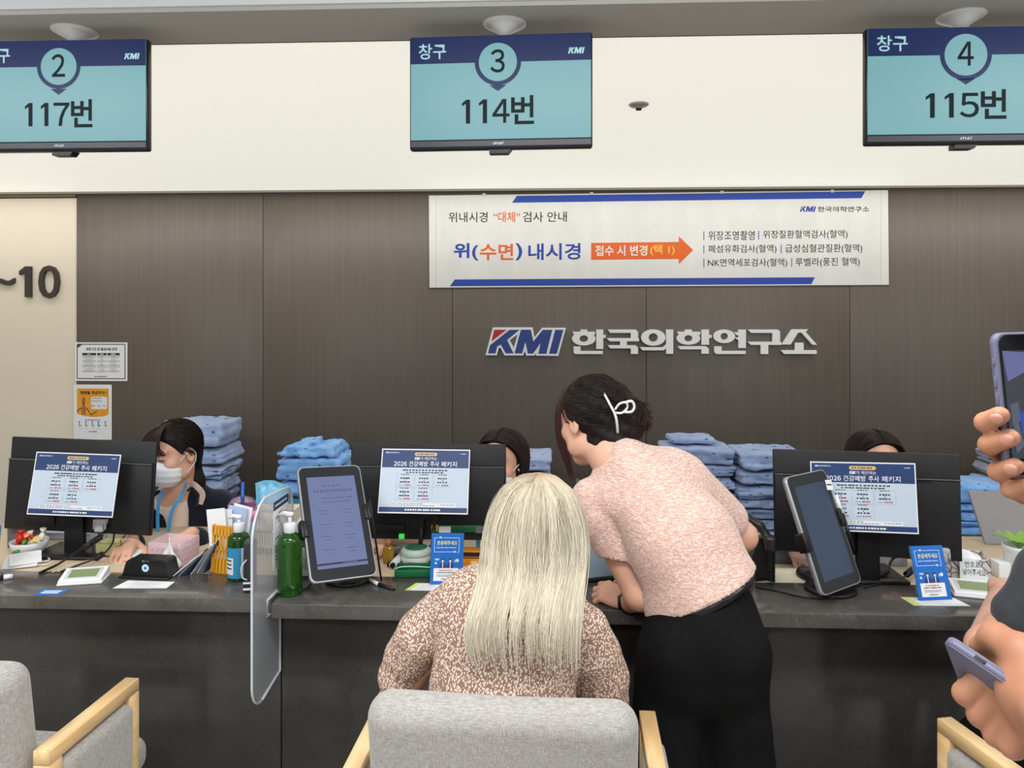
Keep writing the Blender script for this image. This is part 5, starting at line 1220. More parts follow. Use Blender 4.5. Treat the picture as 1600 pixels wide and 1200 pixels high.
class Head:
    """face looks along f; r is the person's right"""
    def __init__(s, C, f, u, sc=1.0): s.C = np.array(C, float); s.r, s.f, s.u = basis(f, u); s.sc = sc; s.R = np.stack([s.r, s.f, s.u], 1)
    def p(s, r_, f, u): return s.C+s.sc*(r_*s.r+f*s.f+u*s.u)
    def add(s, F, neck=None, nr=.052):
        q = s.sc; S = lambda *a: np.array(a)*q
        F.ell(s.p(0, -.012, .028), S(.074, .092, .084), s.R, .01).ell(s.p(0, .03, -.042), S(.056, .06, .074), s.R, .03*q).ell(s.p(0, .066, -.098), S(.024, .02, .018), s.R, .025*q)
        for e in (-1, 1):
            F.ell(s.p(.036*e, .058, -.022), S(.028, .028, .026), s.R, .02*q).ell(s.p(.05*e, .02, -.07), S(.016, .034, .026), s.R, .025*q)
            F.ell(s.p(.03*e, .1, .01), S(.018, .014, .011), s.R, .012*q, 'sub').ell(s.p(.03*e, .081, .008), S(.015, .013, .0125), s.R, .004*q)
            F.ell(s.p(.076*e, -.008, -.012), S(.009, .019, .031), s.R, .008*q).ell(s.p(.084*e, -.004, -.01), S(.006, .01, .018), s.R, .006*q, 'sub')
        F.ell(s.p(0, .076, .034), S(.05, .02, .014), s.R, .02*q).cap(s.p(0, .09, .012), s.p(0, .112, -.024), .0075*q, .011*q, .014*q)
        for e in (-1, 1): F.ell(s.p(.011*e, .1, -.027), S(.009, .01, .008), s.R, .008*q)
        F.ell(s.p(0, .088, -.056), S(.023, .012, .0055), s.R, .006*q).ell(s.p(0, .087, -.066), S(.019, .012, .006), s.R, .006*q)
        if neck is not None: F.cap(s.p(0, -.022, -.055), neck, nr*q, (nr+.006)*q, .03)
        return F
    def hair_cap(s, F, front=.045, low=-.06, grow=1.0):
        q = s.sc*grow; S = lambda *a: np.array(a)*q
        F.ell(s.p(0, -.016, .03), S(.085, .103, .094), s.R, .01)
        F.cut(s.p(0, front, .045), s.f*.86-s.u*.5, .01).cut(s.p(0, 0, low), -s.u+s.f*.4, .01); return F
    def scalp(s, az, el, k=1.0):
        """az 0 = front, 90 = person's right, 180 = back; el 90 = crown"""
        a, e = R(az), R(el); return s.p(.087*k*math.sin(a)*math.cos(e), -.016+.105*k*math.cos(a)*math.cos(e), .03+.096*k*math.sin(e))
def hand(F, w_, d, n, th, sc=1.0, curl=(25, 30, 20), thumb=None, spread=.1, kk=.004):
    """w_ wrist, d towards the knuckles, n out of the back of the hand, th towards the thumb"""
    w_ = np.array(w_, float); d = nrm(d); n = np.array(n, float); n = nrm(n-d*(n@d)); t_ = np.cross(d, n); t_ = t_ if t_@np.array(th, float) > 0 else -t_
    Rm = np.stack([t_, d, n], 1); F.ell(w_+d*.05*sc, np.array((.038, .052, .016))*sc, Rm, .012)
    for i, (o, kx, L3) in enumerate(((.03, .09, (.042, .025, .021)), (.0105, .095, (.046, .029, .022)), (-.0095, .09, (.042, .027, .021)), (-.028, .081, (.033, .02, .018)))):
        k_ = w_+(d*kx+t_*o)*sc; F.cap(w_+(d*.012+t_*o*.55)*sc, k_, .012*sc, .0105*sc, .008)
        a = R(curl[0]+4*i); P = [k_]; dd = d+t_*(o/.03)*spread
        for L_, c_ in zip(L3, (0, curl[1], curl[2])): a += R(c_); P.append(P[-1]+nrm(dd*math.cos(a)-n*math.sin(a))*L_*sc)
        F.chain(P, [.0098*sc, .0088*sc, .008*sc, .0068*sc], kk)
    if thumb is None: b0 = w_+(d*.02+t_*.028-n*.006)*sc; thumb = [b0, b0+nrm(d*.6+t_*.75-n*.25)*.042*sc, b0+nrm(d*.6+t_*.75-n*.25)*.042*sc+nrm(d*.85+t_*.35-n*.3)*.03*sc, b0+nrm(d*.6+t_*.75-n*.25)*.042*sc+nrm(d*.85+t_*.35-n*.3)*.03*sc+nrm(d*.95-n*.3)*.024*sc]
    F.chain(thumb, [.014*sc, .0115*sc, .0098*sc, .0078*sc], .008); return F
def A(px, py, Y): return np.array(at(px, py, Y))
def join(name, meshes, m):
    bm = bmesh.new()
    for me in meshes: bm.from_mesh(me)
    me = bpy.data.meshes.new(name); bm.to_mesh(me); bm.free(); me.materials.append(m); return me
def folds(seed, amp, fr=(14, 30)):
    rr = np.random.default_rng(seed); W = [(rr.normal(0, 1, 3)*np.array((1, 1, .6)), rr.uniform(0, 6), rr.uniform(*fr)) for _ in range(5)]
    def fn(x, y, z):
        s_ = 0
        for d_, ph, f_ in W: d_ = d_/np.linalg.norm(d_); s_ = s_+np.sin(f_*(d_[0]*x+d_[1]*y+d_[2]*z)*2+ph+1.3*np.sin(9*x+7*z+ph))
        return amp*s_/2
    return fn
rs = np.random.default_rng(21)

# ------------------------------------------------------------ blonde person on the middle chair
P1 = empty('person', (-.04, 1.6, 0), label='seated person with long blonde hair in a brown and white dotted blouse', cat='person')
ft = dict(flat=((0, 1, 0), .68))
hip, wai, che, nk = A(785, 1290, 1.58), A(786, 1110, 1.6), A(795, 975, 1.655), A(820, 893, 1.70)
shL, shR = A(690, 948, 1.68), A(915, 975, 1.65); elL, elR = A(612, 1100, 1.72), A(946, 1125, 1.70)
hd1 = Head(A(838, 815, 1.745), (.05, .88, -.42), (.12, .4, .9), 1.0)
haL, haR = np.array((-.2, 2.15, .785)), np.array((.03, 2.15, .785))
F_ = Field((-.55, 1.3, 0), (.4, 2.35, 1.3), .0068)
hd1.add(F_, nk); F_.cap(nk, che, .06, .1, .05)
s1, s2 = shL+np.array((.03, 0, -.015)), shR+np.array((-.03, 0, -.015)); F_.cap(s1, s2, .036, .036, .03).cap(che, wai, .125, .115, .05, **ft).cap(wai, hip, .125, .14, .05, **ft)
F_.chain([s1, elL, haL+np.array((-.01, -.08, 0))], [.036, .037, .027], .01).chain([s2, elR, haR+np.array((.0, -.08, 0))], [.036, .037, .027], .01)
hand(F_, haL+np.array((-.01, -.08, 0)), (.3, 1, 0), (0, 0, 1), (1, 0, 0), 1.0); hand(F_, haR+np.array((0, -.08, 0)), (-.3, 1, 0), (0, 0, 1), (-1, 0, 0), 1.0)
for sx in (-1, 1): F_.chain([hip+np.array((sx*.08, .03, 0)), np.array((hip[0]+sx*.11, 2.02, .5)), np.array((hip[0]+sx*.11, 2.06, .08)), np.array((hip[0]+sx*.11, 2.14, .035))], [.08, .055, .038, .03], .02)
wp(F_.build('body', SKIN), P1)
DOT = mat('dotted_blouse', (160, 126, 108), .8, spec=.2); t, b, L = nt(DOT)
vo = node(t, 'ShaderNodeTexVoronoi', feature='F1'); vo.inputs['Scale'].default_value = 1; vo.inputs['Randomness'].default_value = .85; nz = node(t, 'ShaderNodeTexNoise'); nz.inputs['Scale'].default_value = 60
cv = coords(t, (235, 170, 165), (.4, .5, .3)); L.new(cv, vo.inputs['Vector'])
L.new(ramp(t, vo.outputs['Distance'], [(.4, (226, 210, 196)), (.5, (150, 116, 100))]), b.inputs['Base Color'])
F_ = Field((-.5, 1.35, .44), (.42, 1.95, 1.12), .0062)
F_.cap(che, wai, .158, .15, .05, **ft).cap(wai, hip, .15, .16, .04, **ft).cap(shL+np.array((.045, 0, 0)), shR-np.array((.045, 0, 0)), .058, .058, .06).cap(nk+np.array((0, .0, -.02)), che, .075, .12, .05)
def puff(F, a, mid, c, e, r0, r1, r2, seed):
    F.chain([a, mid, c], [r0, r1, r2*1.12], .01); ax = nrm(e-c); F.cap(c, c+ax*.035, r2*.92, r2*.9, .008).cap(c+ax*.028, c+ax*.055, r2*.95, r2*1.0, .008)
    return F
puff(F_, shL+np.array((.0, 0, -.01)), A(660, 994, 1.69), A(642, 1026, 1.705), elL, .05, .06, .055, 1)
puff(F_, shR-np.array((.0, 0, .01)), A(925, 1024, 1.665), A(938, 1062, 1.685), elR, .05, .06, .057, 2)
F_.wrinkle(folds(3, .0035)).cut(nk+np.array((0, 0, .022)), (0, .45, .9)).cut((0, 0, .47), (0, 0, -1))
def ga(c, e):
    ax = nrm(e-c); u1 = nrm(np.cross(ax, (0, 0, 1.))); u2 = np.cross(ax, u1)
    def fn(x, y, z):
        px_, py_, pz_ = x-c[0], y-c[1], z-c[2]; h_ = px_*ax[0]+py_*ax[1]+pz_*ax[2]; an = np.arctan2(px_*u2[0]+py_*u2[1]+pz_*u2[2], px_*u1[0]+py_*u1[1]+pz_*u1[2])
        dd = px_**2+py_**2+pz_**2; return .003*np.sin(14*an)*np.exp(-((h_-.035)/.03)**2)*np.exp(-(dd/.007)**2)
    return fn
F_.wrinkle(ga(A(640, 1022, 1.705), elL)).wrinkle(ga(A(940, 1056, 1.685), elR))
wp(F_.build('blouse', DOT), P1)
F_ = Field((-.4, 1.3, .02), (.3, 2.25, .62), .009)
for sx in (-1, 1): F_.chain([hip+np.array((sx*.08, .03, -.01)), np.array((hip[0]+sx*.11, 2.02, .5)), np.array((hip[0]+sx*.11, 2.06, .1))], [.1, .075, .055], .03)
F_.cap(hip, wai, .15, .13, .04, **ft).cut((0, 0, .56), (0, 0, 1)); wp(F_.build('trousers', JEAN), P1)
for sx in (-1, 1): 
    F_ = Field((hip[0]+sx*.11-.07, 1.98, -.01), (hip[0]+sx*.11+.07, 2.3, .12), .006); F_.cap((hip[0]+sx*.11, 2.05, .045), (hip[0]+sx*.11, 2.18, .032), .045, .034).cut((0, 0, .002), (0, 0, -1)); wp(F_.build('shoe', BLACKM), P1)
# her hair: strands run down the meridians of a tapering mass
HT = np.array([  # row, left, right, back Y, depth
 (740.5, 840, 845, 1.72, .004), (748, 808, 872, 1.668, .065), (765, 786, 892, 1.632, .09), (785, 774, 902, 1.612, .11), (810, 765, 909, 1.6, .12), (840, 760, 913, 1.592, .115), (870, 757, 913, 1.578, .09), (900, 752, 911, 1.553, .05), (930, 744, 907, 1.527, .03), (960, 735, 904, 1.505, .024), (990, 729, 903, 1.496, .02), (1020, 733, 903, 1.493, .018), (1050, 740, 903, 1.492, .016)])
zz_, cx_, rx_, by_, ry_ = [], [], [], [], []
for py, l_, r_, by, d_ in HT:
    a, c_ = A(l_, py, by+d_), A(r_, py, by+d_); zz_.append((a[2]+c_[2])/2); cx_.append((a[0]+c_[0])/2); rx_.append((c_[0]-a[0])/2); by_.append(by); ry_.append(d_)
zz_, cx_, rx_, by_, ry_ = map(np.array, (zz_, cx_, rx_, by_, ry_)); SI = np.arange(len(zz_), dtype=float)
def hpt(s_, th, k=1.0):
    """s_ = row index along the hair, th = azimuth (0 = back, + = right)"""
    ip = lambda a: np.interp(s_, SI, a); r2 = ip(ry_)
    return np.stack([ip(cx_)+ip(rx_)*k*np.sin(th), ip(by_)+r2-r2*k*np.cos(th), ip(zz_)], -1)
V = []; mb = MB()
mb.grid(lambda u, v: tuple(hpt(np.array(v*7.8), (u-.5)*2*PI*(.98 if v < .55 else .98-.5*(v-.55)), .93)), 40, 36)
wp(mb.build('hair_mass', BLHAIR), P1).name = 'hair_underlayer'
paths, cols, rad = [], [], []
for i in range(3400):
    th0 = rs.uniform(-1, 1)*(2.6 if i % 3 else 1.75); cl = math.floor(th0*14)/14+.03; th1 = th0*.55+cl*.45
    e = rs.triangular(6.4, 9.2, 12.2) if abs(th0) < 1.7 else rs.uniform(6, 8.5)
    s0 = rs.choice([0, rs.uniform(0, 3), rs.uniform(1.5, 6)], p=[.62, .25, .13]); s_ = np.linspace(s0, e, 20)
    w_ = np.sin(s_*rs.uniform(.4, .9)+rs.uniform(0, 6))*rs.uniform(.01, .05)+(.12*math.sin(cl*23)+rs.normal(0, .05))*np.clip((s_-7.5)/3, 0, 1)
    th = th0+(th1-th0)*np.clip((s_-2)/7, 0, 1)+w_+.02*math.sin(i*1.7)
    lim = 1.5; th = np.where(s_ > 7.2, np.clip(th, -lim, lim), th)
    k_ = rs.uniform(.94, 1.03)+.03*np.sin(cl*40)+(rs.uniform(0, .08) if rs.random() < .05 else 0)*np.sin((s_-s0)/(e-s0)*PI)
    P = hpt(s_, th, k_); P[:, 1] -= np.where(s_ > 7, .004+.004*rs.random(), 0)
    paths.append(P); rad.append(rs.uniform(.0006, .0012))
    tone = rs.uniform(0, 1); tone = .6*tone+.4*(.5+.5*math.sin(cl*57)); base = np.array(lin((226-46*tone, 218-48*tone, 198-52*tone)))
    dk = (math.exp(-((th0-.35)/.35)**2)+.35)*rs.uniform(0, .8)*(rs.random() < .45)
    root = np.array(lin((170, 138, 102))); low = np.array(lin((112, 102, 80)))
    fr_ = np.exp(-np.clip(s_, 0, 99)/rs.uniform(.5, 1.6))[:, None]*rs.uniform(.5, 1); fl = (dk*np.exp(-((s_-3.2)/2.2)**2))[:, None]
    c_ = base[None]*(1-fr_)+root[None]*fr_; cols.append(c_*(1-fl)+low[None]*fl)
for i in range(70):   # stray hairs
    th = rs.uniform(-2, 2); s_ = np.linspace(rs.uniform(0, 5), rs.uniform(6, 11), 16); P = hpt(s_, np.clip(th+.1*np.sin(s_*.8+i), -1.7, 1.7), 1+.1*rs.random()*np.sin(np.linspace(0, PI, 16))); P[:, 1] -= .006
    paths.append(P); rad.append(.0005); cols.append(np.array(lin((232, 226, 204))))
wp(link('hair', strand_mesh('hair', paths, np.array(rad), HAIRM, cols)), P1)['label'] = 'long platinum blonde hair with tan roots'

# ------------------------------------------------------------ bending person in the pink jacket
P2 = empty('person', (.4, 1.86, 0), label='person in a pink tweed jacket and black trousers bending over the counter, hair clipped up', cat='person')
hip = A(1096, 990, 1.86); wst = A(1092, 928, 1.875); che = A(1020, 790, 1.95); nk = A(955, 712, 2.01)
shL, shR = A(928, 782, 1.98), A(1070, 752, 2.02); elL, wrL = A(1000, 928, 1.9), A(984, 942, 2.075); elR, wrR = A(1160, 838, 2.1), A(1090, 870, 2.24)
hd2 = Head(A(925, 657, 2.07), (-.6, .74, -.3), (-.12, .3, .95), .98)
axis = nrm(che-wst)
F_ = Field((.0, 1.6, 0), (.72, 2.4, 1.5), .0052)
hd2.add(F_, nk, .047); F_.cap(nk, che, .052, .09, .04).cap(shL, shR, .042, .042, .05).cap(che, wst, .1, .09, .04, flat=((0, 1, 0), .75)).cap(wst, hip, .085, .1, .04, flat=((0, 1, 0), .8))
F_.chain([shL, elL, wrL], [.046, .041, .027], .012).chain([shR, elR, wrR], [.046, .04, .026], .015)
hand(F_, wrL, (-.14, .1, .03), (.35, -.7, .6), (-.1, .4, .8), .95, (35, 55, 40)); hand(F_, wrR, (-.4, .5, -.2), (0, 0, 1), (-1, .2, 0), .95)
fl_, fr_ = np.array((hip[0]-.09, 1.84, 0)), np.array((hip[0]+.08, 1.84, 0))
for f0, sx in ((fl_, -1), (fr_, 1)): F_.chain([hip+np.array((sx*.07, 0, -.04)), f0+np.array((0, .0, .46)), f0+np.array((0, -.01, .07))], [.07, .055, .036], .02)
wp(F_.build('body', SKIN), P2)
TWEED = mat('pink_tweed', (216, 180, 166), .85, spec=.2, sheen=.3); t, b, L = nt(TWEED)
rot_ = (0, R(-24), 0)
n1 = node(t, 'ShaderNodeTexNoise'); n1.inputs['Scale'].default_value = 1; n1.inputs['Detail'].default_value = 3; L.new(coords(t, (70, 70, 520), rot_), n1.inputs['Vector'])
n2 = node(t, 'ShaderNodeTexNoise'); n2.inputs['Scale'].default_value = 1; n2.inputs['Detail'].default_value = 3; L.new(coords(t, (520, 520, 150), rot_), n2.inputs['Vector'])
ad = node(t, 'ShaderNodeMath', operation='ADD'); L.new(n1.outputs['Fac'], ad.inputs[0]); L.new(n2.outputs['Fac'], ad.inputs[1]); hf = node(t, 'ShaderNodeMath', operation='MULTIPLY'); hf.inputs[1].default_value = .5; L.new(ad.outputs[0], hf.inputs[0])
L.new(ramp(t, hf.outputs[0], [(.38, (188, 146, 132)), (.5, (214, 178, 164)), (.62, (240, 220, 210))]), b.inputs['Base Color']); bump(t, b, hf.outputs[0], .5, .003)
F_ = Field((.02, 1.66, .78), (.72, 2.26, 1.32), .0056)
hc = A(1098, 935, 1.87); fl2 = dict(flat=((0, 1, 0), .8))
F_.cap(A(1100, 930, 1.87), A(1062, 850, 1.895), .145, .137, .03, **fl2).cap(A(1062, 850, 1.895), A(1012, 778, 1.95), .137, .118, .04, **fl2).cap(A(1108, 950, 1.865), hc, .15, .148, .02, **fl2)
F_.cap(shL+np.array((.035, 0, .0)), shR-np.array((.02, 0, -.0)), .07, .07, .06).cap(A(972, 722, 2.0), A(1012, 775, 1.96), .06, .1, .05).cap(A(966, 733, 2.01), A(1040, 735, 2.0), .055, .055, .05).cap(A(978, 716, 1.985), A(1000, 735, 1.98), .045, .06, .03)
se = A(977, 868, 1.93); F_.chain([shL, A(945, 815, 1.96), se], [.064, .068, .066], .009)
se2 = A(1135, 812, 2.085); F_.chain([shR, se2], [.066, .06], .03)
ax1 = nrm(elL-A(950, 800, 1.96)); F_.cut(se, ax1*0+nrm(np.array((.28, -.12, -1.))), .002) if False else None
na = nrm(np.array(hip-A(1030, 800, 1.93))); ph = A(1098, 925, 1.87)
def half(F, p_, n_, sel):
    """cuts only inside the ball sel=(centre, radius)"""
    sl, g = F.blk(np.array(sel[0])-sel[1], np.array(sel[0])+sel[1], 0); d = (g[0]-p_[0])*n_[0]+(g[1]-p_[1])*n_[1]+(g[2]-p_[2])*n_[2]
    ins = ((g[0]-sel[0][0])**2+(g[1]-sel[0][1])**2+(g[2]-sel[0][2])**2) < sel[1]**2; F.f[sl] = np.where(ins, np.maximum(F.f[sl], d), F.f[sl])
hemn = nrm(np.array((.44, -.1, -.9)))
F_.wrinkle(folds(8, .003, (8, 18)))
half(F_, A(1098, 924, 1.87), hemn, (A(1110, 990, 1.87), .26))
half(F_, A(977, 864, 1.93), nrm(np.array((-.12, -.15, -1.))), (A(972, 905, 1.93), .085))
F_.cap(A(1096, 925, 1.872), A(1110, 970, 1.865), .118, .13, .0, mode='sub', **fl2)
F_.cap(se+np.array((-.012, .01, .03)), A(985, 905, 1.92), .055, .056, .0, mode='sub')
F_.cap(A(945, 690, 2.03), A(962, 716, 2.0), .052, .05, .004, mode='sub')
wp(F_.build('jacket', TWEED), P2)
F_ = Field((.12, 1.62, .03), (.66, 2.1, 1.02), .0065)
F_.cap(wst+np.array((.0, 0, .02)), hip, .112, .142, .04, flat=((0, 1, 0), .86)).cap(hip, hip+np.array((0, 0, -.08)), .146, .14, .03, flat=((0, 1, 0), .86))
for f0, sx in ((fl_, -1), (fr_, 1)): F_.chain([hip+np.array((sx*.07, 0, -.06)), f0+np.array((0, .0, .46)), f0+np.array((0, -.01, .06))], [.094, .085, .084], .025)
for sx in (-1, 1): F_.cap(hip+np.array((sx*.065, -.05, -.03)), hip+np.array((sx*.065, -.045, -.07)), .085, .08, .03)
F_.wrinkle(folds(5, .003, (10, 20))); half(F_, A(1090, 906, 1.875), -hemn*np.array((1, 1, 1)), (A(1085, 870, 1.88), .2)); F_.cut((0, 0, .05), (0, 0, -1))
tr2 = wp(F_.build('trousers', BLACKF), P2)
bp = A(1095, 922, 1.875); bn_ = -hemn; u1 = nrm(np.cross(bn_, (0, 1, 0))); u2 = np.cross(bn_, u1)
bc = bp+bn_*-.012
BELT = mat('black_belt_leather', (16, 16, 17), .3)
mb = MB(); mb.tube([tuple(bc+.126*u1*math.cos(a)+.106*u2*math.sin(a)) for a in np.linspace(0, 2*PI, 49)], .014, 8, flat=1, cap=False); sub(mb.build('belt', BELT), tr2)
for f0 in (fl_, fr_):
    F_ = Field((f0[0]-.06, 1.72, -.01), (f0[0]+.06, 2.08, .12), .006); F_.cap((f0[0], 1.8, .05), (f0[0], 1.98, .03), .042, .03).cut((0, 0, .002), (0, 0, -1)); wp(F_.build('shoe', BLACKM), P2)
mb = MB(); q = nrm(wrL-elL); u1 = nrm(np.cross(q, (0, 0, 1))); u2 = np.cross(q, u1); c0 = wrL-q*.012
mb.tube([tuple(c0+.0285*(u1*math.cos(a)+u2*math.sin(a))) for a in np.linspace(0, 2*PI, 25)], .0065, 6, cap=False); mb.box(tuple(c0-.031*u1), (.008, .03, .03), bev=.003); wp(mb.build('watch', BLACKP), P2)['label'] = 'dark wrist watch'
# hair gathered into a twist
F_ = Field((-.02, 1.86, 1.1), (.36, 2.28, 1.48), .0045)
hd2.hair_cap(F_, .035, -.075, 1.02).cap(hd2.p(.01, -.06, -.02), A(962, 694, 2.0), .05, .03, .03); bun = A(985, 652, 2.02)
F_.ell(bun, (.036, .05, .05), k=.02).cap(A(940, 690, 2.01), A(985, 675, 2.01), .035, .03, .03).cap(A(965, 620, 2.04), bun, .035, .03, .03); F_.wrinkle(lambda x, y, z: .0018*np.sin(160*z+70*x)+.0012*np.sin(230*x-120*z))
wp(F_.build('hair_mass', DKHAIR), P2).name = 'hair_underlayer'
def dk(tone, warm=.3): return np.array(lin((26+22*tone+14*warm*tone, 21+17*tone, 19+14*tone)))
paths, cols = [], []
q = np.array(hd2.C)
for i in range(1100):
    az = rs.uniform(20, 340); el = rs.uniform(-20, 88); p0 = hd2.scalp(az, el, 1.03)
    if el < 5 and (az < 75 or az > 285): continue
    tgt = bun+rs.normal(0, .016, 3)-np.array((.012, 0, 0)); P = []
    c0 = hd2.p(0, -.016, .03)
    for s_ in np.linspace(0, 1, 12):
        v = (1-s_)*(p0-c0)+s_*(tgt-c0); v2 = nrm(v)*((1-s_)*np.linalg.norm(p0-c0)+s_*np.linalg.norm(tgt-c0)); P.append(c0+(v*.25+v2*.75)*(1.01+.02*math.sin(s_*PI)*rs.random()))
    paths.append(P); cols.append(dk(rs.random()))
for i in range(420):   # loops of the twist
    a0 = rs.uniform(0, 6.3); r0 = rs.uniform(.6, 1.12); ax_ = nrm(np.array((.35, -.75, .3))+rs.normal(0, .2, 3)); e1 = nrm(np.cross(ax_, (0, 0, 1))); e2 = np.cross(ax_, e1); ln = rs.uniform(1.2, 3)
    tt_ = np.linspace(a0, a0+ln, 12); off = ax_*rs.uniform(-.036, .045)
    paths.append([bun+off+r0*(.040*e1*math.cos(x)+.05*e2*math.sin(x))*(1-.25*abs(off@ax_)/.045) for x in tt_]); cols.append(dk(rs.random(), 1))
for i in range(60):    # ends that stick out of the twist
    d_ = nrm(np.array((.8, -.25, rs.uniform(-.9, .9)))); p0 = bun+d_*.03; paths.append([p0+d_*.022*x+np.array((.01*x*x, 0, .012*math.sin(3*x+i))) for x in np.linspace(0, 1, 8)]); cols.append(dk(rs.random(), 1.4))
for i in range(46):    # loose lock in front of the face
    j = rs.normal(0, 1, 2); P = smooth_path([A(884+j[0]*2, 610, 2.09), A(872+j[0]*2, 640, 2.08), A(874+j[0]*3, 680, 2.075), A(884+j[0]*3, 715, 2.07), A(892+j[0]*2+j[1], 742+6*j[1], 2.065)], 4); paths.append(P); cols.append(dk(rs.random(), 2))
h2 = wp(link('hair', strand_mesh('hair', paths, .0012, HAIRM, cols)), P2); h2['label'] = 'dark hair twisted up with a loose lock at the front'
CLIPM = mat('pearl_clip', (226, 226, 230), .12, coat=.6); mb = MB()
Yc = 1.955
mb.tube(smooth_path([A(944, 615, Yc+.03), A(952, 630, Yc), A(961, 648, Yc-.012), A(964, 662, Yc-.006), A(965, 676, Yc+.015)], 6), [.0032]*13+[.0036]*12, 8)
mb.tube(smooth_path([A(961, 640, Yc-.01), A(968, 631, Yc-.018), A(978, 629, Yc-.014), A(980, 637, Yc-.006), A(972, 645, Yc-.012), A(961, 645, Yc-.012)], 6), .003, 8)
mb.tube(smooth_path([A(976, 629, Yc-.012), A(987, 627, Yc-.004), A(991, 635, Yc), A(987, 643, Yc), A(976, 644, Yc-.01)], 6), .0036, 8)
sub(mb.build('hair_clip', CLIPM), h2)['label'] = 'glossy white claw clip'

# ------------------------------------------------------------ clerks
def torso(F, nk, shL, shR, che, hip, rs_=(.05, .045, .1, .12), grow=0):
    F.cap(shL, shR, rs_[1]+grow, rs_[1]+grow, .05).cap(nk, che, .05+grow, rs_[2]*.8+grow, .04).cap(che, hip, rs_[2]+grow, rs_[3]+grow, .05, flat=((0, 1, 0), .75)); return F
def legs(F, hip, grow=0, knee=-.38):
    for sx in (-1, 1): F.chain([hip+np.array((sx*.08, 0, -.02)), np.array((hip[0]+sx*.1, hip[1]+knee, .47)), np.array((hip[0]+sx*.1, hip[1]+knee-.02, .09)), np.array((hip[0]+sx*.1, hip[1]+knee-.1, .04))], [.085+grow, .06+grow, .045+grow, .036+grow*.6], .03)
    return F
# masked clerk
P3 = empty('person', (-1.3, 2.95, 0), label='clerk in a white face mask and navy cardigan seated behind the window 2 monitor', cat='person')
hd3 = Head(A(273, 706, 2.84), (-.36, -.9, -.22), (-.05, -.12, 1), 1.0)
nk = A(277, 772, 2.9); shR, shL = A(226, 800, 2.86), A(338, 792, 2.98); che = A(283, 850, 2.92); hip = np.array((-1.28, 3.05, .55))   # image left / image right
elA, wrA = A(200, 880, 2.74), A(205, 868, 2.55); elB, wrB = A(346, 900, 2.84), A(300, 885, 2.62)
wrA[2] = ZD+.035; wrB[2] = ZD+.04
F_ = Field((-1.72, 2.35, 0), (-.9, 3.3, 1.3), .0062)
F_.lo = F_.lo
hd3.add(F_, nk, .05); torso(F_, nk, shR, shL, che, hip); F_.chain([shR, elA, wrA], [.042, .038, .026], .015).chain([shL, elB, wrB], [.042, .038, .026], .015); legs(F_, hip)
hand(F_, wrA, (.15, -.8, -.12), (0, 0, 1), (.9, .2, 0), .95, (20, 25, 20)); hand(F_, wrB, (-.4, -.8, -.1), (0, 0, 1), (-1, 0, 0), .95, (20, 25, 20))
wp(F_.build('body', SKIN), P3)
F_ = Field((-1.7, 2.6, .5), (-.95, 3.25, 1.02), .0062); torso(F_, nk+np.array((0, 0, -.012)), shR, shL, che, hip, grow=.014); F_.wrinkle(folds(4, .003))
F_.cap(hd3.p(0, -.02, -.06), nk+np.array((-.012, -.03, .012)), .056, .058, .004, mode='sub').cut((0, 0, .56), (0, 0, -1)); wp(F_.build('blouse', CREAMF), P3)
F_ = Field((-1.72, 2.5, .45), (-.9, 3.35, 1.0), .0062); torso(F_, nk+np.array((.02, .03, -.015)), shR, shL, che, hip, grow=.03); F_.chain([shR, elA, wrA+nrm(elA-wrA)*.05], [.064, .056, .046], .02).chain([shL, elB, wrB+nrm(elB-wrB)*.04], [.064, .056, .046], .02)
opn = A(276, 860, 2.78); F_.wrinkle(folds(6, .0035))
F_.cap(np.array(A(266, 765, 2.76)), A(254, 940, 2.74), .055, .06, .006, mode='sub', flat=((0, 1, 0), 2.2)).cap(hd3.p(0, -.02, -.06), nk+np.array((-.012, -.04, .0)), .062, .068, .004, mode='sub'); F_.cut((0, 0, .5), (0, 0, -1)); card = wp(F_.build('cardigan', NAVYF), P3)
COLM = mat('navy_collar', (24, 24, 32), .6); mb = MB()
def strip(mb, pts, wdt, m, nrm_=(0, -1, 0), th=.003):
    P = smooth_path(pts, 6); n_ = np.array(nrm_, float); V = []
    for i in range(len(P)):
        T = nrm(P[min(i+1, len(P)-1)]-P[max(i-1, 0)]); s_ = nrm(np.cross(T, n_))*wdt/2; V.append((P[i]-s_, P[i]+s_, P[i]+s_-n_*th, P[i]-s_-n_*th))
    vs = [[mb.bm.verts.new(tuple(x)) for x in r_] for r_ in V]
    for a, c_ in zip(vs, vs[1:]):
        for k_ in range(4): mb.bm.faces.new((a[k_], a[(k_+1) % 4], c_[(k_+1) % 4], c_[k_]))
    for e in (vs[0], vs[-1]): mb.bm.faces.new(e)
    mb._fin([x for r_ in vs for x in r_], m, False); return mb
strip(mb, [A(290, 752, 2.9), A(304, 758, 2.86), A(316, 772, 2.85), A(312, 788, 2.84)], .022, CREAMF); strip(mb, [A(296, 762, 2.855), A(308, 776, 2.835), A(306, 792, 2.82)], .012, COLM)
mb.sphere(tuple(A(294, 766, 2.83)), .006, m=COLM); sub(mb.build('collar', None), card)['label'] = 'cream collar edged in navy'
LAN = mat('lanyard_sky', (66, 160, 220), .5); mb = MB()
strip(mb, [A(292, 752, 2.86), A(283, 775, 2.80), A(268, 800, 2.775), A(262, 835, 2.77)], .012, LAN); strip(mb, [A(252, 768, 2.82), A(247, 790, 2.79), A(246, 815, 2.775), A(247, 838, 2.77)], .012, LAN); wp(mb.build('lanyard', None), P3)['label'] = 'sky blue lanyard'
F_ = Field(hd3.C-.16, hd3.C+.16, .004)
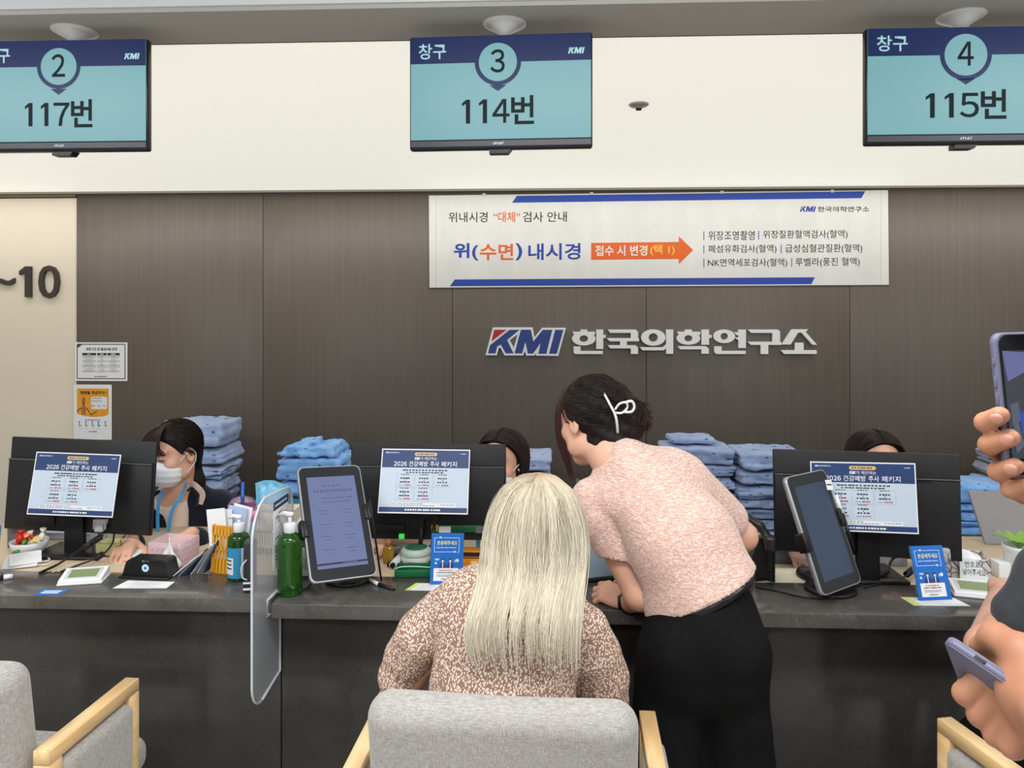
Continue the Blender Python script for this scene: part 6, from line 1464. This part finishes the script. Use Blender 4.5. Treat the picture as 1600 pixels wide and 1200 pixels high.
F_.ell(hd3.p(0, .052, -.06), np.array((.066, .064, .062)), hd3.R, .01).ell(hd3.p(0, .09, -.045), np.array((.03, .034, .04)), hd3.R, .025)
F_.cut(hd3.p(0, .012, -.04), -hd3.f+hd3.u*.25).cut(hd3.p(0, .1, .0), hd3.u-hd3.f*.2, .01); F_.wrinkle(lambda x, y, z: .0012*np.sin(260*z+30*x))
MASK = mat('white_mask', (228, 229, 232), .8); fm = wp(F_.build('face_mask', MASK), P3)
mb = MB()
for e in (-1, 1):
    mb.tube(smooth_path([hd3.p(.058*e, .04, -.025), hd3.p(.078*e, .012, .002), hd3.p(.082*e, -.014, .012), hd3.p(.086*e, -.024, -.01)], 5), .0018, 6); mb.tube(smooth_path([hd3.p(.052*e, .035, -.09), hd3.p(.074*e, .006, -.062), hd3.p(.083*e, -.016, -.04), hd3.p(.086*e, -.024, -.012)], 5), .0018, 6)
sub(mb.build('mask_strap', MASK), fm)
EYED = mat('eye_dark', (26, 20, 18), .3); BROWM = mat('brow_brown', (64, 46, 38), .7)
def face_marks(hd, P):
    mb = MB(); mb2 = MB()
    for e in (-1, 1):
        mb.tube(smooth_path([hd.p((.03-.014)*e, .0945, .005), hd.p(.03*e, .0955, .0035), hd.p((.03+.015)*e, .089, .005)], 6), [.001]+[.0022]*11+[.001], 6)
        mb2.tube(smooth_path([hd.p(.016*e, .098, .026), hd.p(.032*e, .096, .03), hd.p(.05*e, .08, .024)], 6), [.0016]+[.0028]*11+[.001], 6, flat=1)
    wp(mb.build('eyelashes', EYED), P); wp(mb2.build('eyebrows', BROWM), P)
face_marks(hd3, P3)
F_ = Field(hd3.C-.2, hd3.C+.2, .0042); hd3.hair_cap(F_, .05, -.05, 1.0).ell(hd3.p(0, -.06, -.03), (.06, .05, .06), hd3.R, .03)
F_.chain([hd3.p(.02, -.09, -.05), A(308, 752, 2.93), A(315, 775, 2.96)], [.035, .026, .014], .03); F_.ell(hd3.p(-.076, .0, -.012), (.03, .026, .036), hd3.R, .004, 'sub').ell(hd3.p(.076, .0, -.012), (.03, .026, .036), hd3.R, .004, 'sub')
wp(F_.build('hair_mass', DKHAIR), P3).name = 'hair_underlayer'
def head_strands(hd, n, tail, spread=.01, part=0.0, cap_el=(-5, 88), az=(35, 325), k=1.02):
    P_, C_ = [], []
    c0 = hd.p(0, -.016, .03)
    for i in range(n):
        a_, e_ = rs.uniform(*az), rs.uniform(*cap_el); p0 = hd.scalp(a_, e_, k)
        if e_ < 25 and (a_ < 62 or a_ > 298): continue
        g = tail(p0, hd) if callable(tail) else np.array(tail); g = g+rs.normal(0, spread, 3); Q = []
        for s_ in np.linspace(0, 1, 11):
            v = (1-s_)*(p0-c0)+s_*(g-c0); L_ = (1-s_)*np.linalg.norm(p0-c0)+s_*np.linalg.norm(g-c0); Q.append(c0+(v*.2+nrm(v)*L_*.8))
        P_.append(Q); C_.append(dk(rs.random(), .6))
    return P_, C_
P_, C_ = head_strands(hd3, 700, hd3.p(.01, -.1, -.05))
for i in range(120):   # thin fringe
    x = rs.uniform(-.05, .05); P_.append(smooth_path([hd3.p(x*.35, .03, .122), hd3.p(x*.8, .078, .1), hd3.p(x*1.05, .101, .06), hd3.p(x*1.15+rs.normal(0, .004), .103-abs(x)*.3, .03+rs.uniform(-.014, .012))], 4)); C_.append(dk(rs.random(), .8))
wp(link('hair', strand_mesh('hair', P_, .0011, HAIRM, C_)), P3)['label'] = 'dark brown hair tied back with a thin fringe'
def plain_clerk(loc, hd, nk, shR, shL, che, hip, arms, label, cloth_, parting, maskf, hair_label, extra=None):
    P = empty('person', loc, label=label, cat='person'); L0 = np.minimum.reduce([x for ar in arms for x in ar]+[hip, shL, shR])-.28; H0 = np.maximum.reduce([x for ar in arms for x in ar]+[hip, shL, shR, hd.C])+.2
    F = Field((L0[0], min(L0[1], hip[1]-.55), 0), (H0[0], H0[1], hd.C[2]+.16), .0065); hd.add(F, nk, .05); torso(F, nk, shR, shL, che, hip); legs(F, hip)
    for (s_, e_, w_, d_, n_, t_) in [(a[0], a[1], a[2], a[3], a[4], a[5]) for a in arms]:
        F.chain([s_, e_, w_], [.043, .041, .027], .015); hand(F, w_, d_, n_, t_, .95, (22, 30, 20))
    wp(F.build('body', SKIN), P)
    F = Field((L0[0], min(L0[1], hip[1]-.4), .4), (H0[0], H0[1], hd.C[2]), .0072); torso(F, nk+np.array((0, 0, -.02)), shR, shL, che, hip, grow=.018)
    for a in arms: F.cap(a[0], a[0]*.55+a[1]*.45, .06, .056, .02); F.cap(a[0]*.6+a[1]*.4, a[1], .048, .046, 0, mode='sub')
    F.wrinkle(folds(9, .003)).cap(hd.p(0, -.02, -.06), nk+np.array((0, -.02, 0)), .06, .062, .004, mode='sub').cut((0, 0, .45), (0, 0, -1)); wp(F.build('top', cloth_), P)
    face_marks(hd, P)
    if maskf:
        F = Field(hd.C-.16, hd.C+.16, .004); F.ell(hd.p(0, .052, -.06), np.array((.066, .064, .062)), hd.R, .01).ell(hd.p(0, .09, -.045), np.array((.03, .034, .04)), hd.R, .025).cut(hd.p(0, .012, -.04), -hd.f+hd.u*.25).cut(hd.p(0, .1, .0), hd.u-hd.f*.2, .01); fm = wp(F.build('face_mask', MASK), P)
        mb = MB()
        for e in (-1, 1): mb.tube(smooth_path([hd.p(.058*e, .04, -.025), hd.p(.078*e, .012, .002), hd.p(.082*e, -.014, .012), hd.p(.086*e, -.024, -.01)], 5), .0018, 6)
        sub(mb.build('mask_strap', MASK), fm)
    F = Field(hd.C-np.array((.2, .2, .3)), hd.C+.2, .0045); hd.hair_cap(F, .03, -.09, 1.02)
    for e in (-1, 1): F.chain([hd.p(.07*e, -.02, .0), hd.p(.078*e, -.03, -.09), hd.p(.08*e, -.035, -.2)], [.03, .028, .018], .02)
    wp(F.build('hair_mass', DKHAIR), P).name = 'hair_underlayer'
    P_, C_ = [], []
    for i in range(800):
        e = 1 if rs.random() < .5 else -1; y0 = rs.uniform(-.1, .06); q = math.sqrt(max(0, 1-((y0+.016)/.105)**2)); a_ = rs.uniform(.0, .12)
        top = hd.p(parting+e*.004, y0, .03+.0985*q); kf = rs.uniform(0, 1); fr2 = max(0, y0)
        P_.append(smooth_path([top, hd.p(parting*.5+e*(.045+a_*.1), y0+.006, .03+.083*q), hd.p(e*.086, y0*.75-.008, .03+.02*q), hd.p(e*(.09-.004*kf), y0*.4-.03, -.06), hd.p(e*(.088+.012*rs.normal(0, .4)), -.04+.02*kf, -.2-.04*kf)], 3)); C_.append(dk(rs.random(), .4))
    wp(link('hair', strand_mesh('hair', P_, .0012, HAIRM, C_)), P)['label'] = hair_label
    return P
h4 = Head(A(783, 722, 2.84), (-.32, -.94, -.05), (.02, -.05, 1), 1.0)
nk4 = A(785, 792, 2.92); C_l = A(640, 858, 2.7); C_l[2] = ZD+.05
w4 = A(598, 868, 2.58); w4[2] = ZD+.04
plain_clerk((-.15, 2.95, 0), h4, nk4, A(718, 815, 2.93), A(850, 815, 2.95), A(785, 860, 2.95), np.array((-.13, 3.08, .55)), [(A(718, 818, 2.93), A(668, 852, 2.78), w4, (-.6, -.5, -.15), (0, 0, 1), (.7, -.7, 0)), (A(850, 818, 2.95), A(872, 900, 2.86), np.array((-.02, 2.62, ZD+.04)), (-.6, -.6, -.1), (0, 0, 1), (-1, 0, 0))], 'masked clerk half hidden behind the monitor next to the blonde person', NAVYF, 0, True, 'long dark hair parted in the middle')
h5 = Head(A(1370, 725, 2.84), (.05, -.97, -.06), (.02, -.05, 1), 1.0); nk5 = A(1368, 800, 2.92)
w5 = A(1236, 896, 2.56); w5[2] = ZD+.055
plain_clerk((1.3, 2.95, 0), h5, nk5, A(1304, 825, 2.93), A(1436, 825, 2.93), A(1370, 870, 2.95), np.array((1.31, 3.08, .55)), [(A(1304, 830, 2.93), A(1212, 868, 2.72), w5, (.12, -.8, -.3), (0, -.2, 1), (.9, .2, 0)), (A(1436, 830, 2.93), A(1455, 900, 2.86), np.array((1.4, 2.66, ZD+.04)), (-.4, -.6, -.1), (0, 0, 1), (-1, 0, 0))], 'clerk whose forehead shows above the window 4 monitor, bare arm on the desk', JEAN, .008, False, 'black hair parted near the middle')

# ------------------------------------------------------------ person in charcoal on the chair by the photo edge
P6 = empty('person', (1.2, 1.6, 0), label='seated person in a charcoal T-shirt, arm resting near the counter, cut by the photo edge', cat='person')
shL, shR = A(1650, 918, 1.62), np.array((1.46, 1.58, 1.0)); elL = A(1536, 1020, 1.66); wrL = np.array((1.02, 2.0, .80)); nk = np.array((1.26, 1.62, 1.1)); che = np.array((1.26, 1.58, .9)); hip = np.array((1.24, 1.5, .56))
elL = A(1543, 1012, 1.68); wrL = A(1568, 926, 1.98)
hd6 = Head((1.27, 1.68, 1.24), (-.1, 1, -.2), (0, .2, 1), 1.0)
F_ = Field((.7, 1.2, 0), (1.75, 2.4, 1.42), .0075); hd6.add(F_, nk); torso(F_, nk, shL, shR, che, hip)
F_.chain([shL, elL, wrL], [.05, .043, .03], .015).chain([shR, (1.5, 1.75, .78), (1.36, 2.0, .79)], [.05, .042, .028], .015); hand(F_, wrL, (.5, .8, -.05), (0, 0, 1), (1, 0, 0)); hand(F_, (1.36, 2.0, .8), (-.2, .9, 0), (0, 0, 1), (-1, 0, 0)); legs(F_, hip, 0, .42)
wp(F_.build('body', SKIN), P6)
F_ = Field((.8, 1.2, .5), (1.75, 1.95, 1.16), .0062); torso(F_, nk+np.array((0, 0, -.02)), shL, shR, che, hip, grow=.028); F_.cap(shL, A(1598, 965, 1.645), .072, .062, .03).cap(shR, (1.5, 1.7, .86), .075, .075, .03)
F_.wrinkle(folds(12, .006, (10, 22))); F_.cut((0, 0, .54), (0, 0, -1)); wp(F_.build('t_shirt', CHAR), P6)
F_ = Field((.95, 1.25, .03), (1.55, 2.1, .66), .008); legs(F_, hip, .02, .42); F_.cap(hip, hip+np.array((0, 0, .06)), .15, .14, .03, flat=((0, 1, 0), .8)).cut((0, 0, .06), (0, 0, -1)); wp(F_.build('trousers', BLACKF), P6)
F_ = Field(hd6.C-.2, hd6.C+.2, .006); hd6.hair_cap(F_, .05, -.08, 1.02); wp(F_.build('hair', DKHAIR), P6)

# ------------------------------------------------------------ person outside the frame whose two hands hold phones
LAV = mat('lavender_case', (100, 99, 122), .5); GLASSB = mat('phone_glass', (16, 18, 24), .08)
up_loc, up_rot = Vector((.517, .801, 1.485)), (R(-5.8), R(-1.2), R(11.6)); RU = TRS(up_loc, up_rot)
def phone(name_label, Rm, loc, screen, cam_on_back=True):
    r = empty('smartphone', loc, label=name_label, cat='phone'); w_, h_, d_ = .074, .152, .0105; rr = .011
    pts = []
    for cx, cz_, a0 in ((w_/2-rr, h_/2-rr, 0), (-w_/2+rr, h_/2-rr, 90), (-w_/2+rr, -h_/2+rr, 180), (w_/2-rr, -h_/2+rr, 270)): pts += [(cx+rr*math.cos(R(a0+q)), cz_+rr*math.sin(R(a0+q))) for q in range(0, 91, 15)]
    mb = MB(); mb.M = Rm; mb.prism(pts, d_, None, Matrix.Translation((0, 0, 0)), True); bmesh.ops.bevel(mb.bm, geom=[e for e in mb.bm.edges if e.calc_length() > 0 and len(e.link_faces) == 2 and e.calc_face_angle(0) > 1.2], offset=.0015, segments=2, affect='EDGES')
    cse = wp(mb.build('case', LAV), r)
    mb = MB(); mb.M = Rm; mb.prism([(x*.93, z*.965) for x, z in pts], .001, None, Matrix.Translation((0, -.0008, 0)), True); wp(mb.build('front_glass', GLASSB), r)
    if screen:
        s = Print(w_*.87, h_*.93, screen[0], .0003, -w_*.435, -h_*.465)
        for (q, m_, l_) in screen[1]: s.poly(q, m_, l_)
        o = s.build('screen'); o.matrix_world = Rm @ Matrix.Translation((0, -.0012, 0)); o.parent = r; o.matrix_parent_inverse = Matrix.Translation(-Vector(r.location))
    for z in (.045, .024, .006):
        mb = MB(); mb.M = Rm; mb.box((-w_/2-.0004, d_/2, z), (.0014, .0035, .007 if z > .04 else .013), bev=.0006); sub(mb.build('side_button', LAV), cse)
    mb = MB(); mb.M = Rm; mb.box((.016, d_+.0012, .052), (.034, .003, .036), bev=.0014, m=GLASSB)
    for q in ((.008, .06), (.024, .06), (.016, .044)): mb.cyl((q[0], d_+.002, q[1]), (q[0], d_+.0042, q[1]), .0065, m=BLACKP).cyl((q[0], d_+.0042, q[1]), (q[0], d_+.0046, q[1]), .0045, m=GLASSB)
    sub(mb.build('camera_module', None), cse)
    mb = MB(); mb.M = Rm; mb.box((0, d_/2, -h_/2-.0002), (.011, .004, .001), bev=.0004); sub(mb.build('port', BLACKM), cse); return r
def em(n, c, s_=.7): return mat(n, (10, 10, 14), .12, emit=c, estr=s_)
PB = em('phone_wall', (70, 72, 84)); PV = em('phone_ceiling', (120, 124, 178)); PG = em('phone_figure', (96, 108, 128)); PU = em('phone_blue', (50, 90, 190)); PK = em('phone_black', (10, 12, 16)); PW = em('phone_pale', (150, 160, 180))
phone('lavender smartphone held upright with its camera view of the room on screen', RU, up_loc, (PB, [([(0, .03), (0, .0), (1, .0), (1, .12), (.5, .1), (0, .1)], PK, 1), ([(0, .1), (.5, .12), (1, .1), (1, .2), (.5, .24), (.05, .33)], PV, 1), ([(.05, .5), (.2, .48), (.22, .62), (.06, .66)], PG, 2), ([(.2, .56), (.5, .54), (.52, .7), (.22, .72)], PU, 2), ([(.05, .68), (.15, .62), (.24, .8), (.08, .86)], PG, 3), ([(.28, .75), (.42, .66), (.8, .62), (1, .66), (1, .88), (.32, .88)], PG, 3), ([(0, .9), (1, .88), (1, 1), (0, 1)], PK, 4), ([(.08, .92), (.2, .92), (.2, .97), (.08, .97)], PW, 5)]))
la = nrm(np.array((.461, .54, -.70))); wa = np.array((.54, -.848, -.302)); wa = nrm(wa-la*(wa@la)); ya = np.cross(la, wa)
lo_c = A(1472, 1000, .80)+.037*wa+.076*la
RL2 = frame(tuple(wa), tuple(ya), tuple(la), tuple(lo_c-ya*.0105))
phone('lavender smartphone held low with its charging port towards the viewer', RL2, Vector(lo_c), None)
P7 = empty('person', (.95, .62, 0), label='standing person outside the frame, two hands reaching in with lavender phones', cat='person')
Fh = Field((.40, .66, 1.28), (.80, .98, 1.58), .003)
fing = [([(1598, 672, .835), (1556, 668, .832), (1540, 660, .803), (1562, 649, .785)], (.0105, .0115, .0118, .0105)), ([(1606, 706, .838), (1560, 706, .836), (1546, 695, .803), (1578, 684, .784)], (.0108, .0118, .012, .0106)), ([(1616, 738, .838), (1575, 744, .836), (1560, 737, .803), (1585, 729, .784)], (.0105, .0112, .0115, .010)), ([(1630, 768, .84), (1600, 775, .83), (1578, 765, .80), (1604, 757, .79)], (.0095, .010, .0098, .0085))]
for P, rr in fing: Fh.chain([A(*q) for q in P], [x*.9 for x in rr], .0025)
pal = A(1650, 735, .865); wrU = A(1712, 800, .83)
for P, rr in fing: Fh.cap(A(*P[0]), pal, .0105, .02, .006)
Fh.cap(pal, wrU, .034, .028, .03, flat=((0, 1, 0), .6)).chain([A(1690, 760, .85), A(1668, 690, .82), A(1650, 640, .80), A(1645, 600, .793)], [.018, .0135, .0115, .009], .01); Fh.cap(wrU, wrU+np.array((.05, -.03, -.08)), .028, .032, .01)
Fl = Field((.36, .62, 1.02), (.75, 1.0, 1.34), .003)
kn = [((1566, 1036, .80), (1508, 1084, .81), (1512, 1072, .85), (1535, 1052, .87)), ((1580, 1072, .79), (1531, 1118, .80), (1532, 1098, .845), (1552, 1078, .87)), ((1592, 1104, .78), (1556, 1148, .79), (1556, 1126, .835), (1574, 1104, .86)), ((1606, 1132, .765), (1582, 1166, .775), (1584, 1146, .815), (1600, 1124, .84))]
wrD = A(1668, 1128, .70)
for i, P in enumerate(kn): Fl.chain([A(*q) for q in P], [.0128, .0125, .0105, .009], .0025); Fl.cap(A(*P[0]), wrD, .0142, .026, .007)
Fl.ell(A(1612, 1082, .755), (.03, .027, .034), k=.02)
Fl.chain([A(1640, 1075, .735), A(1598, 1020, .765), A(1556, 996, .795), A(1530, 1010, .815)], [.022, .0165, .0135, .010], .012)
Fl.cap(wrD, wrD+np.array((.07, -.05, -.03)), .027, .032, .02)
Fb = Field((.5, .3, 0), (1.35, 1.0, 1.76), .0115)
shl, shr, nk7, hip7 = np.array((.76, .55, 1.36)), np.array((1.12, .6, 1.36)), np.array((.94, .58, 1.46)), np.array((.95, .6, .92))
hd7 = Head((.93, .62, 1.6), (-.2, 1, -.1), (0, 0, 1), 1.0); hd7.add(Fb, nk7); torso(Fb, nk7, shl, shr, np.array((.94, .6, 1.25)), hip7); 
Fb.chain([shl, (.76, .44, 1.08), wrD+np.array((.05, -.035, -.02))], [.045, .042, .031], .02).chain([shr, (1.06, .66, 1.1), wrU+np.array((.04, -.024, -.065))], [.045, .042, .031], .02)
for sx in (-1, 1): Fb.chain([hip7+np.array((sx*.08, 0, -.02)), (hip7[0]+sx*.09, .6, .48), (hip7[0]+sx*.09, .58, .08), (hip7[0]+sx*.09, .68, .035)], [.085, .06, .04, .035], .03)
b7 = wp(link('body', join('body', [Fh.mesh('a', SKIN2), Fl.mesh('b', SKIN2), Fb.mesh('c', SKIN2)], SKIN2)), P7)
F_ = Field((.6, .35, .8), (1.3, .95, 1.5), .011); torso(F_, nk7+np.array((0, 0, -.03)), shl, shr, np.array((.94, .6, 1.25)), hip7, grow=.022); F_.cap(shl, (.765, .47, 1.2), .062, .06, .02).cap(shr, (1.09, .63, 1.2), .062, .06, .02); F_.wrinkle(folds(2, .004)); wp(F_.build('shirt', CHAR), P7)
F_ = Field((.7, .35, .03), (1.2, .85, 1.0), .011)
for sx in (-1, 1): F_.chain([hip7+np.array((sx*.08, 0, -.02)), (hip7[0]+sx*.09, .6, .48), (hip7[0]+sx*.09, .58, .06)], [.1, .08, .065], .03)
F_.cap(hip7, hip7+np.array((0, 0, .03)), .14, .13, .03, flat=((0, 1, 0), .8)).cut((0, 0, .05), (0, 0, -1)); wp(F_.build('trousers', BLACKF), P7)
F_ = Field(hd7.C-.2, hd7.C+.2, .008); hd7.hair_cap(F_, .05, -.08, 1.02); wp(F_.build('hair', DKHAIR), P7)
for (P, rr) in fing[:3]:
    a, c_ = A(*P[2]), A(*P[3]); d_ = nrm(c_-a); n_ = np.array((-.15, -1, .25)); n_ = nrm(n_-d_*(n_@d_)); s_ = np.cross(d_, n_)
    mb = MB(); mb.M = frame(tuple(d_), tuple(s_), tuple(n_), tuple(a+(c_-a)*.95+n_*(rr[3]*.62))); mb.sphere((0, 0, 0), (.0085, .0064, .0034), n=14); sub(mb.build('fingernail', NAIL), b7)
for x in (-2.2, 0, 2.2):
    panel_light(x, .75); panel_light(x, -1.3)
